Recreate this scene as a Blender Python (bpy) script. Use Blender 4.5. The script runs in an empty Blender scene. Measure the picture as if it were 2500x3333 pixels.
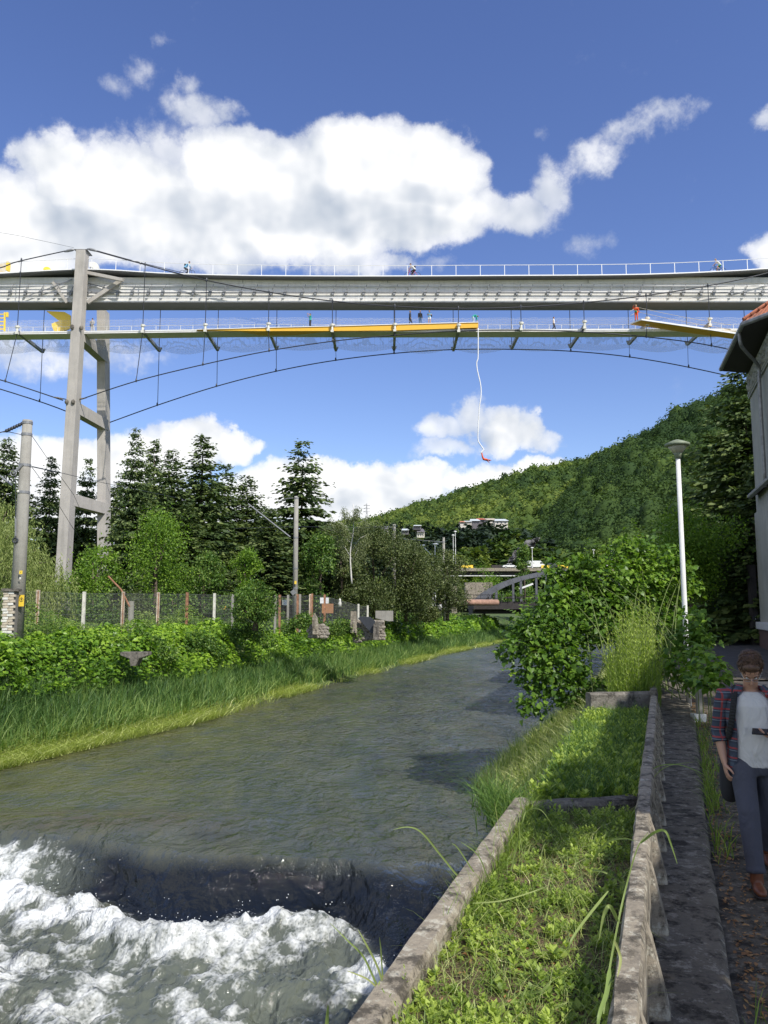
import bpy, math, random
import numpy as np
from mathutils import Vector, Matrix, Quaternion
random.seed(7)
rng = np.random.default_rng(7)
SC = bpy.context.scene
COL = SC.collection
R = math.radians
# ------------------------------------------------------------------ camera
F, CX, CY, PITCH = 2600.0, 1250.0, 1666.5, R(7.0)
CP, SP = math.cos(PITCH), math.sin(PITCH)
cam_d = bpy.data.cameras.new('camera')
cam = bpy.data.objects.new('camera', cam_d); COL.objects.link(cam)
cam_d.sensor_fit = 'VERTICAL'; cam_d.sensor_height = 36.0; cam_d.sensor_width = 27.0
cam_d.lens = 36.0 * F / 3333.0
cam_d.clip_start = 0.05; cam_d.clip_end = 20000
cam.rotation_euler = (R(90) + PITCH, 0, 0)
SC.camera = cam
def ray(px, py):
    u, v = (px - CX) / F, (py - CY) / F
    return Vector((u, CP + v * SP, SP - v * CP))
def P(px, py, Y):
    d = ray(px, py); return d * (Y / d.y)
def G(px, py, z):
    d = ray(px, py); return d * (z / d.z)
def azel(px, py):
    d = ray(px, py).normalized()
    return math.atan2(d.x, d.y), math.asin(d.z)
# ------------------------------------------------------------------ light
SUN = Vector((0.43, -0.54, 0.72)).normalized()
sd = bpy.data.lights.new('sun', 'SUN'); sd.energy = 4.2; sd.angle = R(0.53); sd.color = (1.0, 0.955, 0.88)
so = bpy.data.objects.new('sun', sd); COL.objects.link(so)
so.rotation_euler = SUN.to_track_quat('Z', 'Y').to_euler()
SC.view_settings.view_transform = 'Standard'; SC.view_settings.look = 'None'
SC.view_settings.exposure = 0.32; SC.view_settings.gamma = 1.0; SC.view_settings.use_curve_mapping = False
SC.cycles.max_bounces = 7; SC.cycles.transparent_max_bounces = 12
SC.cycles.diffuse_bounces = 3; SC.cycles.glossy_bounces = 3; SC.cycles.caustics_reflective = False
SC.cycles.sample_clamp_indirect = 4.0

class NT:
    """small helper for node trees"""
    def __init__(s, tree): s.t = tree; s.n = tree.nodes; s.l = tree.links
    def put(s, inp, v):
        if v is None: return
        if isinstance(v, bpy.types.NodeSocket): s.l.new(v, inp)
        else:
            if hasattr(inp.default_value, '__len__') and not hasattr(v, '__len__'): v = (v, v, v)
            if hasattr(inp.default_value, '__len__') and len(inp.default_value) == 4 and len(v) == 3: v = tuple(v) + (1,)
            inp.default_value = v
    def m(s, op, a, b=None, c=None, clamp=False):
        n = s.n.new('ShaderNodeMath'); n.operation = op; n.use_clamp = clamp
        for i, v in enumerate((a, b, c)): s.put(n.inputs[i], v)
        return n.outputs[0]
    def vm(s, op, a, b=None, c=None, out=0):
        n = s.n.new('ShaderNodeVectorMath'); n.operation = op
        for i, v in enumerate((a, b, c)): s.put(n.inputs[i], v)
        return n.outputs['Value' if op in ('DOT_PRODUCT', 'LENGTH') else 'Vector']
    def noise(s, vec, scale, detail=4, rough=.55, dist=0, out='Fac'):
        n = s.n.new('ShaderNodeTexNoise'); s.put(n.inputs['Vector'], vec)
        n.inputs['Scale'].default_value = scale; n.inputs['Detail'].default_value = detail
        n.inputs['Roughness'].default_value = rough; n.inputs['Distortion'].default_value = dist
        return n.outputs[out]
    def vor(s, vec, scale, feature='F1', out='Distance', rnd=1):
        n = s.n.new('ShaderNodeTexVoronoi'); n.feature = feature; s.put(n.inputs['Vector'], vec)
        n.inputs['Scale'].default_value = scale; n.inputs['Randomness'].default_value = rnd
        return n.outputs[out]
    def ramp(s, fac, stops, interp='LINEAR'):
        n = s.n.new('ShaderNodeValToRGB'); s.put(n.inputs[0], fac); e = n.color_ramp.elements
        n.color_ramp.interpolation = interp
        while len(e) < len(stops): e.new(0.5)
        for k, (p, c) in enumerate(stops):
            e[k].position = p; e[k].color = (c, c, c, 1) if not hasattr(c, '__len__') else tuple(c)[:3] + (1,)
        return n.outputs[0]
    def mix(s, fac, a, b, mode='MIX'):
        n = s.n.new('ShaderNodeMix'); n.data_type = 'RGBA'; n.blend_type = mode
        s.put(n.inputs[0], fac); s.put(n.inputs[6], a); s.put(n.inputs[7], b)
        return n.outputs[2]
    def map(s, v, a, b, c=0, d=1):
        n = s.n.new('ShaderNodeMapRange'); s.put(n.inputs[0], v)
        for i, q in enumerate((a, b, c, d)): n.inputs[i + 1].default_value = q
        return n.outputs[0]
    def sep(s, v):
        n = s.n.new('ShaderNodeSeparateXYZ'); s.put(n.inputs[0], v); return n.outputs
    def comb(s, x, y, z):
        n = s.n.new('ShaderNodeCombineXYZ')
        for i, v in enumerate((x, y, z)): s.put(n.inputs[i], v)
        return n.outputs[0]
    def tc(s, which='Object'):
        return s.n.new('ShaderNodeTexCoord').outputs[which]
    def attr(s, name, out='Fac'):
        n = s.n.new('ShaderNodeAttribute'); n.attribute_name = name; return n.outputs[out]

# ------------------------------------------------------------------ world: nishita sky and clouds
W = bpy.data.worlds.new('World'); SC.world = W; W.use_nodes = True
wt = NT(W.node_tree); W.node_tree.nodes.clear()
sky = wt.n.new('ShaderNodeTexSky'); sky.sky_type = 'NISHITA'; sky.sun_disc = False
sky.sun_elevation = math.asin(SUN.z); sky.sun_rotation = math.atan2(SUN.x, SUN.y)
sky.altitude = 300; sky.air_density = 1.0; sky.dust_density = 0.35; sky.ozone_density = 2.2
dirv = wt.vm('NORMALIZE', wt.tc('Generated'))
dx, dy, dz = wt.sep(dirv)
az = wt.m('ARCTAN2', dx, dy); el = wt.m('ARCSINE', dz)
pc = wt.comb(az, el, 0.0)
w1 = wt.vm('MULTIPLY_ADD', wt.noise(dirv, 5.0, 4, .6, out='Color'), (0.11, 0.07, 0), (-0.055, -0.035, 0))
w2 = wt.vm('MULTIPLY_ADD', wt.noise(dirv, 20.0, 8, .66, out='Color'), (0.05, 0.042, 0), (-0.025, -0.021, 0))
pw = wt.vm('ADD', wt.vm('ADD', pc, w1), w2)
def blobs(lst, vec):
    acc = None
    for (px, py, rx, ry, w) in lst:
        a, e = azel(px, py)
        ia, ie = F / rx * math.cos(e), F / ry
        q = wt.vm('MULTIPLY_ADD', vec, (ia, ie, 0), (-a * ia, -e * ie, 0))
        d = wt.vm('DOT_PRODUCT', q, q)
        f = wt.m('MULTIPLY_ADD', d, -w, w)
        acc = wt.m('MAXIMUM', f, 0.0 if acc is None else acc)
    return acc
CL = [(60, 740, 270, 190, 1.05), (235, 570, 150, 160, 1.0), (440, 640, 260, 200, 1), (620, 720, 420, 190, 1.1),
      (760, 590, 240, 190, 1.2), (900, 620, 260, 190, 1.1), (1180, 560, 260, 170, 1.2), (1420, 570, 230, 160, 1.1),
      (1330, 700, 380, 160, 1.1), (1000, 760, 500, 150, 1.0), (300, 770, 460, 130, .9), (1560, 680, 180, 100, .75),
      (1100, 850, 260, 90, .6), (-250, 800, 300, 200, 1.0), (540, 460, 110, 120, .5), (640, 350, 170, 75, .46), (760, 345, 80, 50, .4), (470, 540, 110, 100, .5), (620, 270, 60, 60, .36),
      (1700, 690, 170, 90, .62), (1830, 590, 110, 130, .52), (1960, 500, 170, 90, .5), (2090, 410, 120, 75, .45), (2180, 385, 90, 50, .38),
      (460, 210, 90, 75, .36), (510, 130, 60, 40, .3), (390, 270, 70, 50, .3),
      (1920, 800, 110, 60, .32), (1770, 410, 40, 30, .25), (2480, 430, 70, 40, .42), (2510, 840, 90, 90, .7), (1290, 880, 300, 50, .45),
      (70, 1130, 260, 110, .5), (250, 1160, 240, 80, .36), (430, 1170, 200, 70, .36),
      (1450, 1400, 110, 55, .55), (1530, 1350, 90, 80, .6), (1640, 1390, 130, 95, .9), (1720, 1390, 70, 75, .8), (1770, 1420, 90, 40, .6), (1480, 1460, 150, 40, .42),
      (40, 1500, 190, 110, 1.0), (230, 1490, 180, 90, 1.0), (450, 1490, 240, 110, 1.1), (650, 1450, 200, 95, 1.1), (760, 1460, 110, 70, 1), (-150, 1500, 250, 120, 1),
      (880, 1620, 260, 110, 1.1), (1060, 1580, 180, 90, 1.1), (1240, 1580, 190, 85, 1.1), (1390, 1560, 170, 75, 1.1), (1560, 1560, 140, 55, .8), (1240, 1660, 600, 90, 1),
      (1680, 1560, 180, 90, 1.1), (1800, 1510, 130, 60, 1), (1950, 1490, 90, 60, .9), (300, 1640, 900, 120, 1)]
bl = blobs(CL, pw)
nz = wt.noise(dirv, 13.0, 10, .66)
nzl = wt.noise(dirv, 11.0, 3, .5)
nz2 = wt.noise(wt.vm('ADD', dirv, (0.010, 0, .016)), 11.0, 3, .5)
# broken clouds over the rest of the sky, outside the field mapped above
gmask = wt.m('MULTIPLY', wt.map(wt.m('ABSOLUTE', az), 0.62, 1.0), wt.map(wt.noise(wt.vm('MULTIPLY', dirv, (1, 1, 2.2)), 2.3, 5, .6), .47, .62, 0, .9))
bl = wt.m('MAXIMUM', bl, gmask)
dens = wt.m('ADD', bl, wt.m('MULTIPLY_ADD', nz, 1.15, -0.575))
alpha = wt.m('DIVIDE', wt.m('SUBTRACT', dens, .14), wt.m('MULTIPLY_ADD', wt.m('MINIMUM', bl, 1.0), -.24, .44), clamp=True)
alpha = wt.m('MULTIPLY', wt.m('MULTIPLY', alpha, alpha), wt.m('MULTIPLY_ADD', alpha, -2.0, 3.0), clamp=True)
relief = wt.m('MULTIPLY', wt.m('SUBTRACT', nzl, nz2), 1.5)
GR = [(950, 700, 560, 90, .8), (560, 800, 520, 90, .7), (1250, 760, 420, 70, .6), (130, 800, 330, 90, .4), (1340, 640, 260, 40, .35),
      (1520, 1430, 160, 45, .5), (1250, 1620, 300, 50, .5), (500, 1600, 300, 50, .4)]
grey = blobs(GR, wt.vm('ADD', pc, w1))
grey = wt.m('MULTIPLY', grey, wt.map(wt.noise(dirv, 7, 4, .5), .3, .62))
lum = wt.m('SUBTRACT', wt.m('ADD', wt.map(dens, .25, .95, .84, 1.0), relief), wt.m('MULTIPLY', grey, .58))
lum = wt.m('MINIMUM', wt.m('MAXIMUM', lum, .50), 1.0)
ccol = wt.ramp(lum, [(0.5, (.47, .53, .62)), (0.72, (.66, .70, .76)), (1.0, (1.0, 1.0, 1.0))])
skyc = wt.n.new('ShaderNodeHueSaturation'); skyc.inputs['Saturation'].default_value = 1.14
skyc.inputs['Hue'].default_value = 0.517; skyc.inputs['Value'].default_value = 1.02
wt.l.new(sky.outputs[0], skyc.inputs['Color'])
SKYS = 0.135
cl_emit = wt.mix(1.0, ccol, (0.90 / SKYS,) * 3, 'MULTIPLY')
n_ = wt.n.new('ShaderNodeMix'); n_.data_type = 'RGBA'
wt.put(n_.inputs[0], wt.m('MULTIPLY', alpha, wt.map(bl, .12, .72, .42, .98))); wt.put(n_.inputs[6], skyc.outputs[0]); wt.put(n_.inputs[7], cl_emit)
bg = wt.n.new('ShaderNodeBackground'); bg.inputs[1].default_value = SKYS
wt.l.new(n_.outputs[2], bg.inputs[0])
wo = wt.n.new('ShaderNodeOutputWorld'); wt.l.new(bg.outputs[0], wo.inputs[0])
W.cycles.sampling_method = 'MANUAL'; W.cycles.sample_map_resolution = 512

# ------------------------------------------------------------------ materials
MAT = {}
def newmat(name):
    m = bpy.data.materials.new(name); m.use_nodes = True
    t = NT(m.node_tree); b = t.n['Principled BSDF']
    MAT[name] = m
    return m, t, b
FOL = 1.22
def plain(name, col, rough=.6, metal=0, var=.12, scale=6, bump=0, spec=.5):
    m, t, b = newmat(name); c = t.tc('Object')
    f = t.noise(c, scale, 5, .6)
    lo = tuple(x * (1 - var) for x in col); hi = tuple(min(1, x * (1 + var)) for x in col)
    t.l.new(t.ramp(f, [(.3, lo), (.7, hi)]), b.inputs['Base Color'])
    b.inputs['Roughness'].default_value = rough; b.inputs['Metallic'].default_value = metal
    b.inputs['Specular IOR Level'].default_value = spec
    if bump:
        bn = t.n.new('ShaderNodeBump'); bn.inputs['Strength'].default_value = bump; bn.inputs['Distance'].default_value = .02
        t.l.new(t.noise(c, scale * 6, 6, .65), bn.inputs['Height']); t.l.new(bn.outputs[0], b.inputs['Normal'])
    return m
def concrete(name, light, dark, scale=1.0, lich=None, bump=.5, streak=0):
    m, t, b = newmat(name); c = t.tc('Object')
    a = t.noise(c, 1.3 * scale, 6, .65); s = t.noise(c, 26 * scale, 5, .7)
    f = t.m('ADD', t.m('MULTIPLY', a, .65), t.m('MULTIPLY', s, .35))
    colr = t.ramp(f, [(.36, dark), (.62, light)])
    if streak:
        st = t.noise(t.vm('MULTIPLY', c, (9 * scale, 9 * scale, .7 * scale)), 1, 4, .6)
        colr = t.mix(t.map(st, .5, .75, 0, streak), colr, tuple(x * .45 for x in dark))
    if lich:
        lv = t.noise(c, 9 * scale, 7, .75)
        colr = t.mix(t.map(lv, .53, .60, 0, .85), colr, lich)
        lv2 = t.noise(t.vm('ADD', c, (7, 3, 1)), 5 * scale, 7, .75)
        colr = t.mix(t.map(lv2, .49, .60, 0, .85), colr, tuple(x * .28 for x in dark))
    t.l.new(colr, b.inputs['Base Color']); b.inputs['Roughness'].default_value = .9; b.inputs['Specular IOR Level'].default_value = .25
    bn = t.n.new('ShaderNodeBump'); bn.inputs['Strength'].default_value = bump; bn.inputs['Distance'].default_value = .015
    t.l.new(t.m('ADD', t.noise(c, 40 * scale, 6, .7), t.m('MULTIPLY', t.noise(c, 6 * scale, 4, .6), 1.5)), bn.inputs['Height'])
    t.l.new(bn.outputs[0], b.inputs['Normal'])
    return m
def leafm(name, dark, mid, light, tr=.35, rough=.5, spec=.35):
    """foliage; the per-leaf 'tint' attribute is the leaf's own colour (species, age), not shade"""
    m, t, b = newmat(name)
    dark, mid, light = [tuple(min(.85, q * FOL) for q in v) for v in (dark, mid, light)]
    c = t.ramp(t.attr('tint'), [(0.05, dark), (.5, mid), (.95, light)])
    t.l.new(c, b.inputs['Base Color']); b.inputs['Roughness'].default_value = rough
    b.inputs['Specular IOR Level'].default_value = spec
    tl = t.n.new('ShaderNodeBsdfTranslucent')
    t.l.new(t.mix(1.0, c, (1.15, 1.25, .55), 'MULTIPLY'), tl.inputs[0])
    mx = t.n.new('ShaderNodeMixShader'); mx.inputs[0].default_value = tr
    t.l.new(b.outputs[0], mx.inputs[1]); t.l.new(tl.outputs[0], mx.inputs[2])
    t.l.new(mx.outputs[0], t.n['Material Output'].inputs[0])
    return m
concrete('concrete_pale', (.80, .79, .77), (.66, .65, .62), .35, streak=.25)
concrete('concrete_pylon', (.47, .44, .40), (.35, .33, .30), .35, streak=.3)
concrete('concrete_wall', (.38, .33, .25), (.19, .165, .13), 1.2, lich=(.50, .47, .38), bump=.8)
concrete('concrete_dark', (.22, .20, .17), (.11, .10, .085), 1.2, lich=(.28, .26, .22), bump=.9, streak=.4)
concrete('concrete_pole', (.34, .33, .29), (.24, .23, .20), .8, streak=.35)
concrete('stone', (.38, .34, .28), (.18, .16, .13), 1.5, lich=(.46, .44, .38))
concrete('asphalt', (.085, .085, .09), (.045, .045, .05), 1.5, bump=.5)
concrete('pavement', (.145, .125, .095), (.070, .060, .047), 1.2, lich=(.24, .21, .16), bump=.8)  # base colour lowered to carry the shade lying on the path
concrete('soil', (.27, .19, .115), (.11, .075, .045), 2.2, lich=(.36, .27, .18), bump=1.6)
plain('white_paint', (.80, .80, .79), .45, var=.05)
concrete('lamp_white', (.74, .74, .72), (.60, .60, .57), .8, streak=.35, bump=.1)
plain('offwhite', (.66, .65, .58), .6, var=.15, scale=3)
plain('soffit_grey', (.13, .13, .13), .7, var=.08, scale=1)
plain('grey_metal', (.24, .245, .25), .5, .3, var=.15)
plain('dark_cable', (.03, .032, .04), .5, .2)
plain('dark_metal', (.05, .055, .065), .5, .4)
plain('yellow_paint', (.80, .44, .035), .45, var=.04)
plain('yellow_bright', (.85, .60, .06), .45, var=.05)
plain('rust', (.30, .15, .085), .85, var=.5, scale=5, bump=.4)
plain('black_cloth', (.018, .018, .02), .9)
plain('skin', (.46, .26, .18), .5, var=.08, scale=9)
plain('hair_brown', (.075, .042, .025), .55, var=.4, scale=60)
plain('bark', (.10, .075, .055), .95, var=.4, scale=8, bump=1)
plain('birch_bark', (.62, .60, .55), .8, var=.3, scale=6)
plain('stem_green', (.13, .17, .045), .6, var=.3, scale=9)
plain('stem_dry', (.32, .26, .13), .8, var=.3, scale=9)
plain('tyre', (.02, .02, .02), .8)
plain('glass_dark', (.03, .035, .04), .08, spec=.8)
plain('chrome', (.55, .56, .57), .25, .9)
leafm('leaf_knotweed', (.045, .105, .014), (.125, .235, .022), (.27, .40, .045), .38, rough=.38)
leafm('leaf_ivy', (.035, .075, .016), (.075, .150, .022), (.19, .26, .05), .3)
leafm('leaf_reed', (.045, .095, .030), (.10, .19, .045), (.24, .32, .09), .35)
leafm('leaf_pale', (.22, .29, .06), (.42, .48, .14), (.66, .66, .34), .35)
leafm('leaf_spruce', (.026, .050, .018), (.055, .090, .026), (.125, .16, .045), .18, rough=.6)
leafm('leaf_cypress', (.04, .055, .018), (.07, .10, .028), (.15, .17, .055), .15)
leafm('leaf_tree', (.06, .12, .014), (.12, .22, .022), (.22, .33, .035), .4)
leafm('leaf_willow', (.10, .14, .035), (.19, .24, .065), (.32, .36, .13), .35)
leafm('leaf_birch', (.08, .10, .04), (.16, .19, .08), (.3, .32, .18), .35)
leafm('leaf_forest', (.030, .058, .020), (.070, .112, .026), (.175, .215, .045), .25, rough=.8, spec=.12)
leafm('leaf_darkforest', (.010, .022, .013), (.018, .036, .017), (.035, .055, .022), .15, rough=.7)
leafm('leaf_weed', (.07, .12, .02), (.16, .24, .035), (.34, .42, .08), .38)
leafm('leaf_brown', (.16, .08, .03), (.26, .13, .05), (.34, .2, .08), .2)

# ------------------------------------------------------------------ object helpers
def tag(o, label=None, cat=None, group=None, kind=None):
    if label: o['label'] = label
    if cat: o['category'] = cat
    if group: o['group'] = group
    if kind: o['kind'] = kind
    return o
def thing(name, label, cat, loc=(0, 0, 0), rz=0, group=None):
    o = bpy.data.objects.new(name, None); COL.objects.link(o)
    o.empty_display_size = .2
    o.location = loc; o.rotation_euler = (0, 0, rz)
    return tag(o, label, cat, group)
def wloc(o):
    v = Vector((0, 0, 0))
    while o is not None: v = v + Vector(o.location); o = o.parent
    return v
def link(name, me, parent=None, loc=None):
    o = bpy.data.objects.new(name, me); COL.objects.link(o)
    if parent is not None: o.parent = parent
    if loc is not None: o.location = loc
    return o
def copy_tree(o, parent=None):
    c = o.copy(); COL.objects.link(c); c.parent = parent
    for ch in list(o.children): copy_tree(ch, c)
    return c
def npmesh(name, V, faces, mats, tint=None, smooth=False, attrs=None, fmat=None):
    """V (n,3); faces: list of int arrays (m,k)"""
    me = bpy.data.meshes.new(name)
    V = np.ascontiguousarray(V, dtype=np.float32)
    faces = [np.asarray(f, dtype=np.int32) for f in faces if len(f)]
    me.vertices.add(len(V)); me.vertices.foreach_set('co', V.ravel())
    nl = sum(f.size for f in faces); nf = sum(len(f) for f in faces)
    me.loops.add(nl); me.polygons.add(nf)
    me.loops.foreach_set('vertex_index', np.concatenate([f.ravel() for f in faces]))
    tot = np.concatenate([np.full(len(f), f.shape[1], np.int32) for f in faces])
    st = np.concatenate([[0], np.cumsum(tot)[:-1]]).astype(np.int32)
    me.polygons.foreach_set('loop_start', st); me.polygons.foreach_set('loop_total', tot)
    if smooth: me.polygons.foreach_set('use_smooth', np.ones(nf, bool))
    for m in (mats if isinstance(mats, (list, tuple)) else [mats]): me.materials.append(MAT[m])
    if fmat is not None: me.polygons.foreach_set('material_index', np.asarray(fmat, np.int32))
    if tint is not None: attrs = dict(attrs or {}, tint=tint)
    for k, a in (attrs or {}).items():
        at = me.attributes.new(k, 'FLOAT', 'POINT'); at.data.foreach_set('value', np.ascontiguousarray(a, np.float32))
    me.update(calc_edges=True)
    return me
class MB:
    def __init__(s): s.v = []; s.f = []
    def add(s, vs, fs):
        n = len(s.v); s.v += [tuple(v) for v in vs]; s.f += [tuple(i + n for i in f) for f in fs]; return s
    def box(s, c, size, rz=0, M=None):
        x, y, z = (q / 2 for q in size); c = Vector(c)
        vs = [Vector((a * x, b * y, d * z)) for d in (-1, 1) for b in (-1, 1) for a in (-1, 1)]
        Rm = Matrix.Rotation(rz, 3, 'Z') if M is None else M
        return s.add([Rm @ v + c for v in vs], [(0, 2, 3, 1), (4, 5, 7, 6), (0, 1, 5, 4), (2, 6, 7, 3), (0, 4, 6, 2), (1, 3, 7, 5)])
    def beam(s, a, b, w, h, up=(0, 0, 1), w2=None, h2=None):
        a, b = Vector(a), Vector(b); t = (b - a).normalized(); up = Vector(up)
        if abs(t.dot(up)) > .99: up = Vector((0, 1, 0))
        x = t.cross(up).normalized(); y = x.cross(t)
        w2 = w if w2 is None else w2; h2 = h if h2 is None else h2
        vs = [a - x * w / 2 - y * h / 2, a + x * w / 2 - y * h / 2, a + x * w / 2 + y * h / 2, a - x * w / 2 + y * h / 2,
              b - x * w2 / 2 - y * h2 / 2, b + x * w2 / 2 - y * h2 / 2, b + x * w2 / 2 + y * h2 / 2, b - x * w2 / 2 + y * h2 / 2]
        return s.add(vs, [(0, 1, 2, 3), (7, 6, 5, 4), (0, 4, 5, 1), (1, 5, 6, 2), (2, 6, 7, 3), (3, 7, 4, 0)])
    def loft(s, pts, rads, side=(1, 0, 0), n=10, cap=True, round_cap=0.0, gap=None):
        """rings of ellipse (ra along side, rb across) along pts"""
        pts = [Vector(p) for p in pts]; k = len(pts)
        if not hasattr(rads, '__len__'): rads = [rads] * k
        rads = [(r, r) if not hasattr(r, '__len__') else r for r in rads]
        side = Vector(side)
        rings = []
        tang = []
        for i in range(k):
            t = (pts[min(i + 1, k - 1)] - pts[max(i - 1, 0)])
            tang.append(t.normalized() if t.length > 1e-9 else Vector((0, 0, 1)))
        P_, R_, T_ = list(pts), list(rads), list(tang)
        if round_cap:
            a, b = rads[0], rads[-1]
            P_ = [pts[0] - tang[0] * min(a) * round_cap, pts[0] - tang[0] * min(a) * round_cap * .7] + P_ + [pts[-1] + tang[-1] * min(b) * round_cap * .7, pts[-1] + tang[-1] * min(b) * round_cap]
            R_ = [(a[0] * .3, a[1] * .3), (a[0] * .75, a[1] * .75)] + R_ + [(b[0] * .75, b[1] * .75), (b[0] * .3, b[1] * .3)]
            T_ = [tang[0]] * 2 + T_ + [tang[-1]] * 2
        base = len(s.v)
        for p, (ra, rb), t in zip(P_, R_, T_):
            sd_ = side if abs(t.dot(side.normalized())) < .97 else Vector((0, 1, 0))
            x = (sd_ - t * sd_.dot(t)).normalized(); y = t.cross(x)
            for j in range(n):
                if gap is None: th = 2 * math.pi * j / n
                else: th = gap[0] + (gap[1] - gap[0]) * j / (n - 1)
                s.v.append(tuple(p + x * ra * math.cos(th) + y * rb * math.sin(th)))
        kk = len(P_)
        for i in range(kk - 1):
            for j in range(n if gap is None else n - 1):
                j2 = (j + 1) % n
                s.f.append((base + i * n + j, base + i * n + j2, base + (i + 1) * n + j2, base + (i + 1) * n + j))
        if cap and gap is None:
            s.f.append(tuple(base + j for j in reversed(range(n)))); s.f.append(tuple(base + (kk - 1) * n + j for j in range(n)))
        return s
    def tube(s, pts, r, n=6, cap=True): return s.loft(pts, r if hasattr(r, '__len__') else [r] * len(pts), (0.31, .17, .93) if len(pts) > 1 and abs((Vector(pts[1]) - Vector(pts[0])).normalized().z) < .8 else (1, 0, 0), n, cap)
    def ball(s, c, r, n=10, m=7):
        r = (r, r, r) if not hasattr(r, '__len__') else r; base = len(s.v); c = Vector(c)
        s.v.append((c.x, c.y, c.z - r[2]))
        for i in range(1, m):
            ph = -math.pi / 2 + math.pi * i / m
            for j in range(n):
                th = 2 * math.pi * j / n
                s.v.append((c.x + r[0] * math.cos(ph) * math.cos(th), c.y + r[1] * math.cos(ph) * math.sin(th), c.z + r[2] * math.sin(ph)))
        s.v.append((c.x, c.y, c.z + r[2])); top = len(s.v) - 1
        for j in range(n):
            j2 = (j + 1) % n
            s.f.append((base, base + 1 + j2, base + 1 + j)); s.f.append((top, base + 1 + (m - 2) * n + j, base + 1 + (m - 2) * n + j2))
            for i in range(m - 2):
                a = base + 1 + i * n
                s.f.append((a + j, a + j2, a + n + j2, a + n + j))
        return s
    def prism(s, poly, off):
        """poly: list of 3D points (planar, any), extruded by off"""
        off = Vector(off); n = len(poly); b = len(s.v)
        s.v += [tuple(p) for p in poly] + [tuple(Vector(p) + off) for p in poly]
        s.f.append(tuple(b + i for i in range(n))); s.f.append(tuple(b + n + i for i in reversed(range(n))))
        for i in range(n):
            j = (i + 1) % n; s.f.append((b + i, b + n + i, b + n + j, b + j))
        return s
    def mesh(s, name, mat, smooth=False, shift=(0, 0, 0), bevel=0):
        me = bpy.data.meshes.new(name); sh = Vector(shift)
        me.from_pydata([tuple(Vector(v) - sh) for v in s.v], [], s.f)
        me.materials.append(MAT[mat])
        import bmesh
        bm = bmesh.new(); bm.from_mesh(me)
        bmesh.ops.recalc_face_normals(bm, faces=bm.faces)
        if bevel: bmesh.ops.bevel(bm, geom=bm.edges[:], offset=bevel, segments=2, profile=.6, affect='EDGES')
        bm.to_mesh(me); bm.free()
        if smooth: me.polygons.foreach_set('use_smooth', [True] * len(me.polygons))
        me.update(); return me
    def build(s, name, mat, parent=None, smooth=False, bevel=0):
        """vertices given in world coordinates (parents are unrotated)"""
        if parent is not None:
            return link(name, s.mesh(name, mat, smooth, wloc(parent), bevel), parent)
        a = np.array(s.v); o = Vector((a[:, 0].mean(), a[:, 1].mean(), a[:, 2].min()))
        return link(name, s.mesh(name, mat, smooth, o, bevel), None, o)
def catmull(pts, sub=8):
    pts = [Vector(p) for p in pts]; out = []
    for i in range(len(pts) - 1):
        p0 = pts[max(i - 1, 0)]; p1 = pts[i]; p2 = pts[i + 1]; p3 = pts[min(i + 2, len(pts) - 1)]
        for k in range(sub):
            t = k / sub
            out.append(.5 * ((2 * p1) + (p2 - p0) * t + (2 * p0 - 5 * p1 + 4 * p2 - p3) * t * t + (3 * p1 - p0 - 3 * p2 + p3) * t ** 3))
    out.append(pts[-1]); return out
def interp(x, xs, ys): return np.interp(x, xs, ys)
# numpy value noise
def _hash(ix, iy, s):
    n = (ix.astype(np.int64) * 374761393 + iy.astype(np.int64) * 668265263 + s * 974711) & 0x7fffffff
    n = ((n ^ (n >> 13)) * 1274126177) & 0x7fffffff
    return ((n ^ (n >> 16)) & 0xffff) / 65535.0
def vnoise(x, y, s=0):
    x = np.asarray(x, float); y = np.asarray(y, float)
    ix, iy = np.floor(x), np.floor(y); fx, fy = x - ix, y - iy
    fx = fx * fx * (3 - 2 * fx); fy = fy * fy * (3 - 2 * fy)
    a = _hash(ix, iy, s); b = _hash(ix + 1, iy, s); c = _hash(ix, iy + 1, s); d = _hash(ix + 1, iy + 1, s)
    return a + (b - a) * fx + (c - a) * fy + (a - b - c + d) * fx * fy
def fbm(x, y, o=4, s=0, g=.5):
    t = 0; a = 1; n = 0
    for k in range(o): t = t + a * vnoise(x * 2 ** k, y * 2 ** k, s + k); n += a; a *= g
    return t / n
def grid_faces(nr, nc):
    i = np.arange(nr - 1)[:, None] * nc + np.arange(nc - 1)[None, :]
    i = i.ravel(); return np.stack([i, i + 1, i + nc + 1, i + nc], 1)
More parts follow.
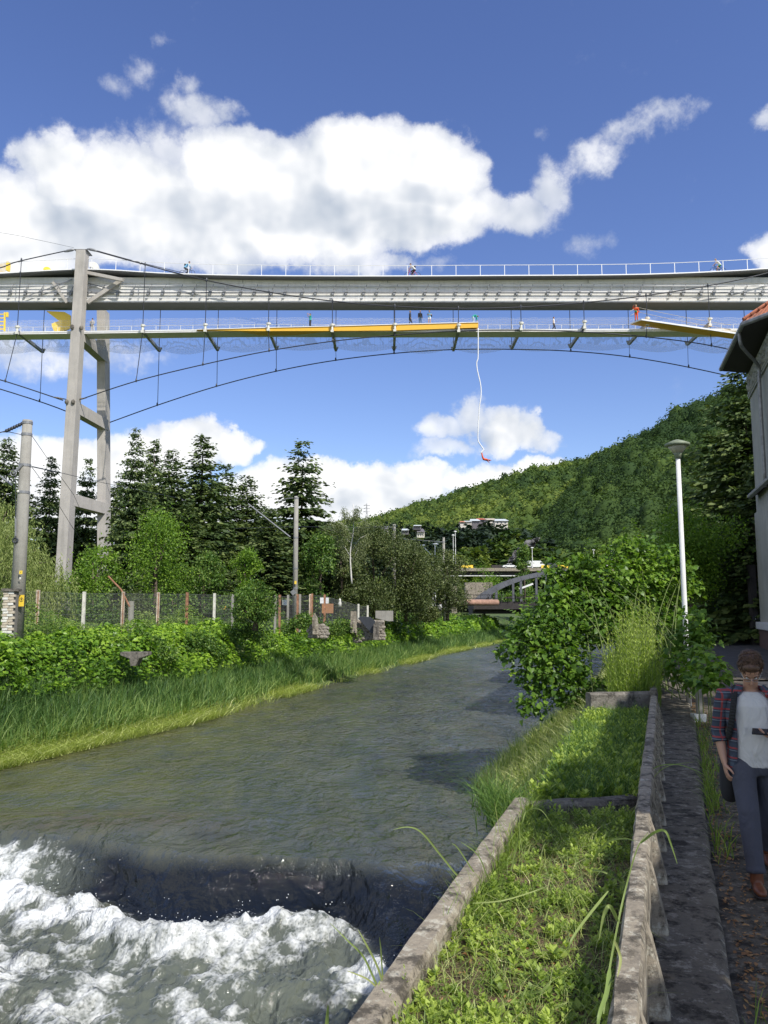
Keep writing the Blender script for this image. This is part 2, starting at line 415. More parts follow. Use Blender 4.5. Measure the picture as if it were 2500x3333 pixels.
# leaves -------------------------------------------------------------
def unit(a): return a / np.maximum(np.linalg.norm(a, axis=1, keepdims=True), 1e-9)
def diamonds(base, d, nrm, L, Wd, fold=.18, sh=.42):
    """4-vertex folded leaves: base, left, tip, right -> two triangles each"""
    n = len(base); d = unit(d); side = unit(np.cross(d, nrm)); up = np.cross(side, d)
    L = np.broadcast_to(L, n)[:, None]; Wd = np.broadcast_to(Wd, n)[:, None]
    V = np.empty((n, 4, 3))
    V[:, 0] = base; V[:, 2] = base + d * L
    V[:, 1] = base + d * L * sh + side * Wd * .5 + up * L * fold * .5
    V[:, 3] = base + d * L * sh - side * Wd * .5 + up * L * fold * .5
    i = np.arange(n)[:, None] * 4
    Fq = np.concatenate([i + [0, 1, 2], i + [0, 2, 3]], 1).reshape(-1, 3)
    return V.reshape(-1, 3), Fq
def blades(base, h, lean, amt, w, k=3, curl=1.0):
    """grass blades: strips of k segments. lean (n,2) direction, amt horizontal reach relative to h"""
    n = len(base); h = np.broadcast_to(h, n); amt = np.broadcast_to(amt, n); w = np.broadcast_to(w, n)
    lean = unit(lean); per = np.stack([-lean[:, 1], lean[:, 0]], 1)
    ang = rng.uniform(-1.2, 1.2, n); ca, sa = np.cos(ang), np.sin(ang)
    wd = per * ca[:, None] + lean * sa[:, None]
    V = np.empty((n, 2 * (k + 1) - 1, 3)); idx = 0
    for j in range(k + 1):
        t = j / k
        x = base[:, 0] + lean[:, 0] * h * amt * t ** 1.8; y = base[:, 1] + lean[:, 1] * h * amt * t ** 1.8
        z = base[:, 2] + h * (t - .38 * curl * amt * t ** 2.6)
        ww = w * (1 - t ** 1.6) * .5
        if j < k:
            V[:, idx] = np.stack([x - wd[:, 0] * ww, y - wd[:, 1] * ww, z], 1)
            V[:, idx + 1] = np.stack([x + wd[:, 0] * ww, y + wd[:, 1] * ww, z], 1); idx += 2
        else: V[:, idx] = np.stack([x, y, z], 1)
    q = []; i = np.arange(n)[:, None] * (2 * k + 1)
    for j in range(k - 1): q.append(i + [2 * j, 2 * j + 1, 2 * j + 3, 2 * j + 2])
    tri = i + [2 * k - 2, 2 * k - 1, 2 * k]
    return V.reshape(-1, 3), np.concatenate(q) if q else np.zeros((0, 4), int), tri
def lobe_points(lobes, n, shell=.55):
    """points in the shells of ellipsoids (cx,cy,cz,rx,ry,rz)"""
    lb = np.array(lobes, float); vol = (lb[:, 3] * lb[:, 4] + lb[:, 4] * lb[:, 5] + lb[:, 3] * lb[:, 5])
    k = rng.choice(len(lb), n, p=vol / vol.sum()); q = unit(rng.normal(size=(n, 3)))
    r = rng.uniform(shell ** 2, 1, n) ** .5; c = lb[k]
    return c[:, :3] + q * c[:, 3:6] * r[:, None], q, k
def leaf_cloud(lobes, n, size, mat, name='crown', parent=None, ar=.7, droop=.3, tintf=None, shell=.5, rnd=.8, szvar=.35, flat=.5):
    p, q, k = lobe_points(lobes, n, shell)
    out_ = rng.random(n) < .3; p = p + rng.normal(size=(n, 3)) * (np.array(lobes)[k][:, 3:4] * .38) * out_[:, None]
    d = unit(q + rng.normal(size=(n, 3)) * rnd + np.array([0, 0, -droop]))
    nr = unit(q * (1 - flat) + rng.normal(size=(n, 3)) * .5 + np.array([0, 0, flat]))
    L = size * rng.uniform(1 - szvar, 1 + szvar, n)
    V, Fq = diamonds(p - d * L[:, None] * .5, d, nr, L, L * ar)
    t = np.clip(.5 + .22 * rng.normal(size=n) + .25 * (rng.random(len(lobes))[k] - .5), 0, 1)
    if tintf is not None: t = tintf(p, t)
    if parent is not None: V = V - np.array(wloc(parent))
    return link(name, npmesh(name, V, [Fq], mat, np.repeat(t, 4)), parent)
# ------------------------------------------------------------------ shorelines
ZW = -4.2
_sh = [G(x, y, ZW) for x, y in [(0, 2495), (300, 2425), (560, 2367), (770, 2312), (940, 2262), (1180, 2200), (1450, 2128), (1600, 2098), (1690, 2078)]]
_sy = [-60.0, 10.0] + [p.y for p in _sh] + [150.0, 3000.0]
_sx = [_sh[0].x - .35 * (_sh[0].y + 60), _sh[0].x - .35 * (_sh[0].y - 10)] + [p.x for p in _sh] + [_sh[-1].x + .36 * (150 - _sh[-1].y), _sh[-1].x + .36 * (3000 - _sh[-1].y)]
def XL(Y): return np.interp(Y, _sy, _sx)
def XRW(Y): return .335 * np.asarray(Y, float) - 1.36          # line of the river wall, right bank
def XR(Y):
    Y = np.asarray(Y, float)
    return np.where(Y < 42, XRW(Y), np.where(Y < 70, XRW(42) + (Y - 42) / 28.0 * (XL(70) + 16 - XRW(42)), XL(Y) + 16))
def street_z(Y):
    return -2.03 + np.clip((np.asarray(Y, float) - 38) / 60.0, 0, 1) ** 1.1 * 1.9
def bank_z(d, X=0, Y=0):
    """left bank profile, d = metres inland"""
    b = np.interp(d, [-3, -.4, 0, .8, 2.0, 3.4, 5, 6.5, 9, 40, 100, 1500], [-5.2, -4.6, -4.25, -4.0, -3.5, -2.75, -1.9, -1.35, -1.1, -1.0, -.5, 0])
    return b
# ------------------------------------------------------------------ ground
Ys = np.concatenate([np.arange(-40, 0, 4), np.arange(0, 60, 1.0), np.arange(60, 160, 3.0), np.array([170, 190, 220, 260, 320, 400, 550, 800, 1200, 2000, 3000, 6000.])])
dl = np.array([-6000, -2500, -1000, -500, -250, -120, -80, -60, -45, -35, -28, -22, -18, -15, -12, -10, -9, -8, -7, -6.5, -6, -5.5, -5, -4.5, -4, -3.4, -2.8, -2.4, -2, -1.6, -1.2, -.8, -.4, 0])
fr = np.linspace(0, 1, 12)[1:-1]
dr = np.array([0.05, .12, .6, 1.4, 2.2, 3.2, 4.2, 5.2, 6.5, 8, 10, 13, 17, 22, 30, 45, 70, 120, 250, 500, 1000, 2500, 6000.])
rows = []
for y in Ys:
    xl, xr = float(XL(min(y, 3000))), float(XR(min(y, 3000)))
    a = [(xl + d, y, bank_z(-d) + (0.25 * (vnoise(xl + d, y * .7, 3) - .5) if -d > 1 and -d < 60 else 0)) for d in dl]
    b = [(xl + (xr - xl) * f, y, -5.6) for f in fr]
    sz = float(street_z(y)) - .12
    c = []
    for d in dr:
        if y < 42: z = -5.6 if d < .1 else -2.35 if d < 3.3 else sz
        else: z = -4.6 if d < .1 else np.interp(d, [.1, 1, 3, 5, 9], [-4.2, -3.6, -2.6, sz, sz])
        c.append((xr + d, y, z))
    rows.append(a + b + c)
gv = np.array(rows); nr_, nc_ = gv.shape[:2]
m, t, b = newmat('ground_grass')
c = t.tc('Object')
t.l.new(t.ramp(t.noise(c, .9, 7, .65), [(.35, (.035, .06, .015)), (.55, (.075, .12, .025)), (.72, (.14, .13, .06))]), b.inputs['Base Color'])
b.inputs['Roughness'].default_value = .95
bn = t.n.new('ShaderNodeBump'); bn.inputs['Distance'].default_value = .1; t.l.new(t.noise(c, 8, 6, .7), bn.inputs['Height']); t.l.new(bn.outputs[0], b.inputs['Normal'])
ground = tag(link('ground', npmesh('ground', gv.reshape(-1, 3), [grid_faces(nr_, nc_)], 'ground_grass')), kind='structure')

# ------------------------------------------------------------------ river
fo = [G(x, y, -4.75) for x, y in [(-500, 2860), (0, 2868), (150, 2885), (350, 2925), (470, 3000), (600, 3018), (700, 2990), (860, 2968), (1010, 2965), (1130, 2985), (1200, 3060), (1262, 3150)]]
cr = [G(x, y, ZW) for x, y in [(-500, 2690), (0, 2715), (260, 2715), (480, 2752), (700, 2790), (900, 2800), (1200, 2810), (1560, 2800)]]
fox, foy = np.array([p.x for p in fo]), np.array([p.y for p in fo])
crx, cry = np.array([p.x for p in cr]), np.array([p.y for p in cr])
ry = np.concatenate([np.arange(2, 6, .4), np.arange(6, 17.2, .045), np.arange(17.2, 30, .12), np.arange(30, 60, .3), np.arange(60, 150, 1.0), np.array([160, 200, 300, 500, 900.])])
fx = np.linspace(0, 1, 380)
YY = np.repeat(ry[:, None], len(fx), 1)
xl = XL(ry)[:, None] - .7; xr = XR(ry)[:, None] + .02
left_ext = np.maximum(xl, -11.5)        # close up only the part in view is needed, the rest follows the bank
XX = xl + (xr - xl) * (fx[None, :] ** .8)
Yf = np.interp(XX, fox, foy) + .35 * (fbm(XX * 1.7, YY * .6, 3, 11) - .5)
Yc = np.interp(XX, crx, cry) + .8 * (fbm(XX * .8, YY * .5, 3, 12) - .5)
s = np.clip((YY - Yf) / np.maximum(Yc - Yf, .3), 0, 1)
drop = s ** 1.35
Z = -4.98 + (ZW + 4.98) * (drop * drop * (3 - 2 * drop) * .45 + drop * .55)
# smooth standing humps on the slope of the weir, stretched along the flow
hump = (fbm(XX * .95 + YY * .75, YY * .33 - XX * .18, 3, 21) - .5)
Z += hump * .42 * np.sin(np.clip(s, 0, 1) * math.pi) + .05 * (fbm(XX * 2.2 + YY, YY * .9, 3, 25) - .5) * np.clip((20 - YY) / 4, 0, 1)
below = np.clip((Yf - YY) / .5, 0, 1); near = np.exp(-((YY - Yf + .35) / .55) ** 2)
turb = fbm(XX * 1.15 + 3, YY * 1.6, 5, 31, .58) - .48
rid = 1 - np.abs(2 * fbm(XX * 1.9, YY * 2.4, 5, 37, .6) - 1)
Z += below * (turb * .50 + (rid - .75) * .20) + near * (.18 + .32 * (fbm(XX * 3.1, YY * 3, 4, 41) - .3))
Z += .04 * below * (fbm(XX * 9, YY * 9, 3, 47) - .5)
# general ripples
cal = np.clip((YY - Yf) / 1.5, 0, 1)
wsx = XX + .5 * fbm(XX * .6, YY * .4, 2, 57); far = np.clip((YY - 12) / 22, .35, 1)
Z += cal * far * (.11 * (fbm(wsx * 1.7, YY * .95 + XX * .25, 3, 51) - .5) + .045 * (fbm(wsx * 5.2, YY * 2.6, 3, 53) - .5))
# foam cover: air-filled white water where the flow breaks
patch = np.array([0 if not True else 0])
def inpoly_soft(X, Y, cx, cy, rx, ry_): return np.clip(1.3 - ((X - cx) / rx) ** 2 - ((Y - cy) / ry_) ** 2, 0, 1)
q = G(60, 2800, -4.35)
side_patch = inpoly_soft(XX, YY, q.x - 1.2, q.y + .1, 2.4, 1.05) * np.clip((Yc - YY + .3) / .4, 0, 1)
fo1 = fbm(XX * 1.3 + 9, YY * 1.5, 6, 61, .66); fo2 = 1 - np.abs(2 * fbm(XX * 2.3 + .6 * YY, YY * 2.7, 5, 67, .65) - 1)
fade = np.clip((YY - 8.2) / 3.0, 0, 1)
leftb = np.clip((-1.0 - XX) / 4.0, 0, 1)
cov = below * (-.04 + .30 * fade * fade + .20 * leftb) + near * .62 + side_patch * .75
foam = np.clip((cov + (fo1 - .5) * 2.2 + (fo2 - .72) * 1.5 - .42) * 1.25, 0, 1) * np.clip(below + near * 1.5 + side_patch * 1.5, 0, 1)
Z += side_patch * .22 * (fbm(XX * 2.5, YY * 2.5, 4, 71) - .3) + foam * .06
# brown boulder under thin water at the left
q2 = G(330, 2672, ZW)
rock = np.clip(1 - ((XX - q2.x) / 3.4) ** 2 - ((YY - q2.y) / 1.1) ** 2, 0, 1)
Z += rock * .10
rv = np.stack([XX, YY, Z], 2).reshape(-1, 3)
m, t, b = newmat('water')
c = t.tc('Object'); f0 = t.attr('foam')
fn = t.m('ADD', t.m('MULTIPLY', t.noise(c, 7, 8, .72, .6), .65), t.m('MULTIPLY', t.vor(c, 26, 'SMOOTH_F1'), .35))
fm = t.map(t.m('ADD', f0, t.m('MULTIPLY_ADD', fn, 1.8, -.95)), .04, 1.12)
fm = t.m('MULTIPLY', fm, t.map(f0, .0, .12)); rk = t.attr('rock')
body = t.ramp(t.noise(t.vm('MULTIPLY', c, (.8, .25, 1)), 1, 5, .65, .8), [(.35, (.046, .058, .062)), (.68, (.098, .102, .072))])
x_, y_, z_ = t.sep(c)
body = t.mix(t.m('MULTIPLY', t.attr('shallow'), t.map(t.noise(c, .8, 4, .6), .25, .6)), body, (.105, .100, .035))
body = t.mix(t.attr('slope'), body, (.006, .008, .011))  # weir slope coloured near black, where less sky would be reflected
brn = t.mix(t.m('MULTIPLY', rk, t.map(t.noise(c, 3, 5, .6), .3, .9)), body, (.085, .060, .034))
milky = t.mix(t.attr('milk'), brn, (.11, .125, .10))
wht = t.mix(fm, milky, (.76, .78, .77))
t.l.new(wht, b.inputs['Base Color'])
yy_ = t.sep(c)[1]
t.l.new(t.m('MAXIMUM', t.m('MULTIPLY_ADD', fm, .6, .06), t.map(yy_, 14, 90, .05, .22)), b.inputs['Roughness'])
b.inputs['IOR'].default_value = 1.45; b.inputs['Specular IOR Level'].default_value = .5
bn = t.n.new('ShaderNodeBump'); bn.inputs['Strength'].default_value = 1.0; bn.inputs['Distance'].default_value = .095
wv = t.vm('ADD', t.vm('MULTIPLY', c, (1.9, 1.25, 1)), t.vm('MULTIPLY', t.noise(c, .5, 3, .5, out='Color'), (1.6, 1.6, 0)))
h1 = t.noise(wv, 1.0, 3, .5); h2 = t.noise(wv, 3.1, 4, .6); h3 = t.noise(c, 22, 5, .7)
gust = t.map(t.noise(t.vm('MULTIPLY', c, (.35, .16, 1)), 1, 4, .6, .6), .35, .65, .45, 1.7)
t.l.new(t.m('ADD', t.m('MULTIPLY', gust, t.m('ADD', t.m('MULTIPLY', t.m('ABSOLUTE', t.m('SUBTRACT', h1, .5)), -3.0), t.m('MULTIPLY', h2, 1.0))), t.m('MULTIPLY', h3, t.m('MULTIPLY_ADD', fm, .16, .03))), bn.inputs['Height'])
t.l.new(bn.outputs[0], b.inputs['Normal'])
b.inputs['Subsurface Weight'].default_value = 0
milk = np.clip(below * (.45 + .5 * (fbm(XX * .8, YY * .8, 3, 77))) + side_patch, 0, 1)
river = tag(link('river', npmesh('river', rv, [grid_faces(*XX.shape)], 'water', smooth=True, attrs={'shallow': (np.exp(-np.maximum(XX - XL(ry)[:, None], 0) / 5.5) * np.clip((60 - YY) / 35, 0, 1)).ravel(), 'slope': (np.clip(np.sin(np.clip(s + .25 * (fbm(XX * .9, YY * .7, 3, 81) - .5), 0, 1) * math.pi) ** 1.1 * 1.5, 0, .97) * (1 - below)).ravel(), 'foam': foam.ravel(), 'rock': rock.ravel(), 'milk': milk.ravel()})), kind='structure')
# spray: droplets thrown up along the breaking line
sel = np.argwhere((foam > .55) & (near > .25) & (YY > 8)); sel = sel[rng.choice(len(sel), 900)]
dp = rv.reshape(XX.shape + (3,))[sel[:, 0], sel[:, 1]] + np.abs(rng.normal(size=(900, 3))) * [.05, .05, .10] * rng.random((900, 1)) ** 2 * 2.2
sz_ = rng.uniform(.003, .008, 900)[:, None]
tet = np.array([(1, 1, 1), (-1, -1, 1), (-1, 1, -1), (1, -1, -1)], float)
V = (dp[:, None, :] + tet[None] * sz_[:, None, :]).reshape(-1, 3)
i = np.arange(900)[:, None] * 4
plain('spray_white', (.85, .87, .87), .4)
tag(link('spray', npmesh('spray', V, [np.concatenate([i + [0, 1, 2], i + [0, 3, 1], i + [0, 2, 3], i + [1, 3, 2]])], 'spray_white')), 'white droplets thrown up where the river breaks over the weir', 'water spray', kind='stuff')

# ------------------------------------------------------------------ hills
def hill(name, sky_px, Rf, r0f, z0, prof, seed, mat, u0, u1, nu=140, nr=46, bump=6):
    """terrain whose crest stands at range R(u) and reaches the height seen from here"""
    xs = np.array([p[0] for p in sky_px], float); ys = np.array([p[1] for p in sky_px], float)
    pxs = np.linspace(u0, u1, nu); py = np.interp(pxs, xs, ys)
    az_ = np.array([azel(a, b)[0] for a, b in zip(pxs, py)]); el_ = np.array([azel(a, b)[1] for a, b in zip(pxs, py)])
    Rr = np.array([Rf(a) for a in pxs]); r0 = np.array([r0f(a) for a in pxs]); H = Rr * np.tan(el_) 
    tt = np.concatenate([np.linspace(0, 1, nr), [1.08, 1.2, 1.5, 2.0]])
    V = np.zeros((len(tt), nu, 3))
    for k, q in enumerate(tt):
        r = r0 + (Rr - r0) * q
        zz = z0 + (H - 9 - z0) * (prof(np.minimum(q, 1)) if q <= 1 else 1 - .55 * (q - 1))
        x = np.sin(az_) * r; y = np.cos(az_) * r
        zz = zz + bump * (fbm(x / 60, y / 60, 4, seed) - .5) * min(1, q * 4) * (1 if q < .9 else max(0.1, 1 - (q - .9) * 8))
        V[k, :, 0] = x; V[k, :, 1] = y; V[k, :, 2] = zz
    o = link(name, npmesh(name, V.reshape(-1, 3), [grid_faces(len(tt), nu)], mat, smooth=True))
    tag(o, kind='structure')
    return V, tt
m, t, b = newmat('forest_floor')
t.l.new(t.ramp(t.noise(t.tc('Object'), .05, 6, .6), [(.35, (.012, .024, .008)), (.65, (.03, .05, .014))]), b.inputs['Base Color']); b.inputs['Roughness'].default_value = 1
SKA = [(-1500, 1790), (600, 1770), (1000, 1740), (1100, 1712), (1220, 1700), (1300, 1676), (1350, 1655), (1420, 1640), (1500, 1606), (1580, 1590), (1700, 1548), (1780, 1524), (1850, 1512), (1950, 1482), (2050, 1455), (2300, 1420), (2600, 1400)]
SKB = [(1640, 1840), (1720, 1790), (1790, 1700), (1850, 1610), (1900, 1545), (1950, 1490), (2000, 1458), (2080, 1415), (2150, 1378), (2200, 1348), (2260, 1315), (2320, 1290), (2400, 1262), (2520, 1232), (2800, 1150), (3200, 1100)]
VA, tA = hill('hill', SKA, lambda a: np.interp(a, [-1500, 1100, 1300, 1700, 2600], [2200, 1900, 1500, 1150, 900]), lambda a: 330, -2, lambda q: q ** 1.15, 5, 'forest_floor', -1500, 2600)
VB, tB = hill('hill', SKB, lambda a: np.interp(a, [1640, 1900, 2300, 3200], [420, 520, 560, 520]), lambda a: np.interp(a, [1640, 3200], [275, 240]), -2, lambda q: q ** .95, 9, 'forest_floor', 1640, 3200)
def crowns_on(V, n, r, seed, faces_per, mat, name, label, tf=None, dark=None, kfilter=None, conif=0.0):
    """leafy tree crowns standing on a hill surface"""
    nu = V.shape[1]; nk = V.shape[0] - 3
    A_ = np.linalg.norm(V[1:nk, :-1] - V[:nk - 1, :-1], axis=2) * np.linalg.norm(V[:nk - 1, 1:] - V[:nk - 1, :-1], axis=2)
    cen_ = V[:nk - 1, :-1]
    if kfilter is not None: A_ = A_ * kfilter(cen_.reshape(-1, 3)).reshape(A_.shape)
    # farther trees are drawn less often, they are a few pixels each
    A_ = A_ / (1 + (np.linalg.norm(cen_, axis=2) / 900) ** 2)
    ch = rng.choice(A_.size, n, p=(A_ / A_.sum()).ravel()); k0, u0 = np.unravel_index(ch, A_.shape)
    a = rng.random((n, 1)); b = rng.random((n, 1))
    p = (V[k0, u0] * (1 - b) + V[k0, u0 + 1] * b) * (1 - a) + (V[k0 + 1, u0] * (1 - b) + V[k0 + 1, u0 + 1] * b) * a
    r = r * (1 + np.linalg.norm(p, axis=1) / 2600)
    rr = r * rng.uniform(.6, 1.45, n); sp = rng.random(n)
    hz = rr * rng.uniform(.9, 1.4, n)
    q = unit(rng.normal(size=(n * faces_per, 3)) + [0, 0, .35]); q[:, 2] = np.abs(q[:, 2]) * 1.0 - .15
    idx = np.repeat(np.arange(n), faces_per)
    # lumpy crown: each crown has some lobes
    lump = 1 + .22 * np.sin(q[:, 0] * 5 + sp[idx] * 40) * np.sin(q[:, 1] * 5 + sp[idx] * 70) + .12 * rng.normal(size=len(q))
    # solid lumpy body of every crown, leaves sit over it
    nb = 14; db = unit(np.array([(0, 0, 1)] + [(math.cos(a) * .75, math.sin(a) * .75, .65) for a in np.linspace(0, 5.03, 5)] + [(math.cos(a), math.sin(a), -.05) for a in np.linspace(.4, 6.68, 8)[:7]] + [(0, 0, -.5)])).reshape(1, nb, 3)
    bodyV = p[:, None, :] + np.array([0, 0, 1])[None, None] * (hz * .5)[:, None, None] + db * np.stack([rr, rr, hz], 1)[:, None, :] * .86 * rng.uniform(.8, 1.12, (n, nb, 1))
    bf = [(0, 1 + i, 1 + (i + 1) % 5) for i in range(5)] + [(1, 6, 7), (1, 7, 2), (2, 7, 8), (2, 8, 3), (3, 8, 9), (3, 9, 10), (3, 10, 4), (4, 10, 11), (4, 11, 5), (5, 11, 12), (5, 12, 6), (5, 6, 1)]
    bodyF = (np.array(bf)[None] + np.arange(n)[:, None, None] * nb).reshape(-1, 3)
    cen = p[idx] + np.stack([np.zeros(len(q)), np.zeros(len(q)), hz[idx] * .55], 1)
    pos = cen + q * np.stack([rr[idx], rr[idx], hz[idx]], 1) * lump[:, None]
    d = unit(np.cross(q, rng.normal(size=q.shape)) + q * .25)
    nn = unit(q + rng.normal(size=q.shape) * .45)
    L = rr[idx] * rng.uniform(.20, .40, len(q)) * (60.0 / faces_per) ** .5
    W_, Fq = diamonds(pos - d * L[:, None] * .5, d, nn, L, L * .8, fold=.1)
    t0 = tf(p, sp) if tf is not None else sp
    tn = np.clip(t0[idx] + .06 * rng.normal(size=len(q)), 0, 1)
    W_ = np.concatenate([W_, bodyV.reshape(-1, 3)]); tb_ = np.repeat(t0 * .8, nb)
    return tag(link(name, npmesh(name, W_, [Fq, bodyF + len(Fq) * 2], mat, np.concatenate([np.repeat(tn, 4), tb_]))), label, 'forest', kind='stuff')
def tfA(p, sp):
    big = fbm(p[:, 0] / 90, p[:, 1] / 140, 3, 91)
    return np.clip(.32 + 1.1 * (big - .35) + .5 * (sp - .4), 0, 1)
crowns_on(VA, 4600, 6.0, 1, 66, 'leaf_forest', 'forest', 'bright green broadleaf forest covering the far hill behind the river bend', tfA,
          kfilter=lambda p: (np.arctan2(p[:, 0], p[:, 1]) > -.12) & (np.arctan2(p[:, 0], p[:, 1]) < .42) & (p[:, 1] > 330))
crowns_on(VB, 2100, 4.6, 2, 170, 'leaf_forest', 'forest', 'dark green forest on the steep near hill above the right end of the bridge', lambda p, sp: np.clip(-.06 + .8 * (fbm(p[:, 0] / 45, p[:, 1] / 60, 3, 95) - .40) + .42 * (sp - .15), 0, 1),
          kfilter=lambda p: np.arctan2(p[:, 0], p[:, 1]) < .58)
# low dark conifer wood in the valley, in front of the far hill
def strip(px0, px1, top, bot, Y, n, r, faces, mat, name, label, tf=None, seed=0, tall=1.6):
    px = rng.uniform(px0, px1, n); f = rng.random(n) ** .8
    ty = np.interp(px, [q[0] for q in top], [q[1] for q in top])
    yy = Y * (1 + .25 * f)
    p = np.array([P(a, b + (bot - b) * (1 - g), c) for a, b, g, c in zip(px, ty + r * 6, f, yy)])
    rr = r * rng.uniform(.6, 1.3, n)
    idx = np.repeat(np.arange(n), faces); th = rng.uniform(0, 2 * math.pi, len(idx)); h = rng.random(len(idx)) ** .8
    rad = rr[idx] * (1 - h) ** .7 * rng.uniform(.6, 1.1, len(idx))
    q = np.stack([np.cos(th), np.sin(th), np.full(len(th), .1)], 1)
    pos = p[idx] + np.stack([np.cos(th) * rad, np.sin(th) * rad, h * rr[idx] * tall * 2 - rr[idx]], 1)
    d = unit(q + rng.normal(size=q.shape) * .4 - [0, 0, .3]); nn = unit(q * .4 + [0, 0, 1] + rng.normal(size=q.shape) * .4)
    L = rr[idx] * rng.uniform(.3, .6, len(idx))
    V, Fq = diamonds(pos, d, nn, L, L * .6)
    tt = np.clip(rng.random(n)[idx] * .7 + .15 * rng.normal(size=len(idx)) + .1, 0, 1)
    return tag(link(name, npmesh(name, V, [Fq], mat, np.repeat(tt, 4))), label, 'forest', kind='stuff')
strip(1150, 1800, [(1150, 1770), (1290, 1752), (1450, 1755), (1560, 1750), (1640, 1748), (1700, 1780), (1800, 1820)], 1860, 300, 230, 4.5, 170, 'leaf_darkforest', 'forest', 'dark pine wood below the hillside houses')
strip(1380, 2350, [(1380, 1830), (1500, 1800), (1600, 1760), (1700, 1735), (1760, 1790), (1850, 1800), (2000, 1790), (2350, 1760)], 1870, 262, 170, 5.5, 170, 'leaf_forest', 'forest', 'mid green trees at the foot of the hill behind the viaduct', tall=1.0)
plain('cliff', (.13, .125, .125), .95, var=.3, scale=.9, bump=1)
cg = []
for j in range(14):
    for i in range(12):
        a_, b_ = i / 11, j / 13; px_ = 1745 - 80 * b_ + 34 * (a_ - .5) * (1.2 - abs(b_ - .5)); q_ = P(px_ + rng.normal() * 4, 1752 + 75 * b_ + rng.normal() * 3, 262 - 3 * math.sin(a_ * 3.1) + rng.normal() * .8); cg.append(tuple(q_))
tag(link('cliff', npmesh('cliff', np.array(cg), [grid_faces(14, 12)], 'cliff')), kind='structure')
# ------------------------------------------------------------------ left bank vegetation (uncountable)
def bank_pts(n, y0, y1, d0, d1, ypow=1.6):
    y = y0 + (y1 - y0) * rng.random(n) ** ypow; d = rng.uniform(d0, d1, n)
    x = XL(y) - d
    return x, y, d, bank_z(d)
# reeds
n = 60000
x, y, d, z = bank_pts(n, 19, 128, .45, 3.3, 2.0)
d_ok = rng.random(n) < np.clip(.25 + 1.3 * fbm(x * .6, y * .35, 3, 101), 0, 1); x, y, d, z = x[d_ok], y[d_ok], d[d_ok], z[d_ok]; n = len(x)
h = rng.uniform(.55, 1.15, n) * (0.75 + .55 * fbm(x * .5, y * .3, 3, 103)) * np.interp(y, [20, 128], [1, 1.1])
V, Fq, T = blades(np.stack([x, y, z - .05], 1), h, np.stack([rng.normal(size=n), rng.normal(size=n)], 1), rng.uniform(.1, 1.0, n), np.interp(y, [20, 60, 130], [.030, .045, .07]) * rng.uniform(.5, 1.4, n), 3)
tt = np.clip(rng.beta(1.2, 1.6, n) + .15 * (d < .9) + .9 * (fbm(x * .7, y * .35, 3, 109) - .5), 0, 1)
tag(link('reeds', npmesh('reeds', V, [Fq, T], 'leaf_reed', np.repeat(tt, 7))), 'dense green reeds along the far left river edge', 'reeds', kind='stuff')
# pale flattened grass at the waterline
n = 44000
x, y, d, z = bank_pts(n, 18, 128, -.55, 1.15, 2.0)
ok = rng.random(n) < np.clip(3.2 * fbm(x * .25, y * .22, 2, 105) - .75 - .9 * np.abs(d - .2) * fbm(x, y * .8, 2, 106), 0.03, 1); x, y, d, z = x[ok], y[ok], d[ok], z[ok]; n = len(x)
z = np.maximum(z, ZW) + .02
V, Fq, T = blades(np.stack([x, y, z], 1), rng.uniform(.22, .5, n), np.stack([rng.normal(size=n) * .8 + .4, rng.normal(size=n) * .7 - .7], 1), rng.uniform(.9, 1.7, n), np.interp(y, [20, 60, 130], [.022, .035, .06]), 2, .5)
tag(link('waterline_grass', npmesh('waterline_grass', V, [Fq, T], 'leaf_pale', np.repeat(rng.beta(2.2, 2.0, n), 5))), 'pale yellow green grass flattened at the left waterline', 'grass', kind='stuff')
# knotweed thicket
def thicket(n, y0, y1, d0, d1, size, name, label, mat, hfun, cat='thicket', clump=1.1, thr=.30, ypow=1.6, layers=True, tint0=.5):
    x, y, d, z = bank_pts(n, y0, y1, d0, d1, ypow)
    f = fbm(x / clump, y / (clump * 1.3), 3, 111 + int(size * 100)); hh = hfun(d, y) * np.clip(-.35 + 2.7 * f, .10, 2.0)
    zz = z + hh * (1 - .6 * rng.random(n) ** 2.2) + .08
    # canopy normal from the height field
    e = .25
    fx_ = fbm((x + e) / clump, y / (clump * 1.3), 3, 111 + int(size * 100)) - f
    fy_ = fbm(x / clump, (y + e) / (clump * 1.3), 3, 111 + int(size * 100)) - f
    nn = unit(np.stack([-fx_ / e * 1.4, -fy_ / e * 1.4 - .25, np.ones(n) * .8], 1) + rng.normal(size=(n, 3)) * .35)
    dd = unit(np.stack([rng.normal(size=n) + .4, rng.normal(size=n) - .5, -.35 + .3 * rng.normal(size=n)], 1))
    sz = size * np.interp(y, [20, 40, 80, 130], [1, 1.15, 1.7, 2.4]) * rng.uniform(.6, 1.25, n)
    V, Fq = diamonds(np.stack([x, y, zz], 1), dd, nn, sz, sz * .78, fold=.2)
    t_ = np.clip(tint0 + .9 * (fbm(x * .35, y * .3, 2, 117) - .5) + .24 * rng.normal(size=n) + .25 * (f - .5), 0, 1)  # taller clumps tinted lighter, gaps darker
    return tag(link(name, npmesh(name, V, [Fq], mat, np.repeat(t_, 4))), label, cat, kind='stuff')
thicket(76000, 22, 120, 2.4, 7.2, .17, 'knotweed_thicket', 'bright green broad-leaved knotweed thicket on the left river bank', 'leaf_knotweed', lambda d, y: np.interp(d, [2.4, 3.2, 5, 6, 7.2], [.7, 1.2, .7, .40, .25]), tint0=.55, clump=.9)
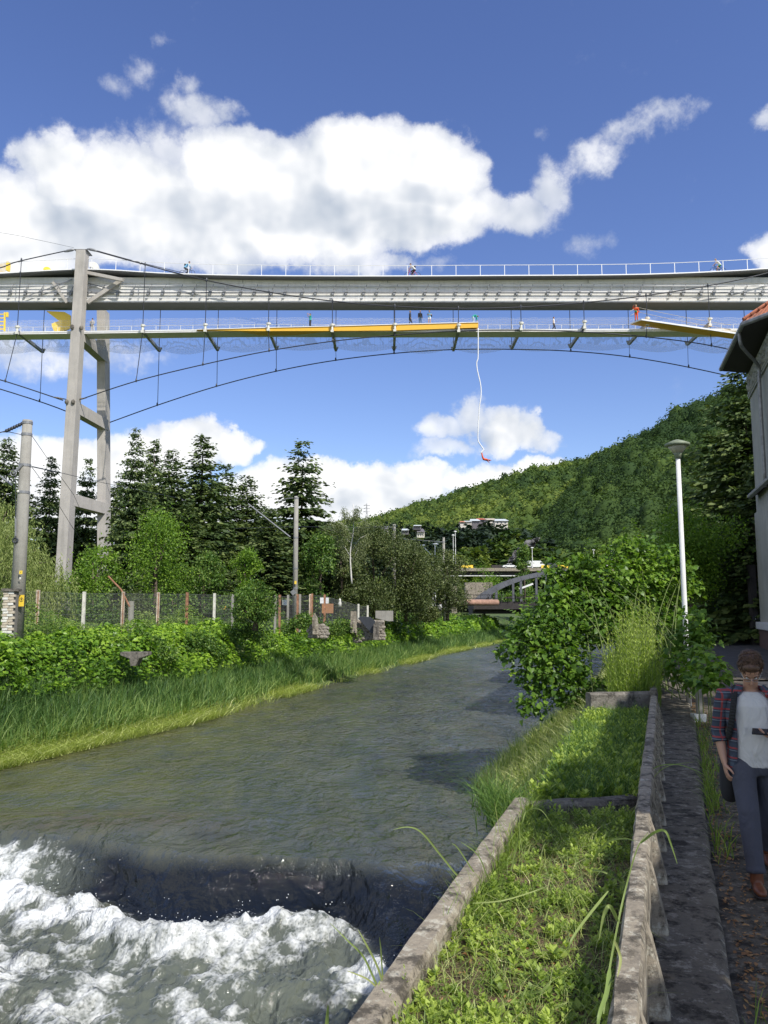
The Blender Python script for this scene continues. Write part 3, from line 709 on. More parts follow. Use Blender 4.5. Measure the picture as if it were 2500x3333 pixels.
thicket(42000, 26, 100, 6.0, 9.5, .085, 'ivy_thicket', 'small-leaved climbing ivy heaped in front of the wire fence', 'leaf_ivy', lambda d, y: np.interp(d, [6, 7.5, 9.5], [.42, .45, .25]) * (1.0 + .8 * 1.6 * np.clip(np.sin(y * .55 + 2.9), 0, 1) ** 2), tint0=.6, clump=1.5)
thicket(26000, 30, 130, 9, 20, .12, 'meadow', 'rough green meadow plants behind the wire fence', 'leaf_ivy', lambda d, y: np.full_like(d, .35), cat='meadow', tint0=.6, clump=2)

# ------------------------------------------------------------------ trees
def spruce_mesh(H, Rb, seed, levels=30, per=13, tuft=.74, narrow=.66, base=.06, dens=1.0):
    r = np.random.default_rng(seed); B, D, N, L, Wd, T = [], [], [], [], [], []
    for i in range(levels):
        f = base + (1 - base) * (i + r.uniform(-.8, .8)) / levels
        f = min(max(f, base), .985); z = H * f
        rb = Rb * (1 - f) ** narrow * (.9 + .1 * math.sin(i * 1.7)) + .10
        for j in range(per if f < .85 else max(4, per - 3)):
            a = 2 * math.pi * (j + r.uniform(-.4, .4)) / per + i * .7
            lb = rb * r.uniform(.45, 1.15); out = np.array([math.cos(a), math.sin(a), 0]); sidev = np.array([-out[1], out[0], 0])
            lift = .35 * (f - .35); droop = r.uniform(.18, .42) * (1 - f * .7)
            m_ = max(3, int(lb / .21 * dens))
            bt = r.random() * .35
            for k in range(m_):
                s = (k + .6) / m_
                p = out * lb * s + np.array([0, 0, z + lb * (lift * s - droop * s * s * (1 if s < .8 else .8))])
                for q in range(3 if s > .2 else 2):
                    sgn = (-1, 1, 0)[q]
                    d = out * .75 + sidev * sgn * r.uniform(.5, 1.0) + np.array([0, 0, r.uniform(-1.1, .10)])
                    B.append(p + r.normal(size=3) * [.07, .07, .10]); D.append(d); N.append([r.normal() * .9, r.normal() * .9, .7])
                    l = tuft * r.uniform(.6, 1.25) * (1 - .70 * f) * (1.2 - .45 * s) ; L.append(l); Wd.append(l * .58)
                    T.append(min(1, max(0, .25 + bt + .35 * (s > .8) + .12 * r.normal())))
    B, D, N = np.array(B), np.array(D), np.array(N)
    V, Fq = diamonds(B, D, unit(N), np.array(L), np.array(Wd), .05, .5)
    return npmesh('spruce_crown', V, [Fq], 'leaf_spruce', np.repeat(T, 4))
def trunk_mesh(H, r0, mat='bark', bend=0, n=7):
    mb = MB(); pts = [Vector((bend * math.sin(i / 5 * 2), bend * math.cos(i / 5 * 1.7) - bend, H * i / 6)) for i in range(7)]
    mb.loft(pts, [r0 * (1 - i / 7.5) for i in range(7)], n=n)
    return mb.mesh('trunk', mat, True)
SPM = [(spruce_mesh(15, 3.0, 1, 58, 11, .60), 15, 3.0), (spruce_mesh(14, 2.5, 2, 54, 11, .58), 14, 2.5), (spruce_mesh(17, 3.6, 3, 62, 11, .64), 17, 3.6), (spruce_mesh(15, 3.3, 4, 42, 10, .70, .66), 15, 3.3)]
TRM = trunk_mesh(12.6, .13)
def spruce(px, top, Y, k, zb, label, wpx=None, rz=0, group='spruces behind the wire fence'):
    p = P(px, top, Y); me, H, Rb = SPM[k]; hh = p.z - zb
    o = thing('spruce_tree', label, 'spruce tree', (p.x, Y, zb), rz, group)
    sx = hh / H if wpx is None else wpx * 1.45 / F * Y / (2 * Rb)
    o.scale = (sx, sx, hh / H)
    link('crown', me, o); link('trunk', TRM, o)
    return o
S_ = [(28, 1425, 58, 0, 250, 'dark spruce at the left edge behind the concrete catenary pole'),
      (170, 1480, 98, 1, 150, 'spruce showing left of the front pylon leg'),
      (290, 1482, 100, 3, 150, 'spruce showing between the two pylon legs'),
      (445, 1392, 60, 2, 200, 'tall spruce just right of the rear pylon leg'),
      (505, 1425, 68, 1, 190, 'slim spruce close behind the tall one right of the pylon'),
      (562, 1462, 64, 0, 260, 'spruce fourth from the left behind the wire fence, blunt topped'),
      (662, 1408, 66, 1, 270, 'pointed spruce midway between pylon and second catenary pole'),
      (735, 1500, 74, 3, 240, 'lower spruce right of the pointed one'),
      (806, 1545, 76, 0, 260, 'short spruce left of the second catenary pole'),
      (985, 1425, 70, 3, 300, 'solitary wide spruce with ragged branches behind the second catenary pole'),
      (880, 1650, 60, 1, 230, 'low spruce at the foot of the second catenary pole'),
      (610, 1640, 54, 2, 300, 'young spruce low behind the round green tree')]
S_ += [(95, 1600, 100, 3, 200, 'low back row spruce between the catenary pole and the pylon'), (235, 1640, 104, 0, 200, 'low back row spruce between the pylon legs'), (385, 1560, 98, 1, 200, 'back row spruce directly right of the rear pylon leg'),
       (545, 1580, 80, 3, 280, 'back row spruce behind the blunt topped one'), (640, 1600, 82, 0, 300, 'back row spruce behind the pointed one'), (850, 1640, 84, 3, 260, 'back row spruce left of the solitary wide one'), (1080, 1700, 88, 1, 240, 'low back row spruce right of the solitary wide one'), (930, 1700, 80, 0, 240, 'low back row spruce under the solitary wide one')]
for i, (px, top, Y, k, w, lb) in enumerate(S_): spruce(px, top, Y, k, -1.0, lb, w, i * 1.3)
# big spruce at the right, over the street, partly behind the house
spruce(2415, 1150, 52, 2, -1.9, 'huge dark spruce beside the house corner at the right', 470, .4, None)
spruce(2560, 1000, 60, 0, -1.9, 'tall spruce behind the house on the right', 400, 1.4, None)
spruce(2335, 1400, 62, 3, -1.9, 'drooping spruce left of the huge one at the right', 330, 2.1, None)
spruce(2440, 1500, 46, 3, -1.9, 'lower drooping spruce against the house wall', 300, 2.9, None)

def broad(px, top, bot, wpx, Y, n, size, mat, label, cat='tree', name='broadleaf_tree', seed=0, trunk='bark', nl=16, zb=-1.0, group=None, squash=1.0, shell=.45, ar=.7, droop=.3, cone=0.0):
    """uneven crown of many lobes filling the given outline, on a forked trunk"""
    r = np.random.default_rng(seed + int(px)); c = P(px, (top + bot) / 2, Y); hw = wpx / 2 / F * Y; hh = (bot - top) / 2 / F * Y
    o = thing(name, label, cat, (c.x, Y, zb), 0, group)
    lobes = []
    for i in range(nl):
        a = r.uniform(0, 2 * math.pi); q = r.random() ** .5; v = r.uniform(-1, 1)
        rad = (1 - abs(v) ** 2.2) ** .5 if not cone else (1 - (v + 1) / 2) ** cone
        rl = (.30 + .22 * r.random()) * min(hw, hh)
        lobes.append((c.x + math.cos(a) * q * rad * (hw - rl * .6), Y + math.sin(a) * q * rad * hw * squash, c.z + v * (hh - rl * .7), rl * 1.15, rl * 1.15, rl))
    leaf_cloud(lobes, n, size, mat, 'crown', o, ar, droop, shell=shell)
    mb = MB(); top_ = Vector((c.x, Y, c.z + hh * .5))
    mb.tube([(c.x, Y, zb), (c.x + .1, Y, (zb + c.z) / 2), top_], [.07 * hw ** .5 + .08, .1, .03], 7)
    for l in lobes[:8]: mb.tube([(c.x, Y, zb + (l[2] - zb) * .5), (l[0], l[1], l[2])], [.06, .02], 5)
    mb.build('trunk', trunk, o, True)
    return o
broad(505, 1650, 1985, 270, 46, 9000, .13, 'leaf_tree', 'round bright green young tree in front of the spruces', seed=3, nl=40, shell=.2, ar=.6, cone=.45)
broad(300, 1770, 2010, 200, 44, 7000, .13, 'leaf_tree', 'bushy bright tree at the foot of the pylon', seed=5, nl=14)
broad(660, 1800, 1960, 200, 50, 6000, .14, 'leaf_ivy', 'dull green bush right of the round bright tree', 'bush', 'bush', seed=6)
broad(795, 1770, 1960, 110, 52, 4500, .13, 'leaf_tree', 'small upright tree left of the second catenary pole', seed=7)
broad(1040, 1735, 1990, 150, 60, 6000, .16, 'leaf_ivy', 'bushy tree just right of the second catenary pole', seed=8)
broad(830, 1890, 2035, 150, 40, 6500, .11, 'leaf_ivy', 'dense round bush standing in the fence line', 'bush', 'bush', seed=9, nl=14, shell=.6)
C_ = [(1110, 1760, 2000, 120, 66, 'leftmost dark cypress of the row beside the ruined wall'), (1215, 1700, 2010, 240, 68, 'widest dark cypress with a brown dead patch at its foot'),
      (1320, 1745, 2010, 170, 70, 'dark cypress with a pointed top in the middle of the row'), (1395, 1800, 2000, 130, 73, 'narrow cypress right of the pointed one'),
      (1455, 1790, 1990, 150, 76, 'rightmost cypress of the row near the arch bridge')]
for i, (px, t0, b0, w, Y, lb) in enumerate(C_):
    broad(px, t0, b0 + 20, w, Y, 17000 if w > 150 else 10000, .18, 'leaf_cypress', lb, 'cypress tree', 'cypress_tree', seed=20 + i, nl=22, shell=.5, ar=.5, droop=-.5, group='cypresses along the left bank')
broad(1575, 1830, 1958, 110, 127, 4000, .2, 'leaf_tree', 'light green ivy covered tree beside the concrete abutment', seed=31)
broad(1705, 1770, 1900, 62, 130, 2500, .3, 'leaf_ivy', 'narrow poplar standing in front of the viaduct', 'poplar', 'poplar_tree', seed=33, cone=.4)
broad(2240, 1640, 1950, 330, 46, 13000, .15, 'leaf_tree', 'yellow green broadleaf tree behind the street lamp', seed=35, nl=26, zb=-2, shell=.4)
broad(2120, 1760, 1960, 160, 60, 4500, .2, 'leaf_ivy', 'dark bushy tree left of the street lamp', seed=36, zb=-2)
broad(1690, 1905, 1990, 260, 140, 3500, .35, 'leaf_ivy', 'hedge of shrubs beyond the arch bridge', 'hedge', 'hedge', seed=38)
for i, (px, w, Y, mt, lb) in enumerate([(170, 170, 41, 'leaf_ivy', 'shrub behind the first fence bay'), (300, 190, 43, 'leaf_ivy', 'shrub behind the second and third fence bay'), (430, 180, 45, 'leaf_cypress', 'purplish dull shrub behind the fourth fence post'), (560, 200, 48, 'leaf_ivy', 'shrub behind the fifth fence post'), (690, 190, 51, 'leaf_ivy', 'shrub behind the white fence post'), (120, 120, 40, 'leaf_cypress', 'dull shrub between catenary pole and first fence post')]):
    broad(px, 1905 + 10 * (i % 3), 2060, w, Y, 4200, .12, mt, lb, 'shrub', 'shrub', seed=60 + i, nl=18, shell=.4)
# birch
o = thing('birch_tree', 'thin white birch with sparse hanging twigs left of the cypresses', 'birch tree', (P(1145, 1800, 62).x, 62, -1))
mb = MB(); b0 = P(1145, 1900, 62); tp = P(1150, 1640, 62)
trk = catmull([b0, P(1140, 1800, 62), P(1150, 1730, 62), tp], 4); mb.tube(trk, [.055 * (1 - i / len(trk)) + .015 for i in range(len(trk))], 6)
lob = []
for (ax, ay) in [(1060, 1720), (1075, 1690), (1100, 1770), (1190, 1690), (1195, 1740), (1120, 1655), (1165, 1650), (1180, 1780), (1110, 1700)]:
    a = P(1146, ay + 50, 62); e = P(ax, ay, 62 + random.uniform(-1, 1)); mb.tube([a, (a + e) / 2 + Vector((0, 0, .3)), e], [.022, .016, .008], 4)
    for k in range(4): g = a.lerp(e, .4 + .2 * k); lob.append((g.x, g.y, g.z - .35, .35, .4, .5))
mb.build('trunk', 'birch_bark', o, True)
leaf_cloud(lob, 5200, .12, 'leaf_birch', 'crown', o, .5, 1.5, shell=.1)
# weeping willow at the left edge
o = thing('weeping_willow', 'pale weeping willow at the left edge behind the catenary pole', 'willow tree', (P(40, 1900, 38).x, 38, -1))
pts, dirs, ls = [], [], []
arch = [(-260, 1560, 0), (-60, 1640, 0), (20, 1665, 0), (80, 1740, 1), (120, 1790, 1.5), (160, 1830, 2), (190, 1880, 2), (60, 1700, -2), (-20, 1720, -3), (100, 1850, 0), (20, 1800, -1), (60, 1900, -2), (140, 1900, 0)]
for (ax, ay, dy) in arch:
    for k in range(60):
        q = P(ax + rng.normal() * 34, ay + rng.normal() * 20, 38 + dy + rng.normal() * .8); Ln = rng.uniform(.8, 3.2)
        m_ = int(Ln / .09); s = np.arange(m_) / m_
        sw = rng.normal(size=2) * .15
        pts.append(np.stack([q.x + sw[0] * s + .05 * rng.normal(size=m_), q.y + sw[1] * s + .05 * rng.normal(size=m_), q.z - s * Ln], 1))
pts = np.concatenate(pts); n = len(pts); dd = np.stack([rng.normal(size=n) * .5, rng.normal(size=n) * .5, -np.ones(n)], 1)
V, Fq = diamonds(pts, dd, unit(rng.normal(size=(n, 3)) + [0, -.8, .5]), .17, .045)
link('crown', npmesh('willow_crown', V - np.array(wloc(o)), [Fq], 'leaf_willow', np.repeat(rng.beta(2, 2, n), 4)), o)
mb = MB(); mb.tube([P(-60, 2060, 38), P(-50, 1800, 38), P(-30, 1680, 38)], [.3, .2, .1], 8)
for (ax, ay, dy) in arch[1:]: mb.tube([P(-50, 1850, 38), P(ax, ay, 38 + dy)], [.08, .02], 5)
mb.build('trunk', 'bark', o, True)

for i, (px, py, w_, Y, lb) in enumerate([(455, 2075, 75, 33.5, 'ivy mound swallowing the third fence post'), (790, 2040, 62, 41, 'ivy mound in front of the dense round bush'), (990, 2010, 42, 44, 'dark ivy clump above the broken stone stub'), (250, 2100, 70, 32.5, 'low ivy hump between the first fence posts'), (640, 2075, 60, 38, 'low leafy hump under the white fence post'), (1110, 2030, 45, 46, 'leafy clump left of the ruined wall'), (60, 2120, 60, 29, 'leafy hump at the foot of the brick pillar')]):
    o = thing('ivy_mound', lb, 'bush', tuple(P(px, py + 40, Y)), 0); c_ = P(px, py, Y); r_ = w_ / F * Y; lbs = [(c_.x + r_ * dx_, Y + .5 * dy_, c_.z - r_ * .5 + dz_ * r_, r_ * .55, r_ * .6, r_ * .42) for dx_, dy_, dz_ in ((0, 0, .5), (-.7, .2, .1), (.7, -.2, .15), (-.2, -.6, 0), (.3, .5, .2), (-1.2, 0, -.3), (1.2, .1, -.2))]
    leaf_cloud(lbs, 3200, .10, 'leaf_ivy', 'foliage', o, .8, .6, shell=.6)
# ================================================================== the suspended footbridge
YF, YG, YB = 82.0, 82.9, 88.0
br = thing('suspension_footbridge', 'long pale concrete suspension footbridge with two decks and yellow jumping platforms', 'footbridge', tuple(P(263, 1840, YF)))
def poly3(px_list, Y, sub=8): return catmull([P(x, y, Y) for x, y in px_list], sub)
def ypx(xs, tab): return np.interp(xs, [q[0] for q in tab], [q[1] for q in tab])
# upper deck
UD = [(-700, 905), (-200, 899), (0, 888), (120, 881), (260, 874.5), (380, 878), (520, 887), (700, 893), (900, 896), (1250, 897), (1700, 895), (2000, 893), (2200, 888), (2400, 879), (2520, 872), (2800, 868), (3200, 885)]
def smooth_line(tab, x0, x1, n): 
    xs = np.linspace(x0, x1, n); pts = catmull([Vector((a, b, 0)) for a, b in tab], 12)
    return xs, np.interp(xs, [p.x for p in pts], [p.y for p in pts])
xs, ys = smooth_line(UD, -600, 3100, 90)
fr_ = [P(x, y, YF + .05) for x, y in zip(xs, ys)]
mb = MB(); V = []; 
for p in fr_: V += [(p.x, YF + .06, p.z - .02), (p.x, YF + .06, p.z - .20), (p.x, YF + 2.9, p.z - .20), (p.x, YF + 2.9, p.z - .02)]
Fc = []
for i in range(len(fr_) - 1):
    for a in range(4): b_ = (a + 1) % 4; Fc.append((i * 4 + a, i * 4 + b_, (i + 1) * 4 + b_, (i + 1) * 4 + a))
mb.add(V, Fc + [(0, 1, 2, 3), (len(V) - 4, len(V) - 1, len(V) - 2, len(V) - 3)])
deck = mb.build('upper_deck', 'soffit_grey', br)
mb = MB(); V = []
for p in fr_: V += [(p.x, YF, p.z), (p.x, YF, p.z - .11), (p.x, YF + 2.96, p.z - .11), (p.x, YF + 2.96, p.z)]
mb.add(V, Fc + [(0, 1, 2, 3)]); mb.build('deck_edge', 'white_paint', deck)
# railing
rl = np.interp
for Yr_, nm in ((YF + .05, 'railing_rail'),):
    top = [(p.x, Yr_, p.z + 1.13) for p in fr_]
    MB().tube(top, .034, 5).build(nm, 'white_paint', br)
post = MB().box((0, 0, .56), (.06, .05, 1.12)).mesh('railing_post', 'white_paint')
zx = lambda X: float(np.interp(X, [p.x for p in fr_], [p.z for p in fr_]))
for k in range(-5, 34):
    px = 59 + 79.2 * k if k < 30 else 59 + 79.2 * k
    X = P(px, 890, YF).x; link('railing_post', post, br, Vector((X, YF + .05, zx(X))) - wloc(br))
# girder
zt, zb_ = P(1250, 903, YG).z, P(1250, 982, YG).z
x0, x1 = P(-700, 940, YG).x, P(3200, 940, YG).x
mb = MB()
prof = [(YG, zt), (YG, zt - .62), (YG + .10, zt - .66), (YG + .12, zb_ + .02), (YG + .10, zb_), (YG + 2.4, zb_), (YG + 2.4, zt)]
gx = np.linspace(x0, x1, 24); V = [(x, a, b) for x in gx for a, b in prof]; k = len(prof)
Fg = [tuple([i * k + j, i * k + (j + 1) % k, (i + 1) * k + (j + 1) % k, (i + 1) * k + j]) for i in range(23) for j in range(k)]
mb.add(V, Fg + [tuple(range(k)), tuple(23 * k + j for j in reversed(range(k)))])
gd = mb.build('girder', 'concrete_pale', br)
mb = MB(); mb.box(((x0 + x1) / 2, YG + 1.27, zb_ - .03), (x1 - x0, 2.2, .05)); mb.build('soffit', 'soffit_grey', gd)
for dz_, r_, nm in ((1.02, .045, 'pipe'), (1.78, .085, 'pipe'), (2.36, .05, 'pipe')):
    mb = MB(); mb.tube([(x, YG - .13, zt - dz_) for x in gx], r_, 8); mb.build(nm, 'concrete_pale' if r_ < .08 else 'grey_metal', br)
bk = MB()
bk.tube([(.30, -.10, zt - .93), (.24, -.22, zt - 1.1), (.10, -.22, zt - 1.35), (0, -.14, zt - 1.62)], .045, 5)
bk.box((0, -.13, zt - 1.66), (.34, .26, .17)); bk.box((-.06, -.15, zt - 1.95), (.22, .16, .20)); bk.tube([(-.1, -.12, zt - 2.0), (-.28, -.10, zt - 2.38)], .035, 5)
bk.box((.30, -.1, zt - .90), (.05, .12, .14))
zc = (zt + zb_) / 2
bkm = bk.mesh('pipe_bracket', 'grey_metal', shift=(0, 0, zc))
for k in range(-12, 62):
    X = P(36 + 49.8 * k, 940, YG).x
    link('pipe_bracket', bkm, br, Vector((X + .15 * math.sin(k * 3.1), YG, zc)) - wloc(br))
# expansion joints of the girder
for px in (790, 1262, 1915):
    X = P(px, 940, YG).x; MB().box((X, YG - .005, zt - .31), (.05, .02, .6)).build('joint', 'soffit_grey', gd)
# lower deck
LD = [(-700, 1086), (0, 1081), (370, 1077), (850, 1071.5), (1250, 1073), (2400, 1071), (3200, 1071)]
xs2, ys2 = smooth_line(LD, -600, 3100, 50)
f2 = [P(x, y, YF + .12) for x, y in zip(xs2, ys2)]
V = []; V2 = []
for p in f2:
    V += [(p.x, YF + .16, p.z - .03), (p.x, YF + .16, p.z - .24), (p.x, YF + 1.75, p.z - .30), (p.x, YF + 1.75, p.z - .03)]
    V2 += [(p.x, YF + .12, p.z + .02), (p.x, YF + .12, p.z - .08), (p.x, YF + 1.8, p.z - .06), (p.x, YF + 1.8, p.z + .02)]
Fc2 = [(i * 4 + a, i * 4 + (a + 1) % 4, (i + 1) * 4 + (a + 1) % 4, (i + 1) * 4 + a) for i in range(len(f2) - 1) for a in range(4)]
mb = MB(); mb.add(V, Fc2); ld = mb.build('lower_deck', 'concrete_pale', br)
mb = MB(); mb.add(V2, Fc2); mb.build('deck_edge', 'white_paint', ld)
zl = lambda X: float(np.interp(X, [p.x for p in f2], [p.z for p in f2]))
lp = MB().box((0, 0, .55), (.035, .035, 1.1)).mesh('guard_post', 'offwhite')
for hgt in (1.1, .62):
    MB().tube([(p.x, YF + 1.7, p.z + hgt) for p in f2], .022, 4).build('guard_rail', 'offwhite', br)
for k in range(-4, 68):
    X = P(28 + 40 * k, 1070, YF + 1.7).x; link('guard_post', lp, br, Vector((X, YF + 1.7, zl(X))) - wloc(br))
# safety netting: thin translucent mesh hung under and behind the lower deck
m, t, b = newmat('net')
b.inputs['Base Color'].default_value = (.62, .60, .58, 1); b.inputs['Roughness'].default_value = .8
bk_ = t.n.new('ShaderNodeTexBrick'); bk_.inputs['Scale'].default_value = 1.0
bk_.inputs['Brick Width'].default_value = .62; bk_.inputs['Row Height'].default_value = .16; bk_.inputs['Mortar Size'].default_value = .035
bk_.inputs['Mortar Smooth'].default_value = .6
ox, oy, oz = t.sep(t.tc('Object'))
wz = t.m('ADD', oz, t.m('MULTIPLY', t.noise(t.tc('Object'), .9, 3, .5), .35))
t.l.new(t.comb(ox, t.m('ADD', wz, oy), 0), bk_.inputs['Vector'])
tr = t.n.new('ShaderNodeBsdfTransparent'); mx = t.n.new('ShaderNodeMixShader')
t.l.new(t.m('MULTIPLY_ADD', bk_.outputs['Fac'], .30, .05), mx.inputs[0]); t.l.new(tr.outputs[0], mx.inputs[1]); t.l.new(b.outputs[0], mx.inputs[2]); t.l.new(mx.outputs[0], t.n['Material Output'].inputs[0])
nx = 180; X_ = np.linspace(f2[0].x, f2[-1].x, nx); hx = P(60, 1070, YF).x; sp_ = P(263, 1070, YF).x - hx
V = []
for X in X_:
    z0 = zl(X); ph = abs(math.sin((X - hx) / sp_ * math.pi))
    sag = .45 + .75 * ph * (.8 + .3 * math.sin(X * .21)); 
    V += [(X, YF + 1.85, z0 + 1.95), (X, YF + 2.0, z0 + .05), (X, YF + 2.8, z0 - sag), (X, YF + 5.2, z0 - sag * .8), (X, YF + 5.9, z0 + .35)]
Fn = [(i * 5 + a, i * 5 + a + 1, (i + 1) * 5 + a + 1, (i + 1) * 5 + a) for i in range(nx - 1) for a in range(4)]
mb = MB(); mb.add(V, Fn); mb.build('safety_net', 'net', br, True)
# yellow cantilever platform
mb = MB()
TPX = [(640, 1073.5), (850, 1068), (1080, 1063), (1285, 1057), (1557, 1050)]
BPX = [(640, 1074.5), (850, 1077.5), (1080, 1077), (1285, 1075.5), (1557, 1066)]
V = []
for (a, b1), (c_, d1) in zip(TPX, BPX):
    p, q = P(a, b1, YF - .12), P(c_, d1, YF - .12); V += [tuple(p), tuple(q), (q.x, YF + 1.3, q.z), (p.x, YF + 1.3, p.z)]
k = len(TPX); Fq_ = [(i * 4 + a, i * 4 + (a + 1) % 4, (i + 1) * 4 + (a + 1) % 4, (i + 1) * 4 + a) for i in range(k - 1) for a in range(4)] + [(0, 1, 2, 3), (4 * k - 1, 4 * k - 2, 4 * k - 3, 4 * k - 4)]
mb.add(V, Fq_); pf = mb.build('jumping_platform', 'yellow_paint', br)
mb = MB()
tp = [P(a, b1, YF - .15) for a, b1 in TPX]
for i in range(k - 1): mb.beam(tp[i] + Vector((0, .7, .04)), tp[i + 1] + Vector((0, .7, .04)), 1.5, .07)
mb.build('platform_top', 'white_paint', pf)
# yellow springboard on the right
mb = MB(); A1, A2 = P(2088, 1041, YF - 1), P(2396, 1086, YF - 1); B1, B2 = P(2052, 1053, YF + .15), P(2400, 1104, YF + .15)
B1 = Vector((B1.x, B1.y, A1.z - .05)); 
mb.prism([A1, A2, B2, B1], (0, 0, -.06)); pf2 = mb.build('springboard', 'yellow_paint', br)
mb = MB(); mb.beam(A1 + Vector((0, -.04, .02)), A2 + Vector((0, -.04, .02)), .10, .16); mb.beam(A1 + Vector((0, -.02, .02)), B1 + Vector((-.03, 0, .02)), .08, .12); mb.build('board_edge', 'white_paint', pf2)
BT = lambda X: float(np.interp(X, [B1.x, A1.x, A2.x], [A1.z, A1.z, A2.z]))
for hgt in (1.35, .85):
    pts = [(B1.x, YF + .05, BT(B1.x) + hgt)] + [(A1.x + s * (A2.x - A1.x), YF + .1, BT(A1.x + s * (A2.x - A1.x)) + hgt + .45 * (1 - s) ** 2) for s in np.linspace(0, 1, 9)]
    MB().tube(pts, .025, 4).build('board_rail', 'offwhite', pf2)
# main cables
UC = [(-700, 1010), (-200, 930), (0, 872), (60, 851), (240, 811)]
UC2 = [(290, 811), (467, 860), (670, 912), (875, 951), (1082, 980), (1285, 997), (1492, 1004), (1695, 1000), (1900, 985), (2104, 962), (2305, 930), (2500, 888), (2800, 800)]
LA = [(-500, 1090), (-200, 1180), (20, 1242), (205, 1303)]
LA2 = [(262, 1300), (445, 1240), (660, 1187), (870, 1143), (1080, 1111), (1285, 1091), (1490, 1077), (1695, 1074), (1890, 1080), (2108, 1097), (2320, 1126), (2550, 1182), (2800, 1260)]
LB = [(-600, 1080), (-200, 1205), (147, 1313), (310, 1380)]
LB2 = [(357, 1375), (530, 1313), (720, 1253), (905, 1207), (1090, 1173), (1285, 1150), (1475, 1138), (1665, 1137), (1855, 1143), (2043, 1161), (2240, 1195), (2450, 1245), (2700, 1330)]
for ln, Yc_, r_ in ((UC, YF, .06), (UC2, YF, .07), (LA, YF, .062), (LA2, YF, .062), (LB, YB, .065), (LB2, YB, .065)):
    MB().tube(poly3(ln, Yc_, 6), r_, 6).build('main_cable', 'dark_cable', br, True)
MB().tube(poly3([(310, 814), (467, 857), (680, 908)], YF + .25, 6), .035, 5).build('main_cable', 'dark_cable', br, True)
def zof(lines, Yc_):
    pts = [p for l in lines for p in poly3(l, Yc_, 6)]; a = sorted((p.x, p.z) for p in pts)
    return lambda X: float(np.interp(X, [q[0] for q in a], [q[1] for q in a]))
zU, zA, zB = zof((UC, UC2), YF), zof((LA, LA2), YF), zof((LB, LB2), YB)
rootv = wloc(br)
clamp = MB(); clamp.tube([(0, 0, .16), (0, 0, -.02), (0, 0, -.22)], [.06, .10, .07], 8); clampm = clamp.mesh('clamp', 'dark_metal')
brk = MB(); brk.tube([(0, 0, .42), (0, 0, .40), (0, 0, .18), (0, 0, .10), (0, 0, -.5)], [.14, .22, .20, .12, .11], 8); brk.box((0, 0, -.40), (.30, .30, .24)); brk.box((.06, 0, .30), (.42, .18, .12)); brkm = brk.mesh('deck_bracket', 'offwhite')
HX = [(-143, 1080), (60, 1072), (467, 1068), (670, 1065), (875, 1062), (1082, 1066), (1285, 1064), (1492, 1066), (1695, 1060), (1900, 1055), (2104, 1044), (2307, 1046), (2510, 1050)]
for k, (px, py) in enumerate(HX):
    q = P(px, py, YF - .02); X = q.x; zd = q.z
    h = MB(); h.tube([(X, YF - .25, zU(X)), (X, YF - .25, zd + .3)], .042, 5)
    ho = h.build('hanger', 'dark_cable', br)
    c1 = link('clamp', clampm, ho, Vector((X, YF - .25, zU(X))) - wloc(ho) )
    link('deck_bracket', brkm, br, Vector((X, YF - .3, zd - .12)) - rootv)
    lean = {60: 40, 467: 22, 670: 10}.get(px, 0) / -1.0
    lean = 0 if px == -143 else lean
    XA = P(px + (-40 if px == 60 else -22 if px == 467 else -10 if px == 670 else 13 if px > 2200 else 4 if px > 2000 else 0), 1200, YF).x
    if zA(XA) < zd - .6:
        h = MB(); h.tube([(X, YF - .25, zd - .5), (XA, YF, zA(XA) + .05)], .040, 5); ho = h.build('hanger', 'dark_cable', br)
        link('clamp', clampm, ho, Vector((XA, YF, zA(XA) + .12)) - wloc(ho))
    # cross strut to the rear hanger
    e = Vector((X, YB, zd - .45)); s0 = Vector((X, YF - .15, zd - .35))
    st = MB(); st.beam(s0, e, .30, .34, w2=.26, h2=.30)
    so_ = st.build('cross_strut', 'grey_metal', br)
    st = MB(); st.prism([e + Vector((-.30, .0, .36)), e + Vector((.30, 0, .36)), e + Vector((.12, 0, -.12)), e + Vector((-.12, 0, -.12))], (0, .2, 0)); st.build('strut_shoe', 'grey_metal', so_)
    h = MB(); h.tube([(X, YB, P(px, 1000, YB).z), (X, YB, e.z - .1)], .042, 5); h.tube([(X, YB, e.z - .1), (X + (.05 if px < 1285 else -.05), YB, zB(X) + .05)], .036 if px < 600 or px > 0 and px < 900 else .026, 5)
    ho = h.build('rear_hanger', 'dark_cable', br); link('clamp', clampm, ho, Vector((X, YB, zB(X) + .15)) - wloc(ho))
# pylon: two battered legs and cross beams
pyl = thing('bridge_pylon', 'tall concrete pylon of two battered legs with three cross beams', 'bridge pylon', tuple(P(205, 1840, YF)))
def leg(name, top, bot, Yt, Yb_, wt_, wb, dt, db, zlow):
    a, c_ = P(top[0], top[1], Yt), P(bot[0], bot[1], Yb_)
    d = (c_ - a); e = a + d * ((zlow - a.z) / d.z)
    k = (zlow - a.z) / (c_.z - a.z); wb2 = wt_ + (wb - wt_) * k; db2 = dt + (db - dt) * k
    V = []
    for p, w_, d_ in ((a, wt_, dt), (e, wb2, db2)):
        V += [(p.x - w_ / 2, p.y, p.z), (p.x + w_ / 2, p.y, p.z), (p.x + w_ / 2, p.y + d_, p.z), (p.x - w_ / 2, p.y + d_, p.z)]
    mb = MB(); mb.add(V, [(0, 3, 2, 1), (4, 5, 6, 7), (0, 1, 5, 4), (1, 2, 6, 5), (2, 3, 7, 6), (3, 0, 4, 7)])
    o = mb.build(name, 'concrete_pylon', pyl, bevel=.03); return a, e, o
a1, e1, l1 = leg('pylon_leg', (262.5, 812), (198, 1840), YF - .9, YF - .9, 1.0, 1.06, 1.15, 1.6, -1.2)
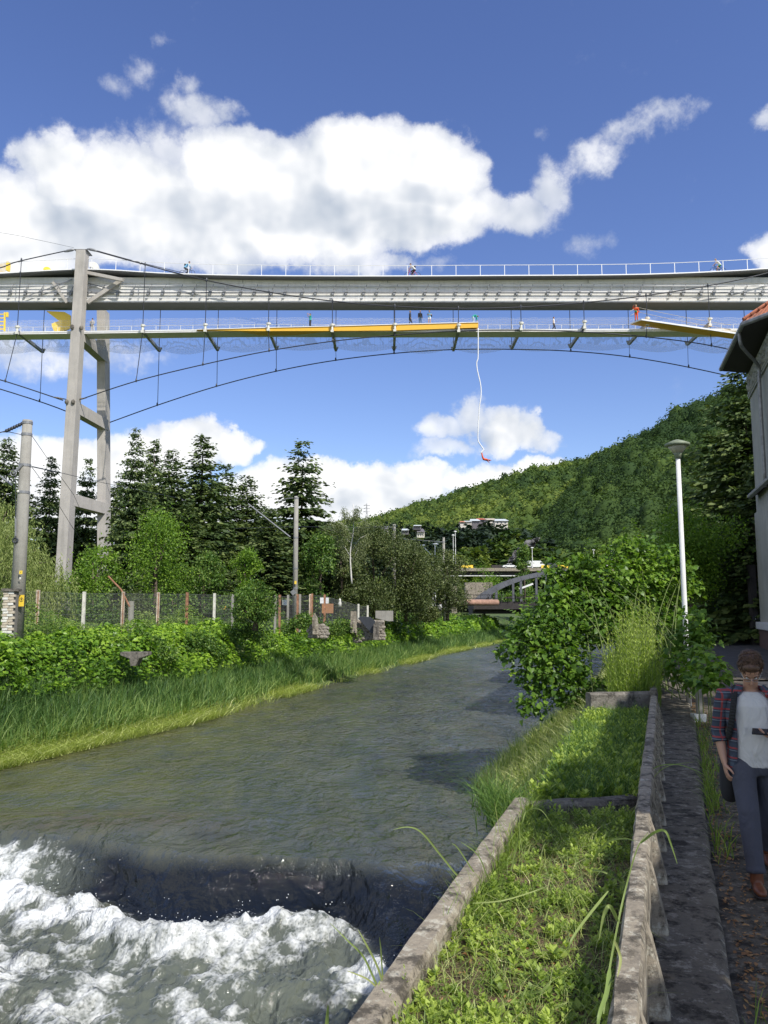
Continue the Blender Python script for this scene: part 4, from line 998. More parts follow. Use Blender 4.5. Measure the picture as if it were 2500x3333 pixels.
a2, e2, l2 = leg('pylon_leg', (328, 1005), (330, 1780), YF + 7.0, YF + 7.0, .95, .95, 1.6, 1.8, -1.2)
def on(a, e, z): return a + (e - a) * ((z - a.z) / (e.z - a.z))
for (py, h_) in ((1093, 1.35), (1332, 1.25), (1628, 1.25)):
    z = P(230, py, YF + .4).z; p, q = on(a1, e1, z) + Vector((.05, 1.2, 0)), on(a2, e2, z) + Vector((.1, .8, 0))
    MB().beam(p, q, .95, h_).build('cross_beam', 'concrete_pylon', pyl, bevel=.02)
mb = MB()
for dx_ in (-.35, .35): mb.ball((a1.x + dx_, a1.y + .6, a1.z + .05), (.30, .4, .22), 10, 6)
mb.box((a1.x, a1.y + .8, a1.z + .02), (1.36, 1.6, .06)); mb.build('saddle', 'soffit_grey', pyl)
mb = MB()
for px, py, sgn in ((228, 815, -1), (300, 813, 1)):
    p = P(px, py, YF); mb.loft([p + Vector((-sgn * .55, 0, .10)), p + Vector((-sgn * .2, 0, .05)), p + Vector((sgn * .3, 0, -.07)), p + Vector((sgn * .6, 0, -.18))], [.05, .16, .15, .05], (0, 1, 0), 8)
mb.build('cable_socket', 'grey_metal', pyl, True)
mb = MB()
for px, py, sgn in ((187, 1295, -1), (266, 1298, 1)):
    p = P(px, py, YF); mb.loft([p + Vector((-sgn * .9, 0, -.15)), p, p + Vector((sgn * .5, 0, .1))], [.04, .10, .05], (0, 1, 0), 8)
for px, py in ((217, 1308), (238, 1308), (235, 1064), (265, 1067)):
    p = P(px, py, YF - 1.0); mb.ball(p, (.22, .12, .28), 8, 5)
mb.build('cable_socket', 'concrete_dark', pyl, True)
MB().beam(P(285, 888, YF + .2), P(402, 912, YF - .2), .3, .34).build('brace', 'concrete_pylon', pyl)
MB().beam(P(285, 985, YF + .55), P(392, 914, YF + .55), .22, .42).build('brace', 'concrete_pylon', pyl)
MB().beam(P(172, 918, YF + .75), P(218, 985, YF + .75), .1, .3).build('brace', 'concrete_pylon', pyl)
for (a, b1, c_, d1) in ((150, 942, 236, 908), (75, 968, 185, 930), (288, 922, 400, 952), (300, 948, 240, 985)):
    MB().tube([P(a, b1, YF + .7), P(c_, d1, YF + .7)], .05, 5).build('tie_rod', 'grey_metal', pyl)
# pale curved chute beside the pylon and the yellow play features
mb = MB(); Yc_ = YF + 3.4
outer = [(291, 852), (308, 852), (316, 857), (319, 870), (322, 915)]; inner = [(291, 869), (300, 869), (303, 875), (303, 890), (301, 915)]
for i in range(4):
    mb.prism([P(*outer[i], Yc_), P(*outer[i + 1], Yc_), P(*inner[i + 1], Yc_), P(*inner[i], Yc_)], (0, .6, 0))
tag(mb.build('curved_chute', 'offwhite'), 'pale curved chute standing on the upper deck beside the pylon', 'chute')
def ypanel(pts, Y, d, name, label, cat): return tag(MB().prism([P(a, b1, Y) for a, b1 in pts], (0, d, 0)).build(name, 'yellow_bright'), label, cat)
ypanel([(150, 1012), (210, 1015), (229, 1026), (229, 1067), (200, 1080), (177, 1080), (169, 1064), (168, 1053), (192, 1044)], YF + 2.3, .25, 'notched_yellow_shape', 'yellow notched panel on the lower deck left of the front pylon leg', 'sculpture')
ypanel([(142, 906), (182, 905), (199, 919), (149, 919)], YF + 3.1, .25, 'small_yellow_shape', 'small yellow panel between the upper deck and the girder', 'sculpture')
ypanel([(152 + 12.5 * math.cos(a), 878 + 10 * math.sin(a)) for a in np.linspace(math.pi, 2 * math.pi, 12)], YF + 3.2, .25, 'yellow_disc', 'yellow disc peeking over the upper deck edge', 'yellow disc')
o = thing('yellow_slat_bench', 'yellow curved slat bench at the left end of the upper deck', 'slat bench', tuple(P(15, 886, YF + 1)))
for i in range(7): MB().tube(poly3([(-30, 858 + i * 4), (-5, 860 + i * 4), (12, 859 + i * 4), (24, 856 + i * 4)], YF + 1, 3), .035, 4).build('slat', 'yellow_bright', o)
MB().box(P(27, 868, YF + 1), (.26, .5, .95)).build('end_panel', 'yellow_bright', o)
o = thing('yellow_ladder', 'yellow ladder on the lower deck at the left edge', 'ladder', tuple(P(6, 1078, YF + 1)))
for px in (16,): MB().beam(P(px, 1017, YF + 1), P(px - 1, 1078, YF + 1), .15, .15).build('stile', 'yellow_bright', o)
MB().beam(P(-20, 1017, YF + 1), P(-21, 1078, YF + 1), .15, .15).build('stile', 'yellow_bright', o)
for i in range(5): MB().beam(P(-20, 1023 + i * 12, YF + 1), P(16, 1023 + i * 12, YF + 1), .09, .09).build('rung', 'yellow_bright', o)
MB().beam(P(24, 1017, YF + 1), P(24, 1032, YF + 1), .2, .2).build('bracket', 'yellow_bright', o)
tag(MB().tube(poly3([(-400, 700), (0, 757), (120, 780), (240, 806)], YF + 1, 5), .02, 4).build('thin_wire', 'grey_metal'), 'thin grey wire running from the pylon top to the upper left', 'wire')
# bungee cord
BC = catmull([P(x, y, YF - .2) for x, y in [(1556.5, 1068), (1556.5, 1120), (1556, 1165), (1552, 1180), (1554, 1205), (1564, 1250), (1566, 1285), (1560, 1330), (1557, 1385), (1556, 1430), (1563, 1446), (1574, 1462), (1572, 1467), (1567, 1471), (1567, 1476), (1569, 1481)]], 6)
tag(MB().tube(BC, .055, 6).build('bungee_cord', 'white_paint', None, True), 'white wavy bungee cord hanging from the yellow platform tip', 'bungee cord')

# ================================================================== low arch bridge, viaduct and things beyond
plain('arch_steel', (.11, .115, .13), .6, .1, var=.25, scale=1.5)
plain('dark_steel', (.035, .03, .028), .8, var=.4, scale=2)
ab = thing('arch_bridge', 'low grey tied arch bridge crossing the river in the distance', 'arch bridge', tuple(P(1560, 1990, 116)))
YA = 116; w0, w1 = P(1540, 1960, YA).x, P(2150, 1960, YA).x
def arch_pts(dy, n=22):
    o_ = []
    for i in range(n):
        s = i / (n - 1); px = 1562 + (2120 - 1562) * s; py = 1958 - 96 * (1 - (2 * s - 1) ** 2) ** .8
        p = P(px, py, YA); o_.append(Vector((p.x, YA + dy, p.z)))
    return o_
for dy in (0, 7):
    mb = MB(); ap = arch_pts(dy)
    for i in range(len(ap) - 1): mb.beam(ap[i], ap[i + 1] + (ap[i + 1] - ap[i]) * .02, .45, .62)
    mb.build('arch', 'arch_steel', ab)
    for s in range(2, 20, 3):
        MB().beam(ap[s], (ap[s].x, YA + dy, P(1700, 1958, YA).z), .32, .32).build('arch_hanger', 'arch_steel', ab)
zd = P(1700, 1958, YA).z
MB().box(((w0 + w1) / 2, YA + 3.5, zd - .55), (w1 - w0, 8.4, 1.1)).build('deck', 'dark_steel', ab)
MB().box(((w0 + w1) / 2, YA + 3.5, zd - 1.4), (w1 - w0, 5.5, .7)).build('deck_girder', 'dark_steel', ab)
mb = MB()
for h in (.45, .95): mb.tube([(w0 - 4, YA - .9, zd + h), (w1, YA - .9, zd + h)], .04, 4)
for i in range(34): mb.box((w0 - 4 + i * 1.0, YA - .9, zd + .48), (.06, .06, .96))
mb.build('railing', 'dark_steel', ab)
MB().beam(P(1690, 1917, YA + 2), P(1735, 1900, YA + 2), .2, .25).build('white_strut', 'white_paint', ab)
MB().box((P(1545, 2000, 117).x - 1.5, YA + 3.5, -2.7), (5, 8, 3.6)).build('abutment', 'concrete_dark', ab)
plain('brown_pipe', (.34, .20, .14), .8, var=.3, scale=3)
tag(MB().tube([P(1440, 1970, 108), P(1475, 1964, 110), P(1530, 1961, 112), P(1620, 1961, 114)], .42, 10).build('water_pipe', 'brown_pipe', None, True), 'thick brown pipe entering the left end of the arch bridge', 'pipe')
tag(MB().box(P(1557, 1930, 125), (4.2, 2, 3.2)).build('concrete_abutment_wall', 'concrete_wall'), 'pale concrete wall under the ivy tree beside the arch bridge', 'concrete wall')
# planters on arch bridge railing
for i, px in enumerate((1655, 1690, 1725, 1768)):
    p = P(px, 1941, YA - 1); o = thing('flower_planter', 'green planter on the arch bridge railing, %s from the left' % ('first', 'second', 'third', 'fourth')[i], 'planter', tuple(p), 0, 'planters on the arch bridge railing')
    MB().box(p + Vector((0, 0, -.15)), (1.0, .3, .25)).build('trough', 'dark_steel', o)
    leaf_cloud([(p.x, p.y, p.z + .12, .55, .3, .25)], 160, .16, 'leaf_tree', 'foliage', o)
# viaduct
YV = 232
vd = thing('road_viaduct', 'concrete road viaduct carrying traffic below the hill', 'viaduct', tuple(P(1700, 1900, YV)))
vx0, vx1 = P(1380, 1850, YV).x, P(2900, 1850, YV).x; zv = P(1650, 1849, YV).z
MB().box(((vx0 + vx1) / 2, YV + 5, zv - .45), (vx1 - vx0, 11, .9)).build('deck', 'concrete_wall', vd)
MB().box(((vx0 + vx1) / 2, YV + 5, zv - 1.5), (vx1 - vx0, 8, 1.2)).build('girder', 'dark_steel', vd)
MB().box(((vx0 + vx1) / 2, YV + .8, zv - 2.2), (vx1 - vx0, .8, .25)).build('flange', 'concrete_pale', vd)
for px in (1480, 1720, 1960, 2200, 2440): MB().box((P(px, 1850, YV).x, YV + 5, (zv - 2 - 4) / 2), (1.6, 5, zv + 2)).build('pier', 'concrete_wall', vd)
for i, (a, c_, mt) in enumerate([(1501, 1540, 'yellow_bright'), (1600, 1633, 'dark_steel'), (1762, 1789, 'yellow_bright'), (1815, 1858, 'yellow_bright'), (1963, 2020, 'concrete_pale'), (2020, 2046, 'yellow_bright'), (2060, 2120, 'concrete_pale'), (1868, 1940, 'concrete_wall')]):
    p, q = P(a, 1842, YV + .6), P(c_, 1842, YV + .6)
    MB().box(((p.x + q.x) / 2, YV + .6, zv + .45), (q.x - p.x, .15, .9)).build('barrier_panel', mt, vd)
for i, (px, top, bot, Y) in enumerate([(1732, 1783, 1850, 234), (1990, 1776, 1850, 234), (1932, 1790, 1850, 240), (1482, 1730, 1850, 234), (1475, 1742, 1850, 240), (2140, 1770, 1850, 236)]):
    p = P(px, top, Y); o = thing('highway_lamp', 'thin lamp post on the viaduct, %s' % ['right of the poplar', 'right of the pale building', 'between two yellow barriers', 'double headed at the left end', 'shorter one at the left end', 'behind the leafy bush'][i], 'lamp post', (p.x, Y, zv), 0, 'lamp posts on the viaduct')
    MB().tube([(p.x, Y, zv), (p.x, Y, p.z)], [.12, .07], 6).build('post', 'concrete_pale', o)
    MB().ball((p.x, Y, p.z), (.45, .3, .2), 8, 5).build('lamp_head', 'white_paint', o)
# cars: side profile body, glass house, wheels
def carmesh(kind):
    L = 4.4
    b_ = MB(); g = MB(); w = MB(); l_ = MB()
    if kind == 'sedan':
        low = [(-2.2, .35), (-2.2, .78), (-1.9, .92), (-1.25, .95), (1.0, .92), (1.9, .80), (2.18, .62), (2.2, .35)]
        top = [(-1.45, .93), (-.95, 1.38), (.35, 1.42), (1.05, .92)]; tw = .74
    elif kind == 'hatch':
        low = [(-2.0, .35), (-2.0, .9), (-1.8, 1.0), (1.1, .98), (1.85, .85), (2.0, .6), (2.0, .35)]; top = [(-1.85, .98), (-1.55, 1.45), (.3, 1.48), (1.1, .98)]; tw = .76
    else:
        low = [(-2.6, .4), (-2.6, 2.1), (-2.4, 2.25), (1.3, 2.25), (1.9, 1.35), (2.5, 1.15), (2.55, .4)]; top = [(1.0, 1.4), (1.2, 2.0), (1.38, 2.0), (1.80, 1.4)]; tw = .90
    b_.prism([(x, -.86, z) for x, z in low], (0, 1.72, 0))
    g.prism([(x, -tw, z) for x, z in top], (0, 2 * tw, 0))
    if kind != 'van': b_.prism([(top[1][0] - .03, -tw - .01, top[1][1]), (top[1][0] + .05, -tw - .01, top[1][1] + .05), (top[2][0], -tw - .01, top[2][1] + .05), (top[2][0] + .06, -tw - .01, top[2][1])], (0, 2 * tw + .02, 0))
    if kind != 'van': b_.beam((-.3, -tw - .01, .9), (-.25, -tw - .01, 1.42), .06, .03); b_.beam((-.3, tw + .01, .9), (-.25, tw + .01, 1.42), .06, .03)
    wl = MB(); wl.loft([(0, -.11, 0), (0, .11, 0)], [.33, .33], (1, 0, 0), 14)
    rm = MB(); rm.loft([(0, -.125, 0), (0, .125, 0)], [.2, .2], (1, 0, 0), 10)
    hl = MB().box((0, 0, 0), (.08, .34, .16))
    return b_, g.mesh('windows', 'glass_dark'), wl.mesh('wheel', 'tyre'), rm.mesh('rim', 'chrome'), hl.mesh('headlight', 'white_paint'), L
CM = {}
def car(kind, paint, p, rz, label, cat='car', name='parked_car', group=None):
    if kind not in CM: CM[kind] = carmesh(kind)
    b_, g, wl, rm, hl, L = CM[kind]
    o = thing(name, label, cat, tuple(p), rz, group)
    link('body', b_.mesh('body', paint, False, bevel=.06), o); link('windows', g, o)
    for sx in (-1.35, 1.35):
        for sy in (-.80, .80):
            w_ = link('wheel', wl, o, (sx, sy, .33)); link('rim', rm, w_)
    for sy in (-.6, .6): link('headlight', hl, o, (2.17 if kind == 'sedan' else 1.97 if kind == 'hatch' else 2.52, sy, .66))
    return o
plain('car_white', (.72, .73, .70), .3, var=.03); plain('car_dark', (.04, .045, .06), .3, var=.05); plain('car_silver', (.35, .37, .38), .3, .5, var=.04); plain('car_yellow', (.75, .55, .06), .4)
def onv(px, Y=YV + 2.2): return Vector((P(px, 1845, Y).x, Y, zv + .0))
car('sedan', 'car_white', onv(1660), 0, 'white sedan driving on the viaduct left of the poplar', name='moving_car')
car('van', 'car_white', onv(1745, YV + 3), 0, 'white van on the viaduct right of the poplar', 'van', 'white_van')
car('hatch', 'car_dark', onv(1802), 0, 'dark car between the yellow barriers on the viaduct', name='moving_car')
car('hatch', 'car_silver', onv(1905), 0, 'silver car on the viaduct near the middle lamp post', name='moving_car')
# road deck sheet for cars: their wheels stand on the deck top (zv)
# hillside houses
def house(px, top, bot, wpx, Y, roof, wall, label, name='hillside_house'):
    p = P(px, bot, Y); w = wpx / F * Y; h = (bot - top) / F * Y
    o = thing(name, label, 'house', tuple(p), 0)
    z0 = p.z - (3 if Y > 300 else .6); eave = p.z + h * .45
    MB().box((p.x, Y, (z0 + eave) / 2), (w * .9, 9, eave - z0)).build('wall', wall, o)
    MB().prism([(p.x - w / 2, Y - 5.2, eave), (p.x + w / 2, Y - 5.2, eave), (p.x + w * .36, Y, p.z + h), (p.x - w * .36, Y, p.z + h)], (0, .1, .15)).prism([(p.x - w / 2, Y + 5, eave), (p.x + w / 2, Y + 5, eave), (p.x + w * .36, Y + .1, p.z + h), (p.x - w * .36, Y + .1, p.z + h)], (0, .1, .15)).build('roof', roof, o)
    for i in range(3): MB().box((p.x + (i - 1) * w * .27, Y - 4.53, p.z + h * .1), (w * .1, .1, h * .28)).build('window', 'glass_dark', o)
    return o
plain('roof_red', (.45, .12, .08), .8); plain('roof_orange', (.52, .22, .13), .8); plain('roof_pale', (.50, .54, .55), .6); plain('roof_tan', (.46, .40, .32), .8)
plain('house_wall', (.62, .58, .5), .8); plain('house_dark', (.14, .13, .14), .9)
for a in [(1503, 1697, 1707, 18, 395, 'roof_orange', 'house_wall', 'small orange roofed house at the left end of the hillside row'), (1520, 1696, 1706, 26, 400, 'roof_pale', 'house_wall', 'grey roofed house second from the left in the hillside row'),
          (1543, 1690, 1706, 34, 405, 'roof_pale', 'house_dark', 'pale roofed house left of the red roof on the hillside'), (1562, 1688, 1700, 30, 410, 'roof_red', 'house_dark', 'red roofed house in the middle of the hillside row'),
          (1590, 1688, 1702, 50, 412, 'roof_tan', 'house_wall', 'wide tan roofed house on the hillside'), (1628, 1690, 1706, 46, 405, 'roof_pale', 'house_wall', 'pale roofed house at the right end of the hillside row'),
          (1253, 1714, 1738, 26, 268, 'house_dark', 'house_wall', 'dark roofed house left of the third catenary pole'), (1357, 1710, 1722, 26, 268, 'roof_pale', 'house_dark', 'grey roofed house in the pine wood'),
          (1368, 1722, 1748, 26, 268, 'house_dark', 'house_wall', 'dark gabled house with a white window in the pine wood'), (1318, 1722, 1738, 24, 268, 'roof_pale', 'house_dark', 'low house right of the third catenary pole')]: house(*a)
# transmission towers on the ridge
for i, (px, top, bot, Y, lb) in enumerate([(1194, 1638, 1712, 1500, 'tallest lattice transmission tower left of the hill'), (1277, 1658, 1690, 1500, 'small lattice tower at the foot of the ridge'), (1407, 1616, 1648, 1400, 'lattice tower standing on the hill ridge')]):
    a, c_ = P(px, top, Y), P(px, bot, Y); H = a.z - c_.z; mb = MB(); rr = .35 if i else .5
    for sx in (-1, 1):
        for sy in (-1, 1): mb.tube([(a.x + sx * H * .09, Y + sy * 3, c_.z), (a.x + sx * H * .02, Y + sy * .6, c_.z + H * .6), (a.x, Y, a.z)], rr * .7, 4)
    for f in (.62, .76, .9): mb.tube([(a.x - H * .16 * (1.3 - f * .5), Y, c_.z + H * f), (a.x + H * .16 * (1.3 - f * .5), Y, c_.z + H * f)], rr * .8, 4); mb.tube([(a.x - H * .16 * (1.3 - f * .5), Y, c_.z + H * f), (a.x, Y, c_.z + H * (f + .06))], rr * .5, 4)
    for k in range(5):
        f = k * .12; g = .09 - .07 * f / .6; mb.tube([(a.x - H * g, Y - 2, c_.z + H * f), (a.x + H * (g - .012), Y - 2, c_.z + H * (f + .12))], rr * .4, 4); mb.tube([(a.x + H * g, Y - 2, c_.z + H * f), (a.x - H * (g - .012), Y - 2, c_.z + H * (f + .12))], rr * .4, 4)
    tag(mb.build('transmission_tower', 'grey_metal'), lb, 'transmission tower')
concrete('concrete_ledge', (.20, .175, .135), (.10, .088, .07), 1.2, lich=(.34, .31, .25), bump=.8)  # albedo lowered to stand for tree and house shade on the ledge
leafm('leaf_bush', (.030, .075, .012), (.085, .165, .018), (.20, .31, .036), .36, rough=.42)
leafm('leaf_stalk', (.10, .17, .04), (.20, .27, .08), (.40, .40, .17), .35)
# ================================================================== river wall, planters, path on the right
def SX(off, Y): return .345 * Y + off
ZPAR, ZSOIL, ZOUT, ZLED, ZST = -1.5, -1.86, -1.72, -1.95, -2.03
def wallstrip(path, w, ztop, zbot, jit=.003, seed=0, step=.3):
    """a cast wall following path (x,y); top slightly worn"""
    r = np.random.default_rng(seed); L = []
    for i in range(len(path) - 1):
        a, b_ = Vector(path[i]), Vector(path[i + 1]); n = max(1, int((b_ - a).length / step))
        for k in range(n): L.append(a.lerp(b_, k / n))
    L.append(Vector(path[-1])); mb = MB(); V = []; m_ = 7
    for i, p in enumerate(L):
        d = (L[min(i + 1, len(L) - 1)] - L[max(i - 1, 0)]).normalized(); nrm = Vector((d.y, -d.x))
        j = lambda s=1: r.normal() * jit * s
        for (o_, z) in ((-.5, zbot), (-.5, ztop - .03), (-.38, ztop), (0, ztop + .004), (.38, ztop), (.5, ztop - .035), (.5, zbot)):
            q = p + nrm * (w * o_ + (j() if z > zbot else 0)); V.append((q.x, q.y, z + (j(.6) if z > zbot else 0)))
    F_ = [(i * m_ + a, i * m_ + a + 1, (i + 1) * m_ + a + 1, (i + 1) * m_ + a) for i in range(len(L) - 1) for a in range(m_ - 1)]
    mb.add(V, F_ + [tuple(range(m_)), tuple((len(L) - 1) * m_ + a for a in reversed(range(m_)))]); return mb
# river wall: one low kerb on top of a sheer face
wl = thing('river_wall', 'low weathered concrete kerb wall along the river side of the planter', 'concrete wall', (SX(-1.3, 5), 5, -5.5))
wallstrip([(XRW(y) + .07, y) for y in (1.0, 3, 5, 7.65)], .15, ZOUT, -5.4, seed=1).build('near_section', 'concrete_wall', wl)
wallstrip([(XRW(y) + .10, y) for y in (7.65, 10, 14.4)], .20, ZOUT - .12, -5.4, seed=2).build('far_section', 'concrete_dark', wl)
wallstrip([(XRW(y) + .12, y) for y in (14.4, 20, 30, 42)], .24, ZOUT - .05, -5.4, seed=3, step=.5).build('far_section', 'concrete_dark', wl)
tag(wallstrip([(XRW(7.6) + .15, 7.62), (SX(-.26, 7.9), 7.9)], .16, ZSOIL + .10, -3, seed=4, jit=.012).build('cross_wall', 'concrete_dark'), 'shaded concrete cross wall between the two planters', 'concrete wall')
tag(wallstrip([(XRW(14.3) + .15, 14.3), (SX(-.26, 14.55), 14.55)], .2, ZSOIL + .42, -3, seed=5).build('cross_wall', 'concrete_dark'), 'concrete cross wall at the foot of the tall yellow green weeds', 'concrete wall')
# parapet with buttress ribs
pp = thing('parapet_wall', 'lichen spotted concrete parapet with buttress ribs beside the path', 'parapet', (SX(-.2, 6), 6, -2.05))
po = -.202
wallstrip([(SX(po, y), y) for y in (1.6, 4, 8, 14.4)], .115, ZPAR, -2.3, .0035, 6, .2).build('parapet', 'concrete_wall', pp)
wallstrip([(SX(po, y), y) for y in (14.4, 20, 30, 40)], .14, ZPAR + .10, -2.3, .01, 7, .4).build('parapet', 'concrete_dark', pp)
rib = MB()
for (ya, yb) in ((-.07, .07),):
    c0 = [(.055, ZPAR - .02), (.085, ZPAR - .10), (.17, ZLED - .02), (.05, ZLED - .02)]
    rib.prism([(x + .345 * ya, ya, z + 1.95) for x, z in c0], (.345 * (yb - ya), yb - ya, 0))
ribm = rib.mesh('buttress_rib', 'concrete_wall', bevel=.012)
for k in range(14):
    y = 2.45 + k * .88 + .1 * math.sin(k * 5); link('buttress_rib', ribm, pp, Vector((SX(po, y), y, -1.95)) - wloc(pp))
# ledge
lg = MB(); V = []; ys_ = np.arange(1.5, 30, .25)
wd_ = lambda y: np.interp(y, [0, 6, 9, 14, 30], [.28, .30, .36, .50, .55])
for y in ys_:
    r_ = random.uniform(-.012, .012)
    V += [(SX(-.12, y), y, ZLED), (SX(wd_(y) - .03, y) + r_, y, ZLED + random.uniform(-.006, .004)), (SX(wd_(y), y) + r_, y, ZLED - .03), (SX(wd_(y), y) + r_ * .5, y, ZLED - .3)]
lg.add(V, [(i * 4 + a, i * 4 + a + 1, (i + 1) * 4 + a + 1, (i + 1) * 4 + a) for i in range(len(ys_) - 1) for a in range(3)])
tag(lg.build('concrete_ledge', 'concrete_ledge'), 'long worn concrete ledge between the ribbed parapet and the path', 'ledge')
# street sheets
def sheet(name, offs, ys, zf, mat, kind='structure', noise=0):
    V = []
    for y in ys:
        for o_ in offs: V.append((SX(o_, y), y, zf(y) + noise * (vnoise(SX(o_, y) * 2.3, y * 2.3, 7) - .5)))
    a = np.array(V); o = link(name, npmesh(name, a, [grid_faces(len(ys), len(offs))], mat)); return tag(o, kind=kind)
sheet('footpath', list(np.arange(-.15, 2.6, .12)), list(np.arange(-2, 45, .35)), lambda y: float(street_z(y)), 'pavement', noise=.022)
sheet('street', [2.5, 3.5, 5, 7, 9, 12, 16], list(np.arange(-2, 120, 2)), lambda y: float(street_z(y)) - .02, 'asphalt')
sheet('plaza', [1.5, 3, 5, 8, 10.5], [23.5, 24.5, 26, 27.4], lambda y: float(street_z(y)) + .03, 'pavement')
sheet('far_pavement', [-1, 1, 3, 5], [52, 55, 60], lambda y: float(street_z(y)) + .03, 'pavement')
# soil beds
def bed(name, y0, y1, z, amp, mat='soil'):
    ys = np.arange(y0, y1 + .01, .07); fx_ = np.linspace(0, 1, 30); Y_ = np.repeat(ys[:, None], 30, 1)
    xa = XRW(ys)[:, None] + .1; xb = (.345 * ys - .22)[:, None]; X_ = xa + (xb - xa) * fx_[None]
    Z_ = z + amp * (fbm(X_ * 2.1, Y_ * 2.1, 4, 201) - .5) + .03 * (fbm(X_ * 14, Y_ * 14, 3, 203) - .5)
    tag(link(name, npmesh(name, np.stack([X_, Y_, Z_], 2).reshape(-1, 3), [grid_faces(*X_.shape)], mat, smooth=True)), kind='structure'); return z
bed('soil', 1.2, 7.7, ZSOIL, .10); bed('soil', 7.8, 14.4, ZSOIL - .04, .16); bed('soil', 14.6, 40, ZSOIL + .2, .2, 'ground_grass')
def small_plants(n, y0, y1, z, hmin, hmax, lf, mat, name, label, mask, per=14, seed=0, xr=(0.12, -.24), narrow=.27):
    y = rng.uniform(y0, y1, n * 3); f = rng.random(n * 3); xa = XRW(y) + xr[0]; xb = .345 * y + xr[1]; x = xa + (xb - xa) * f
    k = rng.random(n * 3) < mask(x, y, f); x, y = x[k][:n], y[k][:n]; n = len(x)
    h = rng.uniform(hmin, hmax, n); sp = rng.random(n); ln = rng.normal(size=(n, 2)) * .35
    idx = np.repeat(np.arange(n), per); t_ = np.tile((np.arange(per) + .5) / per, n); a = np.tile(np.arange(per) * 2.4, n) + sp[idx] * 20
    B = np.stack([x[idx] + ln[idx, 0] * h[idx] * t_, y[idx] + ln[idx, 1] * h[idx] * t_, z + h[idx] * t_ * .95 + .005], 1)
    up = np.interp(t_, [0, 1], [.15, 1.2]) + rng.normal(size=len(t_)) * .2
    D = np.stack([np.cos(a), np.sin(a), up], 1); N = np.stack([-np.cos(a) * .4, -np.sin(a) * .4, np.ones(len(a))], 1)
    L = lf * (.7 + .6 * sp[idx]) * (1.15 - .55 * t_) * rng.uniform(.8, 1.2, len(t_))
    nar = np.where(sp[idx] < .6, narrow, .62)
    V, Fq = diamonds(B, D, unit(N), L, L * nar, .12, .5)
    tt = np.clip(.12 + .9 * (fbm(x * 1.7, y * 1.7, 3, 221)[idx] - .35) + .5 * sp[idx] + .35 * t_ * .6 + .12 * rng.normal(size=len(t_)), 0, 1)
    # stems
    sb = np.stack([x, y, np.full(n, z - .01)], 1); Vs, Fs, Ts = blades(sb, h, ln + 1e-6, np.linalg.norm(ln, axis=1), .005, 2, 0)
    nV = len(V); V = np.concatenate([V, Vs]); 
    tag(link(name, npmesh(name, V, [Fq, Ts + nV], mat, np.concatenate([np.repeat(tt, 4), np.full(len(Vs), .3)]))), label, 'weeds', kind='stuff')
def m1(x, y, f):
    v = fbm(x * 1.9, y * 1.5, 3, 211)
    bare = np.exp(-((x - .345 * y + .62) / .38) ** 2 - ((y - 5.2) / 1.2) ** 2)
    return np.clip((v - .42) * 6 + .02 - bare * .9, 0.06, 1)
small_plants(1150, 2.5, 7.55, ZSOIL + .0, .02, .12, .040, 'leaf_weed', 'weeds', 'low bright green weeds covering the near planter soil', m1, 13)
small_plants(420, 2.5, 7.5, ZSOIL, .02, .05, .060, 'leaf_weed', 'broadleaf_weeds', 'round leaved low weeds dotted over the near planter', lambda x, y, f: .25 + 0 * x, 7, narrow=.8)
small_plants(2300, 7.85, 14.3, ZSOIL, .06, .20, .085, 'leaf_weed', 'weeds', 'dense weeds in the shaded second planter', lambda x, y, f: np.clip(fbm(x * 1.5, y * 1.5, 3, 213) * 2 - .2, .15, 1), 13)
def blade_field(n, xf, mat, name, label, h, w, amt, z, k=3, tint=(2, 3), cat='grass', curl=1):
    x, y = xf(n); n = len(x); zz = z(x, y) if callable(z) else np.full(n, z)
    V, Fq, T = blades(np.stack([x, y, zz], 1), rng.uniform(*h, n), rng.normal(size=(n, 2)), rng.uniform(*amt, n), rng.uniform(*w, n), k, curl)
    return tag(link(name, npmesh(name, V, [Fq, T], mat, np.repeat(rng.beta(*tint, n), 2 * k + 1))), label, cat, kind='stuff')
def in_planter(y0, y1, a=.15, b_=-.25):
    def f(n):
        y = rng.uniform(y0, y1, n); s = rng.random(n); xa = XRW(y) + a; return xa + (.345 * y + b_ - xa) * s, y
    return f
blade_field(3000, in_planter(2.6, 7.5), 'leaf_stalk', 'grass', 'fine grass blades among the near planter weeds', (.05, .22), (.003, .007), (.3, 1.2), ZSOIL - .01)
small_plants(40, 2.6, 7.4, ZSOIL, .12, .30, .045, 'leaf_weed', 'tall_weeds_near', 'scattered taller leafy stems in the near planter', lambda x, y, f: .6 + 0 * x, 20)
blade_field(1600, in_planter(2.6, 7.5), 'leaf_pale', 'dry_grass', 'flattened dry pale grass on the near planter soil', (.08, .26), (.002, .005), (.9, 1.8), ZSOIL, 3, (2, 2), curl=1.3)
blade_field(6000, in_planter(7.9, 14.2), 'leaf_reed', 'grass', 'fine grass blades in the shaded second planter', (.12, .42), (.006, .012), (.3, 1.0), ZSOIL - .01)
